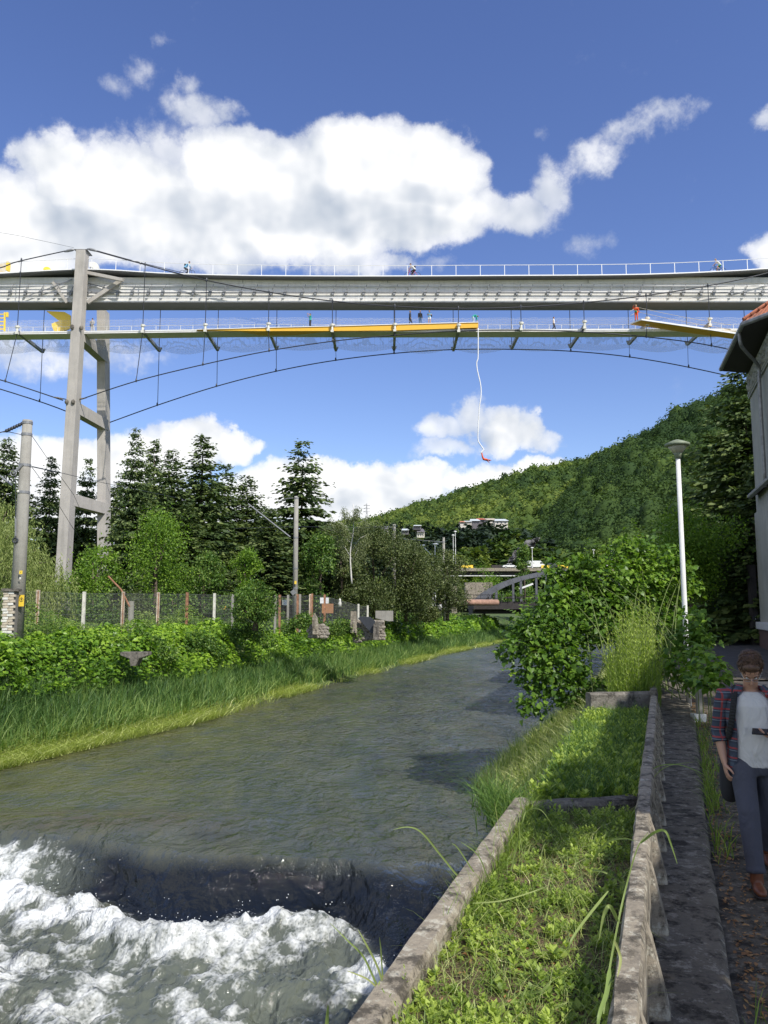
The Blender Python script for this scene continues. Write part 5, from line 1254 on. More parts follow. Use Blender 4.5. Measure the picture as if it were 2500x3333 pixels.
# litter and dry bits on soil, ledge and path
def litter(n, xf, name, label, mat, sz, z):
    x, y = xf(n); n = len(x); zz = z(x, y) if callable(z) else z
    d = unit(np.stack([rng.normal(size=n), rng.normal(size=n), .25 * rng.normal(size=n)], 1)); L = rng.uniform(*sz, n)
    V, Fq = diamonds(np.stack([x, y, zz + .012 + 0 * x], 1), d, unit(np.stack([.3 * rng.normal(size=n), .3 * rng.normal(size=n), np.ones(n)], 1)), L, L * rng.uniform(.25, .8, n), .15)
    tag(link(name, npmesh(name, V, [Fq], mat, np.repeat(rng.random(n), 4))), label, 'litter', kind='stuff')
litter(1200, in_planter(2.4, 7.5), 'leaf_litter', 'brown dry leaves on the near planter soil', 'leaf_brown', (.01, .04), ZSOIL)
def pathedge(n):
    y = 2.5 + rng.random(n) ** 1.3 * 20; return SX(wd_(y) + .04 + np.abs(rng.normal(size=n)) * .16, y), y
litter(2600, pathedge, 'leaf_litter', 'dry leaves and debris swept against the ledge on the path', 'leaf_brown', (.012, .05), ZST)
def edgeplants(n):
    y = rng.choice([7.2, 8.6, 8.9, 9.6, 10.5, 12, 13, 3.6, 14.5], n) + rng.normal(size=n) * .28; return SX(wd_(y) + .03 + np.abs(rng.normal(size=n)) * .09, y), y
blade_field(500, edgeplants, 'leaf_weed', 'grass', 'bright grass tufts growing where ledge and path meet', (.10, .34), (.006, .012), (.3, 1.1), ZST)
# pale stones and a white scrap on the path
# ------------------------------------------------------------------ arching grasses of the near planter (each a plant of its own)
def stalk(pts, w, label, name='tall_grass', mat='leaf_stalk', leaves=()):
    c_ = catmull(pts, 10); o = thing(name, label, 'grass plant', tuple(c_[0]))
    def ribbon(c_, w_, nm, par, tv):
        w_ *= .55; n = len(c_); V = []; 
        for i, p in enumerate(c_):
            t_ = i / (n - 1); d = (c_[min(i + 1, n - 1)] - c_[max(i - 1, 0)]).normalized(); view = p.normalized(); sd_ = d.cross(view).normalized(); up = sd_.cross(d)
            ww = w_ * min(1, (t_ * 5 + .35)) * (1 - t_ ** 3) * .5 + .0006
            V += [p - sd_ * ww, p + up * ww * .35, p + sd_ * ww]
        F_ = [(i * 3 + a, i * 3 + a + 1, i * 3 + a + 4, i * 3 + a + 3) for i in range(n - 1) for a in (0, 1)]
        V = np.array([tuple(v) for v in V]) - np.array(wloc(par)); return link(nm, npmesh(nm, V, [np.array(F_)], mat, np.full(len(V), tv), smooth=True), par)
    ribbon(c_, w, 'blade', o, .55)
    for lp, lw in leaves: ribbon(catmull(lp, 8), lw, 'blade', o, random.uniform(.4, .85))
    return o
g = lambda px, py, Y: P(px, py, Y)
stalk([g(1560, 2890, 5.6), g(1500, 2860, 5.5), g(1440, 2790, 5.4), g(1375, 2712, 5.3), g(1330, 2692, 5.25), g(1280, 2700, 5.2)], .020, 'long arching grass blade leaning left over the river from the kerb',
      leaves=[([g(1570, 2880, 5.6), g(1530, 2820, 5.5), g(1490, 2760, 5.45), g(1470, 2745, 5.4)], .014), ([g(1600, 2900, 5.6), g(1560, 2790, 5.5), g(1500, 2740, 5.45)], .012), ([g(1575, 2900, 5.6), g(1540, 2870, 5.5), g(1470, 2868, 5.4)], .016)])
stalk([g(1965, 3300, 3.1), g(1985, 3150, 3.2), g(2015, 2990, 3.25), g(2040, 2880, 3.3), g(2075, 2760, 3.3), g(2110, 2710, 3.3)], .012, 'tall pale grass stalk leaning on the near end of the parapet',
      leaves=[([g(2085, 2745, 3.3), g(2130, 2710, 3.25), g(2165, 2705, 3.2), g(2185, 2750, 3.2), g(2205, 2812, 3.2)], .016), ([g(2012, 3000, 3.2), g(1985, 2950, 3.1), g(1965, 2980, 3.1), g(1950, 3060, 3.1)], .022),
              ([g(1985, 3150, 3.1), g(1975, 3230, 3.0), g(1950, 3310, 2.9), g(1945, 3400, 2.9)], .028), ([g(2000, 3060, 3.1), g(2020, 3120, 3.1), g(2010, 3180, 3.0)], .018)])
stalk([g(1920, 2830, 5.6), g(1950, 2770, 5.5), g(1990, 2735, 5.4), g(2040, 2730, 5.3), g(2070, 2740, 5.2)], .022, 'curved bright blade arching against the parapet in the middle',
      leaves=[([g(1925, 2830, 5.6), g(1970, 2840, 5.5), g(2020, 2870, 5.5), g(2040, 2900, 5.4)], .018)])
stalk([g(1250, 3260, 4.0), g(1215, 3180, 4.0), g(1180, 3110, 3.95), g(1130, 3060, 3.9), g(1075, 3005, 3.9)], .016, 'grass clump standing on the kerb at the bottom left of the planter',
      leaves=[([g(1255, 3260, 4.0), g(1245, 3170, 4.0), g(1240, 3090, 3.95), g(1235, 3050, 3.9)], .012), ([g(1260, 3250, 4), g(1230, 3150, 3.95), g(1190, 3070, 3.9), g(1165, 3025, 3.9)], .016), ([g(1260, 3250, 4), g(1200, 3190, 3.95), g(1130, 3160, 3.9)], .014)])
stalk([g(1060, 3400, 3.6), g(1064, 3330, 3.6), g(1068, 3270, 3.55)], .03, 'single broad grass tip at the bottom edge of the picture')
stalk([g(1650, 2900, 5.7), g(1680, 2760, 5.7), g(1700, 2680, 5.6), g(1715, 2640, 5.6), g(1760, 2636, 5.5), g(1800, 2690, 5.5)], .014, 'thin grass stalk standing in the middle of the near planter',
      leaves=[([g(1660, 2890, 5.7), g(1700, 2800, 5.6), g(1690, 2700, 5.6), g(1695, 2600, 5.6), g(1680, 2540, 5.6)], .006), ([g(1640, 2760, 5.7), g(1625, 2700, 5.7), g(1610, 2610, 5.7)], .006)])
stalk([g(1580, 3290, 4.2), g(1680, 3240, 4.1), g(1760, 3225, 4.0), g(1800, 3190, 4.0)], .024, 'broad blade lying flat across the bottom of the planter',
      leaves=[([g(1720, 3330, 4.0), g(1790, 3290, 3.9), g(1850, 3260, 3.9)], .03), ([g(1540, 2940, 5), g(1640, 2930, 5), g(1740, 2900, 5.1), g(1790, 2880, 5.1)], .012)])
stalk([g(1980, 2900, 4.6), g(1900, 3000, 4.4), g(1860, 3060, 4.3), g(1850, 3100, 4.3)], .022, 'dark curved leaf hanging beside the parapet shadow',
      leaves=[([g(1890, 2560, 8.4), g(1950, 2600, 8.2), g(2010, 2590, 8.0)], .02), ([g(2080, 2560, 8), g(2130, 2500, 8), g(2200, 2488, 7.9), g(2270, 2510, 7.8), g(2320, 2540, 7.8)], .014), ([g(2090, 2580, 8), g(2160, 2500, 8), g(2260, 2480, 8)], .010)])
# dark grass clump hanging over the river wall corner
def clump_pts(px, py, Y, sx, sy):
    c_ = P(px, py, Y)
    return lambda n: (c_.x + rng.normal(size=n) * sx, c_.y + rng.normal(size=n) * sy)
blade_field(900, clump_pts(1640, 2700, 7.9, .10, .42), 'leaf_ivy', 'overhanging_grass', 'dark grass clump hanging over the river wall corner', (.2, .5), (.006, .012), (.4, 1.4), ZOUT - .25, 4)
def kerbpts(n):
    y = rng.choice([5.2, 5.9, 6.6, 7.1, 7.5, 7.6], n) + rng.normal(size=n) * .22; return XRW(y) + .17 + rng.normal(size=n) * .05, y
blade_field(900, kerbpts, 'leaf_weed', 'kerb_grass', 'grass tufts spilling over the river kerb of the near planter', (.08, .30), (.003, .007), (.4, 1.4), ZSOIL + .02, 4)
# grassy bench at the foot of the wall beside the water
bo = [(1565, 2530), (1575, 2590), (1590, 2650), (1640, 2720), (1700, 2740)]
ZB = -4.12
def bz(f): return ZB - .08 + 2.1 * (1 - np.asarray(f)) ** 1.0
by = np.array([12.5, 14, 15.5, 17, 19, 21, 23, 26, 32]); bw = np.array([.2, .6, 1.2, 1.9, 2.6, 2.8, 2.6, 2.0, .6])
V = []
for y in np.arange(12.5, 32, .5):
    w_ = float(np.interp(y, by, bw)) * (1 + .14 * math.sin(y * 2.3)); 
    for f in np.linspace(0, 1, 8): V.append((float(XRW(y)) + .05 - w_ * f, y, bz(f)))
tag(link('grass_bench', npmesh('grass_bench', np.array(V), [grid_faces(len(V) // 8, 8)], 'ground_grass', smooth=True)), kind='structure')
def benchpts(n):
    y = rng.uniform(12.6, 32, n * 2); w_ = np.interp(y, by, bw) * (1 + .14 * np.sin(y * 2.3)); f = rng.random(n * 2); k = rng.random(n * 2) < w_ / 3.2
    return (XRW(y) + .05 - w_ * f * 1.03)[k], y[k]
def benchz(x, y): return bz(np.clip((XRW(y) + .05 - x) / (np.interp(y, by, bw) * (1 + .14 * np.sin(y * 2.3))), 0, 1)) - .03
blade_field(17000, benchpts, 'leaf_pale', 'bench_grass', 'pale yellow green grass on the low bench beside the water at the right bank', (.25, .6), (.014, .026), (.3, 1.2), benchz, 3, (3, 1.3))
blade_field(1800, benchpts, 'leaf_weed', 'bench_grass', 'upright green grass mixed into the low bench at the right bank', (.4, .85), (.012, .022), (.1, .5), benchz, 3, (2, 2))
# ------------------------------------------------------------------ tall yellow green weeds on the third planter
def weedpts(n):
    y = rng.uniform(14.7, 18.2, n); a = P(1975, 2200, 16).x / 16; b_ = P(2150, 2200, 16).x / 16
    return (a + (b_ - a) * rng.beta(1.5, 1.4, n)) * y, y
x_, y_ = weedpts(170); n = len(x_)
B, D, N, L, T = [], [], [], [], []
mb = MB()
for i in range(n):
    h = random.uniform(.9, 2.05) * (1 - .35 * abs((x_[i] / y_[i] - .318) / .03) ** 2 * .5); base = Vector((x_[i], y_[i], ZSOIL + .15)); lean = Vector((max(-.13, min(.13, random.gauss(0, .08))), max(-.13, min(.13, random.gauss(0, .08))), 0))
    mb.tube([base, base + lean * .4 * h + Vector((0, 0, h * .5)), base + lean * h + Vector((0, 0, h))], [.006, .005, .002], 3, False)
    for k in range(int(h * 24)):
        t_ = (k + 2) / (h * 24 + 2); a = k * 2.4 + i
        B.append(base + lean * h * t_ + Vector((0, 0, h * t_))); D.append((math.cos(a), math.sin(a), .9)); N.append((-math.cos(a) * .7, -math.sin(a) * .7, 1)); L.append(.13 * (1.1 - .6 * t_) * random.uniform(.7, 1.3)); T.append(min(1, .35 + .5 * random.random() + .2 * t_))
tw = thing('tall_weeds', 'tall yellow green weed stand between the cross wall and the knotweed bush', 'weeds', (float(x_.mean()), 16, ZSOIL + .1))
mb.build('stems', 'stem_green', tw); L = np.array(L)
V, Fq = diamonds(np.array([tuple(b_) for b_ in B]), np.array(D), unit(np.array(N)), L, L * .26, .1, .5)
link('foliage', npmesh('foliage', V - np.array(wloc(tw)), [Fq], 'leaf_weed', np.repeat(T, 4)), tw)['kind'] = 'stuff'
blade_field(2600, weedpts, 'leaf_weed', 'grass', 'thin grass standing between the tall weeds', (.4, 1.2), (.005, .010), (.05, .28), ZSOIL + .1)
# ------------------------------------------------------------------ knotweed bush with big heart-shaped leaves
kb = thing('knotweed_bush', 'big heart-leaved knotweed bush overhanging the river in front of the arch bridge', 'bush', (5.0, 17.5, -1.8))
def lobe(px, py, Y, r, ry=None, rz=None): c_ = P(px, py, Y); s = Y / F; return (c_.x, Y, c_.z, r * s, (ry or r) * s, (rz or r * .8) * s)
LB_ = [lobe(1885, 1880, 18.6, 60, 70, 40), lobe(1960, 1850, 18.6, 60, 70, 40), lobe(1840, 1985, 18, 90, 120, 55), lobe(1920, 1935, 18.5, 105, 130, 70), lobe(2010, 1900, 18.5, 130, 150, 90), lobe(2110, 1890, 18.5, 120, 130, 90), lobe(2000, 2010, 18, 160, 150, 100), lobe(1860, 2050, 17.6, 150, 140, 90),
       lobe(1760, 2080, 17.5, 100, 110, 80), lobe(1760, 2050, 18, 60, 90, 40), lobe(1850, 2160, 17, 120, 110, 90), lobe(1790, 2190, 17, 80, 80, 80), lobe(2130, 2010, 18.4, 110, 120, 110), lobe(1900, 2240, 16.8, 100, 100, 60),
       lobe(2200, 1860, 18.6, 90, 90, 80), lobe(2260, 1910, 19, 60, 80, 60), lobe(2230, 2030, 18.8, 80, 90, 90), lobe(2200, 2120, 18.0, 70, 80, 70), lobe(2080, 1810, 18.8, 60, 70, 45), lobe(1940, 1835, 18.4, 45, 60, 30), lobe(2150, 1780, 19, 50, 60, 40),
       lobe(1680, 2120, 17.2, 40, 60, 35), lobe(1770, 2290, 16.6, 55, 60, 35)]
LB_ = [(a, b_ + 1.3, c * (b_ + 1.3) / b_ if False else c + (1.3 / 18) * c, d, e, f) for a, b_, c, d, e, f in LB_]
for _ in range(26):
    l = random.choice([q for q in LB_[:21] if q[0] > 3.9]); th = random.uniform(0, 6.28); LB_.append((l[0] + l[3] * math.cos(th) * .95, l[1] - .3 * random.random(), l[2] + l[5] * math.sin(th) * .95, .28, .3, .2))
LB_ += [lobe(2235, 2090, 16.4, 48, 60, 50), lobe(2262, 2020, 16.5, 42, 60, 45), lobe(2215, 2170, 16.2, 42, 60, 40), lobe(2290, 2080, 16.3, 36, 50, 35), lobe(2250, 2220, 15.8, 36, 50, 35)]
NL = 16500
p_, q_, k_ = lobe_points(LB_, NL, .45); p_ = p_ + rng.normal(size=p_.shape) * .10 * (rng.random((NL, 1)) < .5)
lobed = np.array(LB_)
d_ = unit(np.stack([q_[:, 0] * .6, q_[:, 1] * .6, -.25 + .25 * q_[:, 2]], 1) + rng.normal(size=(NL, 3)) * .38)
n_n = unit(q_ * .5 + [0, -.15, .9] + rng.normal(size=(NL, 3)) * .35)
sz = .104 * rng.uniform(.55, 1.3, NL)
tn = np.clip(.45 + .16 * rng.normal(size=NL) + .22 * (rng.random(len(LB_))[k_] - .5) + .12 * (p_[:, 2] > .3), 0, 1)  # upper leaves tinted lighter, the light on top put into their colour
def heart_mesh(mat, tv, seed):
    r = np.random.default_rng(seed); out = [(0, 0), (-.12, .30), (.08, .47), (.40, .42), (.75, .20), (1.0, 0)]
    V = [(.0, 0, 0), (.35, 0, .0), (.7, 0, -.03), (1.05, 0, -.14)]; m_ = len(V)
    V += [(x, y, .10 * y + .03 - .12 * max(0, x - .4) + r.normal() * .012) for x, y in out[1:5]] + [(x, -y, .10 * y + .03 - .12 * max(0, x - .4) + r.normal() * .012) for x, y in out[1:5]]
    f3 = []; L_ = [4, 5, 6, 7]; R_ = [8, 9, 10, 11]
    f3 += [(0, 4, 5), (0, 5, 1), (1, 5, 6), (1, 6, 2), (2, 6, 7), (2, 7, 3)]
    f3 += [(0, 9, 8), (0, 1, 9), (1, 10, 9), (1, 2, 10), (2, 11, 10), (2, 3, 11)]
    return np.array(V), np.array(f3)
dist = p_[:, 1] - .0 * p_[:, 0] - 1.2 * q_[:, 1] * 0
vis = np.argsort(p_[:, 1] + .35 * rng.random(NL) - .5 * (q_[:, 1] < 0) * np.abs(q_[:, 1]) + 1.5 * (q_[:, 1] > .3))
hv = [heart_mesh('leaf_bush', t_, i) for i, t_ in enumerate((.25, .4, .5, .6, .8))]
hm = [npmesh('leaf', hv[i][0], [hv[i][1]], 'leaf_bush', np.full(12, t_), smooth=False) for i, t_ in enumerate((.25, .4, .5, .6, .8))]
Rm_ = np.stack([d_, np.cross(n_n, d_), np.zeros_like(d_)], 2)
y_ax = unit(np.cross(n_n, d_)); z_ax = np.cross(d_, y_ax)
kroot = wloc(kb)
for i in vis[:300]:
    k = int(np.argmin([abs(tn[i] - t_) for t_ in (.25, .4, .5, .6, .8)])); o = link('leaf', hm[k], kb); s_ = float(sz[i]) * 1.1
    M = Matrix([[d_[i, 0], y_ax[i, 0], z_ax[i, 0]], [d_[i, 1], y_ax[i, 1], z_ax[i, 1]], [d_[i, 2], y_ax[i, 2], z_ax[i, 2]]]).to_4x4()
    o.matrix_local = Matrix.Translation(Vector(p_[i]) - kroot) @ M @ Matrix.Diagonal((s_, s_, s_, 1))
rest = vis[300:]; hvx, hf = hv[2]
V = (p_[rest][:, None, :] + (hvx[None, :, 0:1] * d_[rest][:, None, :] + hvx[None, :, 1:2] * y_ax[rest][:, None, :] + hvx[None, :, 2:3] * z_ax[rest][:, None, :]) * sz[rest][:, None, None]).reshape(-1, 3)
Fh = (hf[None] + np.arange(len(rest))[:, None, None] * 12).reshape(-1, 3)
fo_ = link('foliage', npmesh('foliage', V - np.array(kroot), [Fh], 'leaf_bush', np.repeat(tn[rest], 12)), kb); fo_['kind'] = 'stuff'
mb = MB()
sp_p, sp_d = [], []
for i in range(70):
    l = random.choice(LB_[:21]); th = random.uniform(0, 6.28); e = Vector((math.cos(th), -.25, math.sin(th))); a = Vector(l[:3]) + Vector((e.x * l[3], e.y * l[4], e.z * l[5])) * .8; Ls = random.uniform(.4, .85)
    d0_ = (e + Vector((0, 0, .55))).normalized(); pts = [a + d0_ * Ls * t_ - Vector((0, 0, .35 * Ls * t_ * t_)) for t_ in np.linspace(0, 1, 7)]; mb.tube(pts, [.007, .006, .006, .005, .004, .003, .002], 4, False)
    for j in range(int(Ls / .055)):
        t_ = (j + 1) / (Ls / .055); q = a + d0_ * Ls * t_ - Vector((0, 0, .35 * Ls * t_ * t_)); sd_ = d0_.cross(Vector((0, 0, 1))).normalized() * (1 if j % 2 else -1); sp_p.append(tuple(q)); sp_d.append(tuple(sd_ + d0_ * .4 + Vector((0, 0, -.25))))
for i in range(60):
    k = random.randrange(len(LB_)); l = LB_[k]; base = Vector((random.uniform(4.2, 7.2), random.uniform(16, 20), -1.8)); top = Vector((l[0] + random.gauss(0, .5) * l[3], l[1] + random.gauss(0, .4) * l[4], l[2] + random.uniform(-.2, .9) * l[5]))
    mid = (base + top) / 2 + Vector((0, 0, .35)); mb.tube(catmull([base, mid, top], 4), [.014 * (1 - j / 10) for j in range(9)], 5, False)
mb.build('stems', 'stem_green', kb)
sp_p, sp_d = np.array(sp_p), unit(np.array(sp_d)); m_ = len(sp_p); sn = unit(rng.normal(size=(m_, 3)) * .3 + [0, -.1, 1]); sy = unit(np.cross(sn, sp_d)); sz_a = np.cross(sp_d, sy); ss = .095 * rng.uniform(.6, 1.25, m_)
V = (sp_p[:, None, :] + (hvx[None, :, 0:1] * sp_d[:, None, :] + hvx[None, :, 1:2] * sy[:, None, :] + hvx[None, :, 2:3] * sz_a[:, None, :]) * ss[:, None, None]).reshape(-1, 3)
link('shoot_leaves', npmesh('shoot_leaves', V - np.array(kroot), [(hf[None] + np.arange(m_)[:, None, None] * 12).reshape(-1, 3)], 'leaf_bush', np.repeat(rng.beta(3, 1.6, m_), 12)), kb)['kind'] = 'stuff'
# small knotweed shoots at the foot of the street lamp
o = thing('knotweed_shoots', 'low round knotweed shoots beside the path below the lamp', 'bush', (P(2310, 2230, 14).x, 14, ZST))
lb_ = [lobe(2300, 2160, 14.5, 50, 60, 35), lobe(2345, 2190, 14, 45, 50, 35), lobe(2270, 2200, 14.3, 50, 60, 35), lobe(2310, 2220, 13.8, 50, 50, 30), lobe(2280, 2120, 15, 40, 50, 30)]
a_, b2, c2 = lobe_points(lb_, 420, .5); dd = unit(np.stack([b2[:, 0], b2[:, 1], -.3 + 0 * b2[:, 0]], 1) + rng.normal(size=(420, 3)) * .4); nn = unit(b2 * .4 + [0, -.2, 1] + rng.normal(size=(420, 3)) * .3); ya = unit(np.cross(nn, dd)); za = np.cross(dd, ya); sz2 = .11 * rng.uniform(.6, 1.3, 420)
V = (a_[:, None, :] + (hvx[None, :, 0:1] * dd[:, None, :] + hvx[None, :, 1:2] * ya[:, None, :] + hvx[None, :, 2:3] * za[:, None, :]) * sz2[:, None, None]).reshape(-1, 3)
link('foliage', npmesh('foliage', V - np.array(wloc(o)), [(hf[None] + np.arange(420)[:, None, None] * 12).reshape(-1, 3)], 'leaf_bush', np.repeat(rng.beta(3, 2, 420), 12)), o)['kind'] = 'stuff'
mb = MB()
for l in lb_: mb.tube([(l[0], l[1], ZST), (l[0], l[1], l[2])], .01, 4)
mb.build('stems', 'stem_green', o)
# ------------------------------------------------------------------ street lamp
YL = 17.4
pt, pb = P(2206, 1478, YL), P(2256, 2330, YL)
plain('lamp_green', (.19, .22, .15), .6, var=.25, scale=8); plain('lamp_glass', (.42, .40, .31), .35, var=.2, scale=5)
lm = thing('street_lamp', 'white street lamp post with a green mushroom shaped head', 'street lamp', (pt.x, YL, ZST))
MB().tube([(pt.x, YL, ZST), (pt.x, YL, -.5), (pt.x, YL, pt.z - .05)], [.060, .055, .048], 12).build('pole', 'lamp_white', lm, True)
mb = MB(); zt_ = P(2206, 1446, YL).z
mb.loft([(pt.x, YL, pt.z - .10), (pt.x, YL, pt.z - .02), (pt.x, YL, pt.z + .02)], [.07, .075, .10], n=16).build('collar', 'lamp_green', lm, True)
MB().loft([(pt.x, YL, pt.z + .02), (pt.x, YL, pt.z + .08), (pt.x, YL, zt_ - .04)], [.10, .14, .215], n=20).build('lantern', 'lamp_glass', lm, True)
MB().loft([(pt.x, YL, zt_ - .05), (pt.x, YL, zt_ - .03), (pt.x, YL, zt_ + .01), (pt.x, YL, zt_ + .075), (pt.x, YL, zt_ + .105)], [.24, .27, .265, .12, .03], n=24).build('cap', 'lamp_green', lm, True)
p = P(2272, 2215, 15); o = thing('concrete_post', 'short pale concrete post with a white foot at the path edge', 'post', (p.x, 15, ZST))
MB().box((p.x, 15, -1.55), (.09, .09, .78)).build('shaft', 'concrete_pole', o); MB().box((p.x - .02, 15, ZST + .07), (.22, .2, .14)).build('foot', 'white_paint', o)
# ------------------------------------------------------------------ house on the right
hs = thing('corner_house', 'tall pale grey house with a red tiled roof at the right edge', 'house', (19.6, 43, -2))
concrete('render_grey', (.40, .40, .37), (.30, .30, .275), .5, streak=.3, bump=.3); plain('soffit_dark', (.045, .04, .04), .8); plain('plinth_brown', (.10, .06, .055), .85, var=.3); plain('plinth_white', (.52, .53, .55), .8)
plain('tile_red', (.42, .15, .08), .8, var=.35, scale=3, bump=.4); plain('tile_old', (.30, .13, .085), .85, var=.4, scale=3, bump=.4); plain('zinc', (.27, .27, .27), .5, .4, var=.3, scale=4)
Ze = P(2437, 1218, 43).z
W1 = Vector((P(2437, 1218, 43).x, 43, 0)); W2g = G(2500, 1085, Ze); wdir = Vector((W1.x - W2g.x, W1.y - W2g.y, 0)).normalized(); W2 = W1 - wdir * 22; W3 = W2 + Vector((14, -2, 0)); W4 = W1 + Vector((12, 3, 0))
def hp(ring, z0, z1): 
    mb = MB(); mb.prism([(p.x, p.y, z0) for p in ring], (0, 0, z1 - z0)); return mb
nrm = Vector((-wdir.y, wdir.x, 0)); nrm = nrm if nrm.x < 0 else -nrm
ring = [W1, W2, W3, W4]
hp(ring, 5.2, Ze).build('upper_wall', 'render_grey', hs)
lw = [W1 + nrm * .10 + wdir * .12, W2 + nrm * .10, W3, W4 + wdir * .12]
zpl = P(2480, 2034, 43).z
hp(lw, zpl + .0, 5.2).build('lower_wall', 'render_grey', hs)
lw2 = [W1 + nrm * .32 + wdir * .32, W2 + nrm * .32, W3, W4 + wdir * .3]
hp(lw2, zpl - .22, zpl + .16).build('plinth_moulding', 'plinth_white', hs, bevel=.04)
lw3 = [W1 + nrm * .2 + wdir * .2, W2 + nrm * .2, W3, W4 + wdir * .2]
hp(lw3, -2.1, zpl - .22).build('plinth', 'plinth_brown', hs)
# frieze with relief ornament
fz = MB(); L_ = (W1 - W2).length; 
fz.beam(W1 + nrm * .03 + Vector((0, 0, Ze - .75)), W2 + nrm * .03 + Vector((0, 0, Ze - .75)), .12, 1.3)
fzo = fz.build('frieze', 'render_grey', hs)
orn = MB(); 
for k in range(90):
    c_ = W1 - wdir * (.12 + k * .16) + nrm * .10; z = Ze - .75 + .34 * math.sin(k * 1.9)
    orn.ball(c_ + Vector((0, 0, z)), (.10, .12, .16), 6, 4); orn.ball(c_ + Vector((0, 0, Ze - .3)), (.07, .07, .09), 5, 4); orn.ball(c_ + Vector((0, 0, Ze - 1.25)), (.06, .07, .06), 5, 4)
orn.build('ornament', 'render_grey', fzo, True)
A_, B_, C_e = G(2347, 1208, Ze), G(2418, 1062, Ze), G(2530, 1020, Ze)
rf = MB(); back = [A_ + Vector((14, 6, 0))]
farx = C_e + (C_e - B_) * 1.5
rf.prism([A_, B_, farx, farx + Vector((8, 2, 0)), A_ + Vector((12, 3, 0))], (0, 0, .10)); rf.build('soffit', 'soffit_dark', hs)
gt = MB(); gt.tube([A_ + Vector((0, 0, .10)), B_ + Vector((0, 0, .10)), farx + Vector((0, 0, .10))], .12, 8); gt.build('gutter', 'zinc', hs)
# roof face over B..C with a hip rising from B
ed = (farx - B_).normalized(); upd = Vector((-ed.y, ed.x, 0)); upd = upd if upd.y > 0 else -upd; slope = (upd + Vector((0, 0, .85))).normalized()
hipd = (ed * .9 + upd * 1.0 + Vector((0, 0, .85))).normalized()
RB = B_ + Vector((0, 0, .20)); ridge = RB + hipd * 9
rf = MB(); far2 = farx + Vector((0, 0, .2)); rf.prism([RB, far2, far2 + slope * 8, ridge], (0, 0, -.12)); 
rf.prism([A_ + Vector((0, 0, .2)), RB, ridge, A_ + Vector((8, 2, 6))], (0, 0, -.1)); roof = rf.build('roof', 'tile_old', hs)
tl = MB(); tl.loft([(0, -.02, .0), (0, .36, .0)], [(.125, .055), (.11, .045)], (1, 0, 0), 8, gap=(0, math.pi)); V0 = tl.v
tlm = MB().add(tl.v, tl.f).add([(x, y, z - .018) for x, y, z in tl.v], [tuple(reversed(f)) for f in tl.f]).mesh('roof_tile', 'tile_red')
tlm2 = tlm.copy(); tlm2.materials.clear(); tlm2.materials.append(MAT['tile_old'])
nz_ = ed.cross(slope).normalized(); nz_ = nz_ if nz_.z > 0 else -nz_
Mt = Matrix([[ed.x, slope.x, nz_.x], [ed.y, slope.y, nz_.y], [ed.z, slope.z, nz_.z]]).to_4x4()
cnt = 0; rr_ = wloc(roof)
for j in range(14):
    s0 = j * .31; x0_ = s0 * .62
    for i in range(16):
        X = x0_ + .1 + i * .235
        if X > 4.0: break
        p = RB + ed * X + slope * s0 + nz_ * (.03 + .012 * random.random())
        o = link('roof_tile', tlm if random.random() < .72 else tlm2, roof); o.matrix_local = Matrix.Translation(p - rr_) @ Mt @ Matrix.Rotation(random.gauss(0, .03), 4, 'Z') @ Matrix.Rotation(.07, 4, 'X')
for j in range(12):
    p = RB + hipd * (.05 + j * .38) + Vector((0, 0, .08)); mb = MB().loft([(0, 0, 0), (0, .42, .02)], [(.17, .10), (.13, .08)], (1, 0, 0), 10)
    if j == 0: hipm = mb.mesh('ridge_tile', 'tile_red')
    o = link('ridge_tile', hipm, roof); hx_ = hipd.cross(Vector((0, 0, 1))).normalized(); hz_ = hx_.cross(hipd); o.matrix_local = Matrix.Translation(p - rr_) @ Matrix([[hx_.x, hipd.x, hz_.x], [hx_.y, hipd.y, hz_.y], [hx_.z, hipd.z, hz_.z]]).to_4x4()
# downpipe
d0 = A_.lerp(B_, .86); w_at = lambda t, z: W1 - wdir * t + nrm * .25 + Vector((0, 0, z))
MB().tube(catmull([d0 + Vector((0, 0, .05)), d0 + Vector((.05, 0, -.55)), d0.lerp(w_at(5.2, Ze), .4) + Vector((0, 0, -.75)), w_at(5.2, Ze - 1.1), w_at(5.2, Ze - 2.2), w_at(5.2, 5.9)], 5), .085, 8).build('downpipe', 'zinc', hs, True)
# low canopy roof
cA, cB = P(2440, 1616, 42.2), P(2516, 1548, 36.0)
mb = MB(); mb.prism([cA, cB, cB + Vector((2.2, .6, 1.1)), cA + Vector((2.2, .6, 1.1))], (0, 0, -.12)); mb.build('canopy_roof', 'soffit_dark', hs)
MB().tube([cA, cB], .13, 8).build('canopy_gutter', 'zinc', hs)
# gateway post and sign beside the house
p = P(2462, 2010, 44); o = thing('gate_post', 'dark iron gate post standing beside the house plinth', 'post', (P(2456, 2050, 44.5).x, 44.5, -2))
MB().box((P(2456, 2050, 44.5).x, 44.5, .2), (.35, .35, 4.6)).build('shaft', 'soffit_dark', o)
sg = thing('street_sign', 'dark sign board with pale letters NIV fixed beside the house corner', 'sign', tuple(P(2470, 2012, 43.9)))
c_ = P(2471, 2011, 43.9); bd = MB().box(c_, (.62, .05, .26)).build('board', 'car_dark', sg)
cu = bpy.data.curves.new('letters', 'FONT'); cu.body = 'NIV'; cu.size = .27; cu.align_x = 'CENTER'; cu.align_y = 'CENTER'; cu.extrude = .006
to = bpy.data.objects.new('tmp', cu); COL.objects.link(to); bpy.context.view_layer.update()
me = bpy.data.meshes.new_from_object(to.evaluated_get(bpy.context.evaluated_depsgraph_get())); bpy.data.objects.remove(to)
me.materials.clear(); me.materials.append(MAT['plinth_white']); lo = link('lettering', me, sg, (0, -.035, 0)); lo.rotation_euler = (R(90), 0, 0)
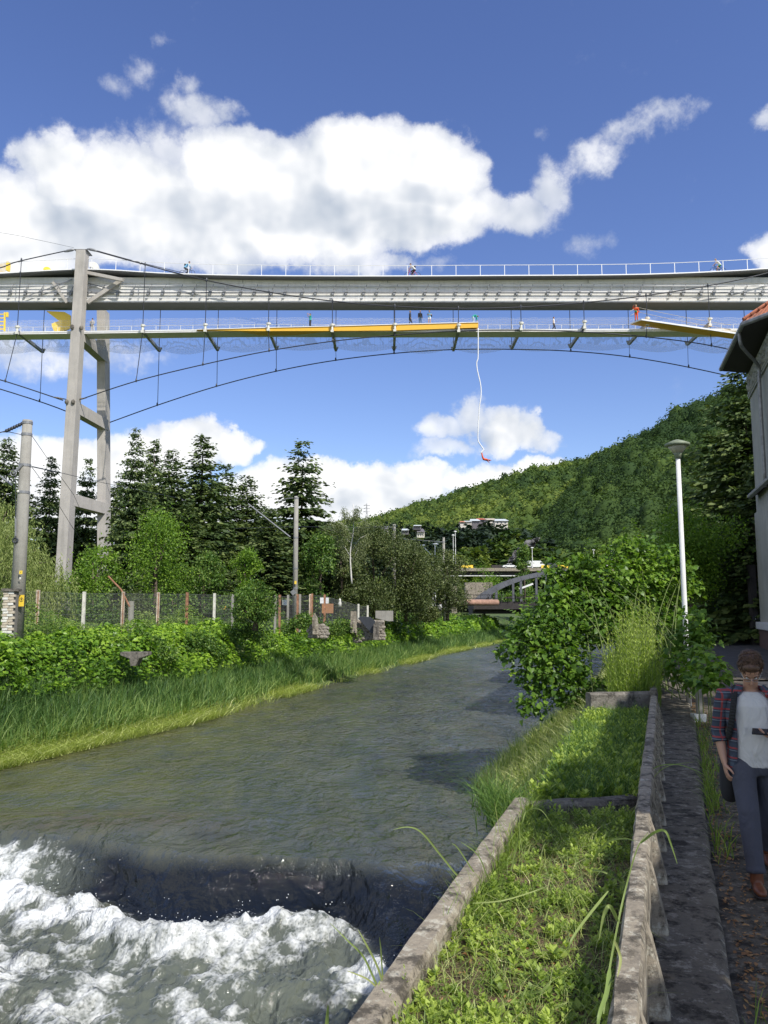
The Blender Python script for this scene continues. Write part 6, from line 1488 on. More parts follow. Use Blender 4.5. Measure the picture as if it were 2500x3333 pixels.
# parked cars and garden things far down the street
def on_street(px, Y): return Vector((P(px, 1950, Y).x, Y, float(street_z(Y))))
car('hatch', 'car_silver', on_street(2378, 78), R(-95), 'silver car parked nose on at the end of the street under the spruces', group=None)
car('van', 'car_white', on_street(2452, 84), R(-95), 'pale van parked at the end of the street near the gate post', 'van', 'parked_van')
plain('garden_wall', (.17, .18, .17), .9, var=.2, scale=1); tag(MB().box((P(2400, 1930, 92).x, 92, 1.3), (14, .4, 4.5)).build('garden_wall', 'garden_wall'), 'grey garden wall behind the parked cars', 'wall')
broad(2425, 1985, 2035, 110, 50, 2200, .10, 'leaf_ivy', 'clipped dark hedge beside the gate post', 'hedge', 'hedge', seed=51, zb=-2, nl=10)
broad(2455, 1953, 1975, 70, 62, 900, .12, 'leaf_tree', 'small sunlit shrub in front of the pale van', 'bush', 'bush', seed=52, zb=-2, nl=8)
# ------------------------------------------------------------------ unseen street trees right of the path, crowns cut to place their dappled shade
SH = SUN / SUN.z
def shade_keep(L):
    h = L[:, 2] + 1.9; gx, gy = L[:, 0] - SH.x * h, L[:, 1] - SH.y * h; off = gx - .345 * gy
    lit = (off < -.10) & (gy < 6.7 + .4 * np.sin(gx * 9)) | (off < -1.25) | (off < -.95) & (gy > 9.5) & (gy < 22)
    t_ = (17.4 - L[:, 1]) / -SH.y; lx = pt.x + SH.x * t_; z0 = L[:, 2] - t_
    lampc = (np.abs(L[:, 0] - lx) < .5) & (z0 > -1) & (z0 < 4)
    tb = (19 - L[:, 1]) / -SH.y; bx_, bz_ = L[:, 0] - SH.x * tb, L[:, 2] - tb; hi = (bx_ > 2.5) & (bx_ < 9) & (bz_ > .75) & (bz_ < 3)
    vis_ = (L[:, 0] / np.maximum(L[:, 1], .1) < .51) & (L[:, 1] > .3)
    return ~(lit | lampc | vis_ | hi)
for i, (tx, ty, cen, lab) in enumerate([(8.2, -1.5, [(1.6, 5), (1.0, 3.4), (2.4, 6.5), (3.2, 8.2), (2.5, 4), (3.8, 6), (1.5, 2)], 'near'), (9.5, 5.0, [(3.2, 9.3), (4.2, 11), (3.0, 10.5), (4.6, 12.6), (5.6, 10.5), (5.5, 13.5), (4.4, 13.6), (3.6, 12.4), (3.5, 18), (4.6, 19), (3.0, 20), (5.5, 18), (2.6, 8.4), (3.6, 7.4), (2.4, 9.3), (3.3, 11), (3.2, 12.6), (4, 13.5), (2.2, 8.2), (2.8, 10), (3.6, 12), (2.2, 7.4), (2.0, 7.9), (2.6, 7.0)], 'second'), (14.5, 11.5, [(8, 18), (9, 22), (8.6, 16), (10.5, 20), (11, 25), (9.5, 27), (12, 29), (12.5, 23), (3, 19.5), (4, 20), (5, 19.8), (6, 20.2), (3.4, 21), (4.8, 21), (6, 21.5), (4.2, 15), (5.2, 16)], 'third')]):
    o = thing('shade_tree', 'unseen street tree, crown shaped for shade, right of the path just outside the picture, %s from the camera' % lab, 'tree', (tx, ty, -2))
    lobes = []
    for (gx, gy) in cen:
        for hh in ((4.2, 6.0) if i < 2 else (6.5, 8.5)): lobes.append((gx + SH.x * hh, gy + SH.y * hh, -1.9 + hh, 1.25, 1.25, .8))
    nn_ = (16000, 34000, 34000)[i]; pA, qA, kA = lobe_points(lobes, nn_, .1); kp = shade_keep(pA); kp &= fbm(pA[:, 0] * 1.3, pA[:, 1] * 1.3, 3, 301) + .1 * rng.normal(size=nn_) > .33; pA, qA = pA[kp], qA[kp]; n = len(pA)
    V, Fq = diamonds(pA, rng.normal(size=(n, 3)), unit(rng.normal(size=(n, 3)) * .6 + [0, 0, 1]), .20, .14)
    link('crown', npmesh('crown', V - np.array(wloc(o)), [Fq], 'leaf_tree', np.repeat(rng.beta(2, 2, n), 4)), o)
    mb = MB(); mb.tube([(tx, ty, -2), (tx, ty, 1.5), (tx - .3, ty + .3, 4)], [.22, .18, .1], 8)
    for l in lobes[::2]:
        pa, pb_ = Vector((tx - .1, ty, 1.8)), Vector(l[:3])
        if pb_.x / max(pb_.y, .1) > .56 or pb_.y < .3: mb.tube([pa, pa.lerp(pb_, .6) + Vector((.4, -.3, .3)), pb_], [.09, .05, .02], 5)
    mb.build('trunk', 'bark', o, True)
# ------------------------------------------------------------------ left bank: catenary poles, fence, ruins
def poleo(px, top, Y, r0, r1, label, bands, zb=-1.2):
    p = P(px, top, Y); o = thing('catenary_pole', label, 'utility pole', (p.x, Y, zb), 0, None)
    MB().tube([(p.x, Y, zb), (p.x, Y, (zb + p.z) / 2), (p.x, Y, p.z)], [r0, (r0 + r1) / 2, r1], 14).build('shaft', 'concrete_pole', o, True)
    for b_ in bands:
        z = P(px, b_, Y).z; rr = r1 + (r0 - r1) * (p.z - z) / (p.z - zb) + .015
        MB().tube([(p.x, Y, z - .05), (p.x, Y, z + .05)], rr, 14).build('band', 'grey_metal', o)
    return o, p
po_, p1 = poleo(90, 1368, 30, .28, .18, 'nearest round concrete catenary pole at the left edge, with yellow warning signs', [1377, 1415, 1515, 1603])
Yp = 30
MB().tube([P(-120, 1440, Yp), P(0, 1408, Yp), P(20, 1402, Yp), P(70, 1378, Yp)], .02, 5).build('stay_wire', 'dark_metal', po_)
ins = MB(); a, b_ = P(22, 1402, Yp - .1), P(72, 1379, Yp - .1)
for k in range(7): c_ = a.lerp(b_, k / 6); ins.ball(c_, (.075, .06, .075), 8, 5)
ins.build('insulator', 'dark_metal', po_, True)
MB().tube([P(-40, 1408, Yp), P(30, 1406, Yp), P(72, 1415, Yp)], .016, 5).build('span_wire', 'grey_metal', po_)
MB().tube([P(75, 1512, Yp - .2), P(44, 1542, Yp - .2)], .06, 7).build('bracket_arm', 'grey_metal', po_)
def ringm(c_, r_, t_, name, par, mat='grey_metal'):
    MB().tube([c_ + Vector((r_ * math.cos(a), 0, r_ * math.sin(a))) for a in np.linspace(0, 2 * math.pi, 18)], t_, 6).build(name, mat, par, True)
ringm(P(44, 1540, Yp - .25), .11, .022, 'pulley', po_); ringm(P(50, 1759, Yp - .25), .09, .03, 'weight', po_, 'dark_metal')
MB().tube([P(51, 1545, Yp - .25), P(51, 1690, Yp - .25)], .012, 4).build('cord', 'dark_metal', po_)
MB().tube([P(51, 1688, Yp - .25), P(51, 1690, Yp - .25), P(51, 1745, Yp - .25)], [.01, .035, .035], 6).build('counterweight_rod', 'grey_metal', po_)
MB().ball(P(59, 1600, Yp - .2), .055, 8, 5).build('knob', 'offwhite', po_)
MB().tube([P(-5, 1545, Yp), P(40, 1580, Yp)], .04, 6).build('cantilever', 'grey_metal', po_)
for q_i in ([(105, 1420), (160, 1500), (240, 1610), (310, 1770)], [(105, 1522), (170, 1610), (235, 1715), (300, 1810)], [(0, 1493), (60, 1508), (160, 1530), (330, 1570), (600, 1625)], [(-30, 1527), (40, 1530), (105, 1520), (200, 1540)]):
    MB().tube([P(x, y, Yp + (x - 90) * .05 if x > 90 else Yp) for x, y in q_i], .012, 4).build('guy_wire', 'dark_metal', po_)
def bolt_sign(c_, w_, h_, par, ring=False):
    s = MB().box(c_, (w_, .02, h_)).build('warning_sign', 'yellow_bright', par)
    lt = [(.1, .42), (-.22, -.05), (-.02, -.05), (-.12, -.42), (.24, .1), (.03, .1), (.22, .42)]
    MB().prism([(c_.x + x * w_ * .6, c_.y - .012, c_.z + z * h_ * .55 + (h_ * .08 if ring else 0)) for x, z in lt], (0, -.004, 0)).build('lightning_symbol', 'dark_metal', s)
    if ring: MB().tube([c_ + Vector((w_ * .36 * math.cos(a), -.014, h_ * .08 + w_ * .36 * math.sin(a))) for a in np.linspace(0, 2 * math.pi, 20)], .006, 4).build('ring', 'dark_metal', s)
bolt_sign(P(68, 1863, Yp - .34), .11, .13, po_); bolt_sign(P(70, 1955, Yp - .34), .19, .42, po_, True)
MB().box(P(66, 1882, Yp - .34), (.06, .01, .08)).build('number_plate', 'offwhite', po_)
p2o, p2 = poleo(965, 1618, 56, .19, .15, 'second concrete catenary pole rising behind the bank with a tilted square plate', [1622, 1750, 1850, 1915])
MB().tube([P(955, 1621, 56), P(935, 1622, 56), P(905, 1634, 56)], .03, 5).build('bracket_arm', 'grey_metal', p2o)
MB().tube([P(808, 1640, 56), P(945, 1748, 56)], .05, 6).build('cantilever', 'grey_metal', p2o)
MB().tube([P(760, 1720, 56), P(960, 1714, 56), P(1280, 1718, 72)], .015, 4).build('contact_wire', 'dark_metal', p2o)
c_ = P(955, 1928, 55.7); M_ = Matrix.Rotation(R(52), 3, 'Y'); MB().box(c_, (.32, .03, .32), M=M_).build('tilted_plate', 'grey_metal', p2o)
MB().box(P(962, 1896, 55.7), (.14, .02, .22)).build('number_plate', 'yellow_bright', p2o)
p3o, p3 = poleo(1283, 1707, 74, .17, .14, 'third concrete catenary pole above the widest cypress', [1712, 1722])
MB().tube([P(1278, 1716, 74), P(1240, 1716, 74)], .04, 5).build('bracket_arm', 'grey_metal', p3o)
MB().tube([P(1180, 1690, 74), P(1205, 1714, 74), P(1283, 1716, 74)], .03, 5).build('cantilever', 'grey_metal', p3o)
MB().tube([P(1290, 1752, 74), P(1445, 1764, 88)], .02, 4).build('contact_wire', 'grey_metal', p3o)
p4o, p4 = poleo(1444, 1749, 88, .17, .13, 'fourth concrete catenary pole left of the lamp standards', [1764])
MB().tube([P(1442, 1764, 88), P(1418, 1764, 88)], .05, 5).build('bracket_arm', 'grey_metal', p4o)
for px, top, arm, lb in ((1408, 1812, (1375, 1775), 'road lamp with a long slanted arm between third and fourth pole'), (1416, 1772, (1418, 1771), 'small upright road lamp left of the fourth pole')):
    a = P(px, top, 100); o = thing('road_lamp', lb, 'street lamp', (a.x, 100, -1)); e = P(*arm, 100)
    MB().tube([(a.x, 100, -1), (a.x, 100, a.z), e], [.09, .07, .05], 6).build('post', 'concrete_pale', o); MB().ball(e, (.36, .2, .12), 8, 5).build('lamp_head', 'white_paint', o)
# brick pillar
bp = thing('brick_pillar', 'weathered pale brick pillar at the left edge beside the nearest catenary pole', 'brick pillar', (P(38, 2090, 29.3).x, 29.3, -2.2))
plain('brick_pale', (.46, .40, .31), .9, var=.35, scale=6, bump=.6); plain('brick_white', (.66, .64, .58), .9, var=.2, scale=6, bump=.6); plain('mortar', (.17, .16, .14), 1)
c0 = P(38, 1925, 29.3); zt_ = c0.z; MB().box((c0.x, 29.3, (zt_ - 2.2) / 2), (.37, .37, zt_ + 2.2)).build('core', 'mortar', bp)
MB().box((c0.x, 29.3, zt_ + .05), (.52, .5, .10)).build('cap', 'concrete_dark', bp)
bkA = MB().box((0, 0, 0), (.20, .10, .085)).mesh('brick', 'brick_pale', bevel=.008); bkB = bkA.copy(); bkB.materials.clear(); bkB.materials.append(MAT['brick_white'])
for r_ in range(26):
    z = zt_ - .06 - r_ * .10
    for i in range(2):
        o = link('brick', bkB if z < -.75 or random.random() < .25 else bkA, bp, Vector((c0.x - .105 + i * .21 + (.03 if r_ % 2 else -.03) * (1 if i else .6), 29.3 - .16 + random.uniform(-.02, .01), z)) - wloc(bp)); o.rotation_euler = (0, random.gauss(0, .03), random.gauss(0, .04))
# fence posts and wire
fp = [(125, 1920, 36, 1), (275, 1926, 38, 0), (402, 1926, 40, 1), (516, 1928, 42, 1), (610, 1928, 43.5, 2), (699, 1931, 45, 0), (758, 1934, 46.5, 3), (897, 1937, 49, 3), (911, 1936, 49.5, 2), (938, 1936, 50, 3), (969, 1934, 51, 2), (977, 1934, 51.4, 3), (1010, 1934, 52, 1), (1016, 1932, 52.4, 2), (1057, 1935, 53, 2), (1167, 1966, 57, 0), (1197, 1970, 58, 0)]
fe = thing('wire_fence', 'wire mesh fence with rusty and white concrete posts along the left bank', 'fence', (P(125, 2060, 36).x, 36, -1.3))
plain('post_white', (.62, .60, .52), .8, var=.25, scale=5); plain('post_rusty', (.55, .46, .36), .85, var=.45, scale=3, bump=.4)
for px, top, Y, k in fp:
    t_ = P(px, top, Y); mt = ('post_white', 'post_rusty', 'rust', 'concrete_pole')[k]
    ps = MB().box((t_.x, Y, (t_.z - 1.4) / 2), (.13, .13, t_.z + 1.4)).build('fence_post', mt, fe)
    if k == 1: MB().box((t_.x + .03, Y - .068, (t_.z - 1.3) / 2), (.05, .01, t_.z + 1.2)).build('rust_streak', 'rust', ps)
MB().tube([P(352, 1875, 40), P(395, 1920, 40), P(422, 1975, 40)], .04, 5).build('leaning_brace', 'rust', fe)
MB().box((P(428, 1965, 40.5).x, 40.5, -.5), (.22, .2, 1.9)).build('fence_post', 'concrete_pole', fe)
wm = MB()
def wires(a, b_, n):
    for k in range(n): q = a.lerp(b_, k / n); wm.box((q.x, q.y, (q.z - 1.2) / 2), (.006, .006, q.z + 1.2))
    for h in np.linspace(.02, 1, 9): wm.beam(a.lerp(Vector((a.x, a.y, -1.2)), h), b_.lerp(Vector((b_.x, b_.y, -1.2)), h), .005, .005)
pf_ = [P(a, t_ + 4, Y) for a, t_, Y, k in fp]
wires(P(-80, 1922, 33), pf_[0], 40)
for i in range(len(pf_) - 1):
    if (pf_[i + 1] - pf_[i]).length > .5: wires(pf_[i], pf_[i + 1], max(4, int((pf_[i + 1] - pf_[i]).length / .07)))
wo_ = wm.build('wire_mesh', 'grey_metal', fe); wo_['kind'] = 'stuff'
# concrete bracket in the thicket, ruins
cb = thing('concrete_bracket', 'T shaped concrete bracket sticking out of the green thicket', 'concrete bracket', tuple(P(433, 2170, 30.3)))
MB().prism([P(390, 2123, 30.3), P(480, 2123, 30.3), P(480, 2134, 30.3), P(452, 2144, 30.3), P(441, 2168, 30.3), P(424, 2168, 30.3), P(420, 2144, 30.3), P(392, 2133, 30.3)], (0, .55, 0)).build('bracket', 'concrete_dark', cb, bevel=.015)
def rockwall(poly, Y, d, name, label, mat='stone'):
    o = thing(name, label, 'ruined wall', tuple(P(poly[0][0], poly[0][1], Y)))
    MB().prism([P(a, b_, Y) for a, b_ in poly], (0, d, 0)).build('core', 'concrete_wall', o)
    xs_ = [a for a, b_ in poly]; ys_ = [b_ for a, b_ in poly]; st = MB().ball((0, 0, 0), (.16, .08, .11), 7, 5).mesh('stone', mat)
    n = 0
    for yy in np.arange(min(ys_) + 6, max(ys_), 9.):
        for xx in np.arange(min(xs_) + 6, max(xs_), 13.):
            x = xx + random.uniform(-3, 3) + (6 if int(yy / 9) % 2 else 0); c = False; j = len(poly) - 1
            for i in range(len(poly)):
                (xi, yi), (xj, yj) = poly[i], poly[j]
                if (yi > yy) != (yj > yy) and x < (xj - xi) * (yy - yi) / (yj - yi) + xi: c = not c
                j = i
            if c: s_ = link('stone', st, o, P(x, yy, Y - .01) - wloc(o)); s_.rotation_euler = (random.gauss(0, .2), random.gauss(0, .3), random.gauss(0, .2)); n += 1
    return o
rockwall([(1148, 2090), (1148, 2018), (1252, 2018), (1252, 2080)], 46, .5, 'ruined_wall', 'ruined rubble stone wall with a dark hanging slab on the left bank')
rockwall([(1002, 2075), (1008, 2035), (1020, 2030), (1050, 2032), (1065, 2040), (1068, 2075)], 42, .5, 'ruined_wall', 'broken stub of pink grey stone wall in the thicket')
for (poly, Y, d, nm, lb, mt) in [([(1018, 2065), (1016, 2010), (1024, 1995), (1033, 2012), (1038, 2065)], 41.5, .3, 'concrete_stub', 'pointed pale concrete stub standing in the thicket', 'concrete_wall'),
                                 ([(1141, 2060), (1141, 1990), (1160, 1990), (1162, 2060)], 45.5, .35, 'concrete_stub', 'square concrete pier at the left end of the ruined wall', 'concrete_wall'),
                                 ([(1222, 2012), (1222, 1988), (1280, 1988), (1280, 2022), (1262, 2022)], 47, .5, 'concrete_block', 'pale concrete block on top of the ruined wall', 'concrete_pole'),
                                 ([(1214, 2083), (1216, 2030), (1236, 2024), (1250, 2026), (1234, 2040), (1233, 2083)], 45.2, .3, 'concrete_stub', 'forked concrete pier in front of the ruined wall', 'concrete_dark'),
                                 ([(1165, 2012), (1175, 2007), (1205, 2008), (1222, 2022), (1218, 2060), (1208, 2062)], 45.6, .08, 'hanging_slab', 'dark triangular slab hanging against the ruined wall', 'dark_metal')]:
    tag(MB().prism([P(a, b_, Y) for a, b_ in poly], (0, d, 0)).build(nm, mt, None, bevel=.01), lb, 'ruin')
# coloured things behind the fence
plain('board_brown', (.36, .17, .07), .8, var=.1); plain('red_paint', (.42, .09, .06), .6)
for (x0_, y0_, x1_, y1_, Y, mt, nm, lb, ct) in [(1048, 1965, 1085, 1996, 56, 'board_brown', 'brown_board', 'brown wooden board behind the fence left of the cypresses', 'board'), (1042, 1945, 1070, 1964, 58, 'white_paint', 'white_board', 'white board above the brown one', 'board'),
                                  (920, 1952, 938, 1970, 57, 'white_paint', 'white_notice', 'white panel left of the second catenary pole', 'panel'), (953, 1943, 967, 1970, 57, 'yellow_bright', 'yellow_board', 'yellow board just behind the second catenary pole', 'board'),
                                  (664, 1989, 688, 2003, 52, 'red_paint', 'red_bench', 'small red bench behind the fence', 'bench'), (713, 1968, 735, 1990, 53, 'yellow_bright', 'play_frame', 'yellow play frame behind the round bush', 'play frame')]:
    a, b_ = P(x0_, y0_, Y), P(x1_, y1_, Y); o = thing(nm, lb, ct, ((a.x + b_.x) / 2, Y, -1))
    MB().box(((a.x + b_.x) / 2, Y, (a.z + b_.z) / 2), (b_.x - a.x, .12, a.z - b_.z)).build('board', mt, o)
    for f in (.1, .9): xx = a.x + (b_.x - a.x) * f; MB().box((xx, Y + .08, (b_.z - 1) / 2 + .05), (.06, .06, b_.z + 1.1)).build('leg', 'dark_metal', o)
st_ = thing('white_statue', 'small cream statue behind the fence right of the brown board', 'statue', tuple(P(1106, 1975, 57)))
p = P(1106, 1975, 57); MB().loft([p, p + Vector((0, 0, .25)), p + Vector((.02, 0, .38)), p + Vector((0, 0, .5)), p + Vector((0, 0, .58))], [.12, .13, .07, .09, .04], n=8).build('figure', 'offwhite', st_, True)
# ================================================================== people
def finish(mb, name, mat, parent, voxel, smooth=4, keep=None):
    """join the lofts of one layer into a single continuous surface"""
    me = bpy.data.meshes.new('tmp'); me.from_pydata(mb.v, [], mb.f)
    import bmesh
    bm = bmesh.new(); bm.from_mesh(me); bmesh.ops.recalc_face_normals(bm, faces=bm.faces); bm.to_mesh(me); bm.free()
    o = bpy.data.objects.new('tmp', me); COL.objects.link(o)
    md = o.modifiers.new('r', 'REMESH'); md.mode = 'VOXEL'; md.voxel_size = voxel
    ms = o.modifiers.new('s', 'SMOOTH'); ms.factor = .5; ms.iterations = smooth
    bpy.context.view_layer.update()
    m2 = bpy.data.meshes.new_from_object(o.evaluated_get(bpy.context.evaluated_depsgraph_get()))
    bpy.data.objects.remove(o); bpy.data.meshes.remove(me); m2.name = name
    m2.materials.clear(); m2.materials.append(MAT[mat]); m2.polygons.foreach_set('use_smooth', [True] * len(m2.polygons))
    return link(name, m2, parent)
V3 = Vector
def stand_pose(**k):
    """facing -Y, 1.75 m tall"""
    j = dict(pelvis=(0, 0, .95), waist=(0, .0, 1.10), chest=(0, 0, 1.30), neck=(0, .01, 1.47), head=(0, -.02, 1.63), shL=(.19, 0, 1.42), shR=(-.19, 0, 1.42), elL=(.24, .02, 1.13), elR=(-.24, .02, 1.13), wrL=(.25, -.05, .88), wrR=(-.25, -.05, .88),
             hipL=(.09, 0, .93), hipR=(-.09, 0, .93), knL=(.10, -.02, .50), knR=(-.10, -.02, .50), anL=(.11, .02, .09), anR=(-.11, .02, .09), toL=(.13, -.15, .03), toR=(-.13, -.15, .03))
    j.update(k); return {a: Vector(b) for a, b in j.items()}
def small_person(label, loc, rz, J, top, pants, hair='hair_brown', sleeve='long', legs='long', scale=.93, coat=False, bag=None, hat=None, shoes='dark_metal', longhair=False, group=None, roll=None):
    o = thing('person', label, 'person', tuple(loc), rz, group); o.scale = (scale,) * 3
    if roll: o.rotation_euler = roll
    b = MB(); T = (J['shL'] - J['shR']).normalized()
    b.loft([J['pelvis'] - V3((0, 0, .04)), J['pelvis'], J['waist'], J['chest'], (J['chest'] + J['neck']) / 2, J['neck']], [(.14, .10), (.165, .12), (.135, .10), (.165, .12), (.14, .10), (.06, .06)], T, 12)
    b.loft([J['neck'] - (J['head'] - J['neck']) * .2, J['neck'].lerp(J['head'], .4)], .055, T, 10)
    hd = (J['head'] - J['neck']).normalized(); h0 = J['head'] - hd * .11
    b.loft([h0, h0 + hd * .04, h0 + hd * .11, h0 + hd * .18, h0 + hd * .225], [(.04, .05), (.065, .08), (.078, .098), (.07, .09), (.03, .04)], T, 12)
    for s in 'LR':
        b.loft([J['sh' + s].lerp(J['chest'], .2), J['sh' + s], J['el' + s], J['wr' + s]], [.05, .052, .042, .028], (0, 1, 0), 8, round_cap=.5)
        hv_ = (J['wr' + s] - J['el' + s]).normalized(); b.loft([J['wr' + s], J['wr' + s] + hv_ * .08, J['wr' + s] + hv_ * .17], [(.026, .02), (.042, .02), (.02, .012)], (0, 1, 0), 8)
        b.loft([J['hip' + s], J['hip' + s].lerp(J['kn' + s], .5), J['kn' + s], J['kn' + s].lerp(J['an' + s], .4), J['an' + s]], [.085, .075, .055, .055, .036], (1, 0, 0), 9, round_cap=.3)
        b.loft([J['an' + s] + V3((0, 0, 0)), (J['an' + s] + J['to' + s]) / 2, J['to' + s]], [(.035, .04), (.042, .035), (.035, .02)], (1, 0, 0), 8, round_cap=.6)
    finish(b, 'body', 'skin', o, .018, 3)
    t = MB(); hem = J['pelvis'] - V3((0, 0, .34 if coat else .03))
    t.loft([hem, J['pelvis'], J['waist'], J['chest'], (J['chest'] * .45 + J['neck'] * .55), J['neck']], [(.20 if coat else .17, .15), (.185, .14), (.155, .125), (.19, .14), (.165, .12), (.075, .075)], T, 12)
    for s in 'LR':
        e = {'long': [J['sh' + s].lerp(J['chest'], .25), J['sh' + s], J['el' + s], J['wr' + s]], 'short': [J['sh' + s].lerp(J['chest'], .25), J['sh' + s], J['sh' + s].lerp(J['el' + s], .65)]}[sleeve]
        t.loft(e, [.065, .068, .055, .045][:len(e)], (0, 1, 0), 8)
    finish(t, 'coat' if coat else 'shirt', top, o, .02, 3)
    p = MB(); p.loft([J['pelvis'] + V3((0, 0, .08)), J['pelvis'] - V3((0, 0, .05))], [(.165, .125), (.17, .13)], T, 12)
    for s in 'LR':
        e = [J['hip' + s], J['hip' + s].lerp(J['kn' + s], .5), J['kn' + s], J['kn' + s].lerp(J['an' + s], .9)] if legs == 'long' else [J['hip' + s], J['hip' + s].lerp(J['kn' + s], .6)]
        p.loft(e, [.098, .088, .072, .06][:len(e)], (1, 0, 0), 9)
    finish(p, 'trousers' if legs == 'long' else 'shorts', pants, o, .02, 3)
    if hair:
        q = MB(); c_ = J['head'] + hd * .03; q.ball(c_ + V3((0, .02, .015)), (.088, .105, .095), 10, 7)
        if longhair: q.loft([c_ + V3((0, .05, 0)), c_ + V3((0, .09, -.12)), c_ + V3((0, .08, -.24))], [(.08, .06), (.075, .05), (.04, .03)], (1, 0, 0), 8)
        f = MB(); 
        q.build_local = None
        link('hair', q.mesh('hair', hair, True), o)
        # keep the face free: the hair ball sits back and up
    if hat: MB_ = MB().ball(J['head'] + hd * .06 + V3((0, .0, .01)), (.10, .13, .085), 10, 6); link('helmet', MB_.mesh('helmet', hat, True), o)
    s_ = MB()
    for s in 'LR': s_.loft([J['an' + s] - V3((0, -.03, .02)), (J['an' + s] + J['to' + s]) / 2, J['to' + s]], [(.042, .045), (.05, .042), (.042, .028)], (1, 0, 0), 8, round_cap=.7)
    link('shoes', s_.mesh('shoes', shoes, True), o)
    if bag:
        bm_, bp_, bs_ = bag; link('bag', MB().ball(bp_, bs_, 10, 7).mesh('bag', bm_, True), o)
    return o
for nm, c_ in (('cl_teal', (.03, .36, .30)), ('cl_charcoal', (.035, .036, .04)), ('cl_black', (.012, .012, .014)), ('cl_denim', (.05, .10, .18)), ('cl_lightblue', (.18, .42, .62)), ('cl_white', (.66, .66, .64)), ('cl_orange', (.72, .10, .02)),
               ('cl_grey', (.34, .33, .32)), ('cl_khaki', (.40, .38, .33)), ('cl_green', (.02, .22, .09)), ('cl_red', (.45, .04, .03)), ('cl_palejean', (.40, .50, .56)), ('hair_blond', (.36, .24, .12)), ('cl_navy', (.02, .05, .10))): plain(nm, c_, .85, var=.15, scale=12)
DZ = lambda px: V3((P(px, 1070, YF + .7).x, YF + .7, zl(P(px, 1070, YF + .7).x) + .02))
def plat(px): X = P(px, 1060, YF + .4).x; return V3((X, YF + .4, float(np.interp(X, [q.x for q in tp], [q.z for q in tp])) + .075))
small_person('person in grey with a blue shoulder bag standing by the pylon, seen from behind', DZ(300), R(180), stand_pose(wrR=(-.05, .16, .95), elR=(-.26, .1, 1.12)), 'cl_grey', 'cl_khaki', bag=('cl_denim', (.2, .06, .92), (.07, .1, .12)))
small_person('person in a teal top raising both arms on the yellow beam', plat(1010), R(-60), stand_pose(elR=(-.27, -.18, 1.42), wrR=(-.14, -.30, 1.64), elL=(.24, -.16, 1.40), wrL=(.12, -.30, 1.62)), 'cl_teal', 'cl_charcoal', sleeve='short')
small_person('person in a long charcoal coat striding on the yellow platform', plat(1335), R(90), stand_pose(knL=(.1, -.16, .52), anL=(.1, -.30, .12), toL=(.12, -.46, .05), anR=(-.1, .16, .10), toR=(-.1, 0, .03)), 'cl_charcoal', 'cl_charcoal', coat=True, hair='hair_blond')
small_person('bald person in a black jacket and jeans on the yellow platform', plat(1368), R(20), stand_pose(), 'cl_black', 'cl_denim', hair=None)
small_person('person in a light blue shirt and white shorts with folded arms', plat(1398), R(-20), stand_pose(elR=(-.26, -.05, 1.18), wrR=(-.02, -.20, 1.20), elL=(.26, -.05, 1.18), wrL=(.03, -.21, 1.17)), 'cl_lightblue', 'cl_white', sleeve='short', legs='short', bag=('cl_charcoal', (.2, .14, 1.12), (.1, .09, .15)))
small_person('person in teal bending down at the tip of the yellow platform', plat(1542), R(90), stand_pose(pelvis=(0, .10, .80), waist=(0, -.02, .92), chest=(0, -.20, .98), neck=(0, -.36, .96), head=(0, -.48, .90), shL=(.19, -.30, .97), shR=(-.19, -.30, .97), elL=(.2, -.34, .68), elR=(-.2, -.34, .68), wrL=(.12, -.40, .42), wrR=(-.12, -.40, .42), hipL=(.09, .08, .80), hipR=(-.09, .08, .80), knL=(.1, .0, .44)), 'cl_teal', 'cl_palejean')
small_person('person in a white shirt and dark trousers walking along the lower deck', DZ(1803), R(70), stand_pose(elL=(.24, -.04, 1.14), wrL=(.15, -.24, 1.2), knL=(.1, -.12, .52), anL=(.1, -.18, .10), toL=(.1, -.34, .04), anR=(-.1, .22, .12), toR=(-.1, .08, .03)), 'cl_white', 'cl_charcoal', sleeve='short', scale=.9)
XO = P(2072, 1045, YF - .5); q = V3((XO.x, YF - .5, BT(XO.x) + .05))
po3 = small_person('person in an orange suit photographing at the tip of the springboard', q, R(-30), stand_pose(elR=(-.30, -.16, 1.34), wrR=(-.16, -.32, 1.58), elL=(.27, .02, 1.13), wrL=(.1, -.22, 1.3)), 'cl_orange', 'cl_orange', hair='hair_blond', scale=1.02, coat=False, bag=('cl_green', (.0, -.17, .98), (.13, .06, .12)))
link('jacket_tail', MB().prism([(.12, -.02, 1.15), (.36, .02, .98), (.20, .0, .86), (.08, 0, .9)], (0, .05, 0)).mesh('jacket_tail', 'cl_orange'), po3)
# bungee jumper hanging head outward, feet on the cord
Jj = stand_pose(pelvis=(0, 0, 0), waist=(0, 0, .15), chest=(0, -.04, .34), neck=(0, -.06, .50), head=(0, -.12, .66), shL=(.19, -.04, .44), shR=(-.19, -.04, .44), elL=(.42, -.02, .60), elR=(-.42, -.02, .60), wrL=(.62, 0, .78), wrR=(-.60, 0, .76),
                hipL=(.08, 0, -.02), hipR=(-.08, 0, -.02), knL=(.09, -.30, -.28), knR=(-.07, -.30, -.28), anL=(.05, -.62, -.44), anR=(-.03, -.62, -.44), toL=(.06, -.76, -.40), toR=(-.04, -.76, -.40))
p = P(1574, 1494, YF - .2)
jm = small_person('bungee jumper in orange hanging by the feet from the white cord', p, 0, Jj, 'cl_orange', 'cl_orange', scale=.9, sleeve='long', shoes='cl_white', bag=None)
ux, uy = V3((.93, 0, -.36)), None
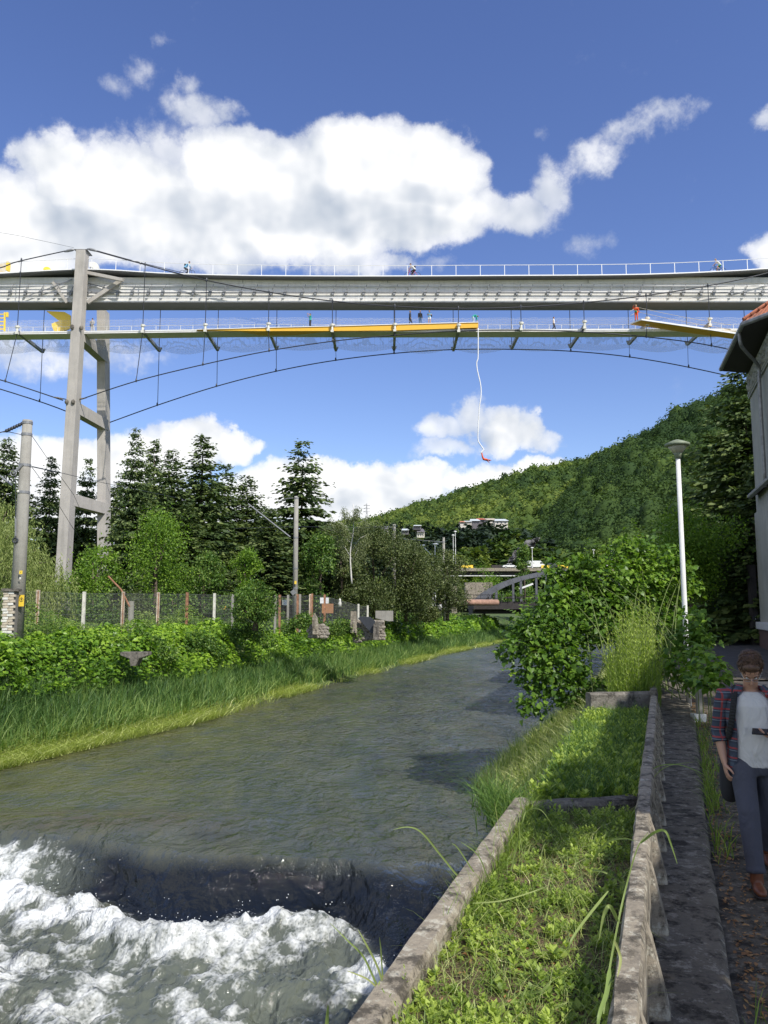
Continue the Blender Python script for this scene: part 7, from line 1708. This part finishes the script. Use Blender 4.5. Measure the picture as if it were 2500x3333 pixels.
# body axis points right and slightly down, front of the body faces up
zax = ux.normalized(); yax = V3((-.10, -.95, -.28)); yax = (yax - zax * yax.dot(zax)).normalized(); 
yax = V3((0, 0, -1)); yax = (yax - zax * yax.dot(zax)).normalized(); xax = yax.cross(zax)
jm.rotation_euler = Matrix([[xax.x, yax.x, zax.x], [xax.y, yax.y, zax.y], [xax.z, yax.z, zax.z]]).to_euler()
# cyclists
def bike(loc, flip, label, frame):
    o = thing('bicycle', label, 'bicycle', tuple(loc), R(180) if flip else 0)
    wl_ = MB(); wl_.tube([(.34 * math.cos(a), 0, .34 * math.sin(a)) for a in np.linspace(0, 2 * math.pi, 22)], .02, 5)
    sp = MB()
    for k in range(8): sp.tube([(0, 0, 0), (.33 * math.cos(k * math.pi / 4), 0, .33 * math.sin(k * math.pi / 4))], .005, 3)
    wm_, sm_ = wl_.mesh('wheel', 'tyre'), sp.mesh('spokes', 'chrome')
    for x in (-.52, .52): w_ = link('wheel', wm_, o, (x, 0, .35)); link('spokes', sm_, w_)
    f = MB(); bb, st, hd_, rh, fh = (-.08, 0, .30), (-.22, 0, .82), (.36, 0, .84), (-.52, 0, .35), (.52, 0, .35)
    for a, b_ in ((bb, st), (st, hd_), (bb, hd_), (bb, rh), (st, rh), (hd_, fh), (hd_, (.34, 0, .98))): f.tube([a, b_], .02, 6)
    link('frame', f.mesh('frame', frame), o)
    link('handlebar', MB().tube([(.42, -.26, 1.0), (.34, -.12, 1.02), (.34, .12, 1.02), (.42, .26, 1.0)], .015, 5).mesh('handlebar', 'dark_metal'), o)
    link('saddle', MB().loft([(-.36, 0, .90), (-.22, 0, .91), (-.10, 0, .90)], [(.07, .02), (.06, .025), (.02, .02)], (0, 1, 0), 8).mesh('saddle', 'black_cloth'), o)
    link('crank', MB().tube([(-.08, -.1, .30), (-.02, -.1, .14)], .012, 5).tube([(-.08, .1, .30), (-.14, .1, .46)], .012, 5).mesh('crank', 'dark_metal'), o)
    return o
def rider(loc, flip, label, top, pants, **k):
    J = stand_pose(pelvis=(0, .24, .99), waist=(0, .17, 1.12), chest=(0, -.02, 1.30), neck=(0, -.14, 1.43), head=(0, -.22, 1.58), shL=(.18, -.09, 1.38), shR=(-.18, -.09, 1.38), elL=(.22, -.24, 1.18), elR=(-.22, -.24, 1.18), wrL=(.2, -.40, 1.05), wrR=(-.2, -.40, 1.05),
                   hipL=(.09, .22, .94), hipR=(-.09, .22, .94), knL=(.1, -.16, .78), knR=(-.1, -.10, .58), anL=(.11, .10, .50), anR=(-.11, .04, .20), toL=(.11, -.06, .46), toR=(-.11, -.12, .15))
    return small_person(label, loc, R(-90) if flip else R(90), J, top, pants, scale=1.0, **k)
def ud(px): X = P(px, 890, YF + .8).x; return V3((X, YF + .8, zx(X)))
bike(ud(609), False, 'dark bicycle at the left of the upper deck', 'dark_metal'); rider(ud(609), False, 'cyclist in blue with a dark backpack riding right on the upper deck', 'cl_lightblue', 'cl_charcoal', bag=('cl_black', (0, .22, 1.30), (.14, .12, .2)))
bike(ud(1343), True, 'dark bicycle in the middle of the upper deck', 'cl_red'); rider(ud(1343), True, 'cyclist in a white shirt with a black backpack riding left mid bridge', 'cl_white', 'cl_black', bag=('cl_black', (0, .22, 1.30), (.14, .12, .2)), sleeve='short')
bike(ud(2338), True, 'black bicycle at the right end of the upper deck', 'cl_black'); rider(ud(2338), True, 'cyclist in a pale striped shirt and green shorts at the right end', 'cl_white', 'cl_green', legs='short', sleeve='short', hair='hair_blond')
# far pedestrians
small_person('dark dressed person walking away on the far shaded street', on_street(2322, 60), R(170), stand_pose(), 'cl_black', 'cl_charcoal', scale=1)
small_person('person in a red and white top under the cypresses near the arch bridge', (P(1432, 1950, 86).x, 86, -.9), 0, stand_pose(), 'cl_white', 'cl_charcoal', scale=1.05)

# ------------------------------------------------------------------ the man with the phone
MX, MY = P(2440, 2200, 6.35).x, 6.35
MROT = Matrix.Rotation(R(-17), 3, 'Z'); MSC = .965
man = thing('person', 'man in a plaid shirt and white T-shirt looking down at his phone beside the ledge', 'person', (MX, MY, ZST), R(-17)); man.scale = (MSC,) * 3
m, t, b = newmat('plaid')
c = t.tc('Object'); x_, y_, z_ = t.sep(c)
def line(v, per, w_, off=0): return t.m('LESS_THAN', t.m('ABSOLUTE', t.m('SUBTRACT', t.m('FRACT', t.m('MULTIPLY_ADD', v, 1 / per, off)), .5)), w_ / per / 2)
xx = t.m('ADD', x_, t.m('MULTIPLY', y_, .7))
basec = t.mix(t.m('MULTIPLY', line(xx, .075, .030, .3), .6), (.060, .085, .12), (.025, .03, .05))
basec = t.mix(t.m('MULTIPLY', line(z_, .075, .030, .3), .6), basec, (.025, .03, .05))
basec = t.mix(t.m('MULTIPLY', line(xx, .075, .013), .85), basec, (.30, .040, .038)); basec = t.mix(t.m('MULTIPLY', line(z_, .075, .013), .85), basec, (.30, .040, .038))
basec = t.mix(t.m('MULTIPLY', line(z_, .075, .005, .25), .5), basec, (.3, .35, .4))
t.l.new(basec, b.inputs['Base Color']); b.inputs['Roughness'].default_value = .9
def cloth(name, col, wr=14, st=.5):
    m, t, b = newmat(name); c = t.tc('Object'); b.inputs['Base Color'].default_value = tuple(col) + (1,); b.inputs['Roughness'].default_value = .9
    bn = t.n.new('ShaderNodeBump'); bn.inputs['Strength'].default_value = st; bn.inputs['Distance'].default_value = .03
    t.l.new(t.noise(t.vm('MULTIPLY', c, (1, 1, .55)), wr, 3, .5, 1.2), bn.inputs['Height']); t.l.new(bn.outputs[0], b.inputs['Normal'])
cloth('tshirt', (.58, .575, .565), 8, 1.0); cloth('grey_jeans', (.060, .064, .085), 9, .7); plain('boot_leather', (.16, .055, .025), .45, var=.3, scale=10); plain('man_hair', (.085, .045, .025), .55, var=.5, scale=45); plain('lips', (.32, .12, .10), .5); plain('eye_white', (.6, .6, .58), .3); plain('sole', (.03, .02, .018), .9)
J = dict(pelvis=(0, .02, .95), waist=(0, .0, 1.10), chest=(0, -.01, 1.30), neck=(.0, -.01, 1.47), shL=(.205, .0, 1.42), shR=(-.205, .0, 1.42), elR=(-.255, .03, 1.13), wrR=(-.225, -.04, .89), elL=(.285, -.02, 1.16), wrL=(.135, -.245, 1.145),
         hipL=(.095, .02, .93), hipR=(-.095, .02, .93), knL=(.10, .06, .50), anL=(.10, .30, .17), toL=(.11, .20, .05), knR=(-.085, -.20, .52), anR=(-.065, -.30, .10), toR=(-.06, -.46, .03))
J = {a: Vector(b_) for a, b_ in J.items()}
b = MB()
b.loft([(0, .02, .88), (0, .02, .95), (0, .0, 1.08), (0, -.005, 1.22), (0, -.0, 1.33), (0, 0, 1.42), (0, 0, 1.46)], [(.15, .11), (.165, .12), (.135, .10), (.15, .11), (.175, .118), (.15, .09), (.07, .065)], (1, 0, 0), 18)
b.loft([(0, .01, 1.42), (0, -.015, 1.50), (0, -.05, 1.56)], [(.068, .066), (.056, .058), (.056, .058)], (1, 0, 0), 14)
for s in 'LR':
    sg_ = 1 if s == 'L' else -1
    b.loft([J['sh' + s] - V3((sg_ * .06, 0, .01)), J['sh' + s], J['sh' + s].lerp(J['el' + s], .5), J['el' + s], J['el' + s].lerp(J['wr' + s], .35), J['wr' + s]], [.055, .058, .048, .040, .040, (.029, .024)], (0, 1, 0), 12, round_cap=.3)
    b.loft([J['hip' + s], J['hip' + s].lerp(J['kn' + s], .5), J['kn' + s], J['kn' + s].lerp(J['an' + s], .35), J['an' + s]], [.092, .08, .058, .06, .038], (1, 0, 0), 12, round_cap=.3)
# head, bent forward: local frame with 'up' tilted towards -Y
Ht = Matrix.Rotation(R(-4), 3, 'Z') @ Matrix.Rotation(R(48), 3, 'X')
HC = V3((0, -.075, 1.625))
def H(x, y, z): return HC + Ht @ V3((x, y, z))
def hl(pts, rads, n=14, side=(1, 0, 0)): b.loft([H(*p) for p in pts], rads, Ht @ V3(side), n, round_cap=.5)
hl([(0, -.055, -.115), (0, -.028, -.085), (0, -.012, -.045), (0, 0, .0), (0, .006, .05), (0, .008, .085), (0, .008, .105)], [(.026, .024), (.050, .060), (.062, .082), (.072, .094), (.076, .098), (.064, .084), (.036, .05)], 20)
hl([(0, -.100, .012), (0, -.112, -.012), (0, -.122, -.030)], [(.009, .010), (.013, .013), (.017, .013)], 8)          # nose
for sx in (-1, 1):
    hl([(sx * .012, -.090, .028), (sx * .042, -.082, .030)], [.010, .009], 8, (0, 0, 1))                               # brow
    b.loft([H(sx * .074, .0, -.018), H(sx * .082, .008, .012), H(sx * .080, .012, .022)], [(.006, .014), (.008, .02), (.006, .01)], Ht @ V3((1, 0, 0)), 8, round_cap=.5)  # ear
hl([(-.018, -.086, -.062), (.018, -.086, -.062)], [.008, .008], 8, (0, 0, 1))
hl([(0, -.082, -.095), (0, -.078, -.088)], [.018, .018], 8)
# hands: palm and five fingers each, rooted in the wrist
def hand(bm_, w, d, n_, side, curl, s=1.0, thumb=1):
    d, n_ = V3(d).normalized(), V3(n_).normalized(); n_ = (n_ - d * n_.dot(d)).normalized(); a = V3(side); a = (a - d * a.dot(d) - n_ * a.dot(n_)).normalized()
    bm_.loft([w - d * .02, w + d * .02, w + d * .055, w + d * .088], [(.026, .020), (.034, .017), (.040, .015), (.038, .011)], a, 12, round_cap=.4)
    for k, (o_, L_) in enumerate(((-.029, .066), (-.010, .076), (.010, .072), (.028, .056))):
        p0 = w + d * .080 + a * o_; q_ = curl[k]; pts = [p0]; dd = V3(d)
        for seg, f_ in enumerate((.45, .32, .23)):
            ang = q_ * (.55, 1.0, .7)[seg]; dd = (dd * math.cos(ang) + n_ * math.sin(ang)).normalized(); pts.append(pts[-1] + dd * L_ * f_)
        bm_.loft(pts, [.0092, .0088, .0080, .0066], a, 8, round_cap=.8)
    t0 = w + d * .030 - a * .028 * thumb; td = (d * .65 - a * .7 * thumb + n_ * .35).normalized()
    bm_.loft([t0, t0 + td * .035, t0 + td * .035 + (td + d * .5 + n_ * .4).normalized() * .028, t0 + td * .035 + (td * .3 + d + n_ * .6).normalized() * .052], [.015, .0115, .010, .008], n_, 8, round_cap=.8)
hand(b, J['wrR'], (J['wrR'] - J['elR']).normalized() + V3((0, -.05, -.1)), (.9, .1, 0), (0, -1, 0), (.35, .45, .5, .6), thumb=-1)
hand(b, J['wrL'], (-.92, -.30, .02), (-.1, -.25, 1), (0, -1, .1), (.75, .85, .9, .8), thumb=-1)
body = finish(b, 'body', 'skin', man, .0062, 3)
# facial colour parts
fc = MB(); fc.loft([H(-.020, -.092, -.062), H(0, -.0955, -.062), H(.020, -.092, -.062)], [.004, .006, .004], Ht @ V3((0, 0, 1)), 8); link('lips', fc.mesh('lips', 'lips', True), man)
for sx in (-1, 1): link('eye', MB().ball(H(sx * .030, -.082, .008), .011, 10, 7).mesh('eye', 'eye_white', True), man)
br_ = MB()
for sx in (-1, 1): br_.loft([H(sx * .016, -.0985, .034), H(sx * .034, -.095, .038), H(sx * .050, -.084, .032)], [.003, .004, .002], Ht @ V3((0, 0, 1)), 6)
link('eyebrows', br_.mesh('eyebrows', 'man_hair', True), man)
# glasses
gl = MB()
for sx in (-1, 1):
    gl.tube([H(sx * .032 + .024 * math.cos(a), -.105 + .012 * abs(math.cos(a)) * (1 if sx * math.cos(a) > 0 else 0), .004 + .018 * math.sin(a)) for a in np.linspace(0, 2 * math.pi, 18)], .0017, 5)
    gl.tube([H(sx * .056, -.093, .010), H(sx * .077, -.03, .012), H(sx * .080, .012, .004)], .0018, 5)
gl.tube([H(-.009, -.108, .008), H(0, -.111, .011), H(.009, -.108, .008)], .0017, 5)
glo = link('glasses', gl.mesh('glasses', 'chrome', True), man)
m, t_2, b_2 = newmat('lens'); b_2.inputs['Transmission Weight'].default_value = 1; b_2.inputs['Roughness'].default_value = .02; b_2.inputs['IOR'].default_value = 1.1
for sx in (-1, 1): link('lens', MB().prism([H(sx * .032 + .0235 * math.cos(a), -.1035, .004 + .0175 * math.sin(a)) for a in np.linspace(0, 2 * math.pi, 15)[:-1]], Ht @ V3((0, .0015, 0))).mesh('lens', 'lens'), glo)
# hair: a cap with volume plus many locks combed forward
hb = MB(); hb.ball(H(0, .030, .055), (.086, .096, .086), 18, 12); hb.ball(H(0, .062, .0), (.074, .064, .09), 16, 10); hb.ball(H(.0, -.045, .088), (.066, .055, .040), 14, 9)
hob = finish(hb, 'hair', 'man_hair', man, .008, 2)
lk = MB(); rh_ = random.Random(5)
for k in range(520):
    th = rh_.uniform(0, 2 * math.pi); ph = rh_.uniform(.05, 1.45); x = .084 * math.sin(ph) * math.cos(th); y = .030 + .100 * math.sin(ph) * math.sin(th); z = .050 + .096 * math.cos(ph)
    if y < -.02 and z < .065: continue
    n_ = V3((x / .084, (y - .03) / .1, (z - .05) / .096)).normalized(); fl = V3((rh_.uniform(-.5, .5) + x * 5, -.55 + rh_.uniform(-.5, .5) if y < .05 else .4, -.55)).normalized(); fl = (fl - n_ * fl.dot(n_)).normalized()
    p0 = V3((x, y, z)) + n_ * .002; L_ = rh_.uniform(.035, .07)
    pts = [p0, p0 + fl * L_ * .5 + n_ * .0035, p0 + fl * L_ + n_ * .001]; lk.loft([H(*p) for p in pts], [(.005, .0022), (.0045, .002), (.001, .0008)], Ht @ n_.cross(fl), 5)
link('hair_locks', lk.mesh('hair_locks', 'man_hair', True), man)
# clothes
ts = MB()
ts.loft([(0, .015, .875), (0, .012, .93), (0, -.005, 1.02), (0, -.012, 1.12), (0, -.012, 1.24), (0, -.008, 1.34), (0, -.002, 1.41), (0, 0, 1.452)], [(.182, .134), (.180, .134), (.170, .132), (.165, .128), (.172, .130), (.185, .130), (.165, .105), (.092, .082)], (1, 0, 0), 24)
for s in 'LR':
    ts.loft([J['sh' + s] * .7 + V3((0, 0, .42)), J['sh' + s], J['sh' + s].lerp(J['el' + s], .5)], [.05, .054, .05], (0, 1, 0), 12)
finish(ts, 't_shirt', 'tshirt', man, .010, 3)
# open plaid shirt: back and sides around the torso, front left open
sh = MB(); g0, g1 = -.5 * math.pi + .62, 1.5 * math.pi - .72
prof_ = [(0, .02, .80, .205, .158), (0, .018, .90, .203, .155), (0, .005, 1.02, .192, .150), (0, -.002, 1.15, .190, .148), (0, .0, 1.28, .200, .148), (0, .002, 1.37, .202, .136), (0, .006, 1.43, .165, .110), (0, .012, 1.468, .108, .095), (0, .02, 1.495, .088, .085)]
import bisect
nn_s = 40
def shell(prof_, g0, g1, thick, mb):
    base = len(mb.v); rows_ = []
    for t_s, rr_s in ((0, 0), (1, thick)):
        for (x, y, z, ra, rb) in prof_:
            for k in range(nn_s):
                th = g0 + (g1 - g0) * k / (nn_s - 1); fold = .006 * math.sin(th * 9 + z * 7) + .004 * math.sin(z * 40 + th * 4)
                # theta: -90deg is the front
                edge = min(k, nn_s - 1 - k); fl = .012 * max(0, 1 - edge / 4)
                mb.v.append((x + (ra - rr_s + fold + fl) * math.cos(th), y + (rb - rr_s + fold + fl) * math.sin(th), z))
    m_ = len(prof_)
    for L_ in (0, 1):
        for i in range(m_ - 1):
            for k in range(nn_s - 1):
                a = base + (L_ * m_ + i) * nn_s + k; f = (a, a + 1, a + nn_s + 1, a + nn_s); mb.f.append(f if L_ == 0 else tuple(reversed(f)))
    for i in range(m_ - 1):
        for k in (0, nn_s - 1): a, c_ = base + i * nn_s + k, base + (m_ + i) * nn_s + k; mb.f.append((a, a + nn_s, c_ + nn_s, c_))
shell(prof_, g0, g1, .006, sh)
link('plaid_shirt', sh.mesh('plaid_shirt', 'plaid', True), man)
for s in 'LR':
    sl = MB(); a, e, w_ = J['sh' + s], J['el' + s], J['wr' + s]; cuff = e.lerp(w_, .34); sg_ = 1 if s == 'L' else -1
    sl.loft([a - V3((sg_ * .07, 0, .0)), a + V3((0, 0, .0)), a.lerp(e, .3), a.lerp(e, .6), a.lerp(e, .85), e, e.lerp(w_, .15), cuff], [.062, .068, .063, .060, .056, .056, .054, .053], (0, 1, 0), 18)
    sl.loft([e.lerp(w_, .20), e.lerp(w_, .22), cuff, cuff.lerp(w_, .03)], [.056, .061, .061, .056], (0, 1, 0), 18)
    finish(sl, 'sleeve', 'plaid', man, .010, 2)
for sx in (-1, 1):
    cl_ = MB(); cl_.prism([(sx * .060, -.075, 1.492), (sx * .100, -.085, 1.415), (sx * .155, -.105, 1.385), (sx * .135, -.055, 1.462), (sx * .10, .01, 1.505)], (0, -.006, .004))
    link('collar', cl_.mesh('collar', 'plaid'), man)
# trousers
tr_ = MB(); tr_.loft([(0, .02, 1.0), (0, .022, .93), (0, .022, .86), (0, .02, .80)], [(.168, .128), (.176, .136), (.180, .138), (.15, .12)], (1, 0, 0), 22)
for s in 'LR':
    h_, k_, a_ = J['hip' + s], J['kn' + s], J['an' + s]
    tr_.loft([h_ - V3((0, 0, .02)), h_.lerp(k_, .25), h_.lerp(k_, .6), k_ + V3((0, 0, .03)), k_.lerp(a_, .25), k_.lerp(a_, .55), k_.lerp(a_, .82), k_.lerp(a_, .88), k_.lerp(a_, .93)], [(.102, .112), (.098, .108), (.086, .09), (.079, .082), (.076, .082), (.070, .076), (.066, .072), (.073, .078), (.068, .072)], (1, 0, 0), 18)
finish(tr_, 'trousers', 'grey_jeans', man, .011, 2)
for s in 'LR':
    a_, t_b = J['an' + s], J['to' + s]; d = (t_b - a_); d.z = 0; d.normalize(); z0 = t_b.z - .03
    bt = MB(); pitch = V3((0, 0, a_.z - .10 - (t_b.z - .03)))
    bt.loft([a_ + V3((0, 0, .06)), a_ + V3((0, 0, 0)), a_ - V3((0, 0, .035))], [.050, .048, .050], (1, 0, 0), 14)
    heel = a_ - d * .05 - V3((0, 0, .055)); toe = V3((t_b.x, t_b.y, t_b.z + .012)) + d * .03
    bt.loft([heel, heel.lerp(toe, .35), heel.lerp(toe, .7), toe], [(.036, .036), (.040, .038), (.048, .030), (.034, .022)], (1, 0, 0), 14, round_cap=.9)
    bo_ = finish(bt, 'boot', 'boot_leather', man, .008, 2)
    so2 = MB(); up_ = V3((0, 0, -.030)); so2.loft([heel + up_ - d * .02, heel.lerp(toe, .35) + up_, heel.lerp(toe, .7) + up_ * .85, toe + up_ * .72 + d * .018], [(.036, .010), (.038, .010), (.048, .010), (.034, .009)], (1, 0, 0), 12, round_cap=.8); link('sole', so2.mesh('sole', 'sole', True), bo_)
# backpack straps, bag, phone
for sx in (-1, 1): 
    st2 = MB(); pts = catmull([(sx * .115, .10, 1.40), (sx * .118, .03, 1.478), (sx * .125, -.06, 1.455), (sx * .145, -.125, 1.36), (sx * .168, -.125, 1.22), (sx * .190, -.05, 1.08)], 6)
    for i in range(len(pts) - 1): st2.beam(pts[i], pts[i + 1] + (pts[i + 1] - pts[i]) * .08, .045, .010, up=(sx * .3, -.8, .5))
    link('backpack_strap', st2.mesh('backpack_strap', 'black_cloth', True), man)
bgm = MB(); bgm.loft([(-.20, .13, .58), (-.20, .13, .64), (-.20, .13, .78), (-.20, .12, .92), (-.18, .12, 1.0)], [(.055, .10), (.07, .13), (.07, .135), (.055, .11), (.03, .05)], (1, 0, 0), 14, round_cap=.4)
bagt = thing('shoulder_bag', 'black bag hanging behind the man at his hip', 'bag', tuple(V3((MX, MY, ZST)) + MROT @ V3((-.18, .13, .56)) * MSC), R(-17))
bo4 = link('pouch', bgm.mesh('pouch', 'black_cloth', True, shift=(-.20, .13, .56)), bagt)
link('strap', MB().tube(catmull([(0, 0, .42), (.06, -.02, .62), (.14, -.02, .86), (.22, -.03, .93)], 5), .012, 6).mesh('strap', 'black_cloth', True), bagt)
hc = J['wrL'] + V3((-.105, -.042, .030))
ph = thing('phone', 'dark smartphone in the man\'s raised hand', 'phone', tuple(V3((MX, MY, ZST)) + MROT @ hc * MSC), R(-17))
Mp = Matrix.Rotation(R(-12), 3, 'Z') @ Matrix.Rotation(R(28), 3, 'X')
plain('phone_black', (.012, .012, .014), .2)
link('case', MB().box((0, 0, 0), (.135, .070, .010), M=Mp).mesh('case', 'phone_black', bevel=.003), ph); link('screen', MB().box(Mp @ V3((0, 0, .0058)), (.125, .062, .001), M=Mp).mesh('screen', 'glass_dark'), ph)
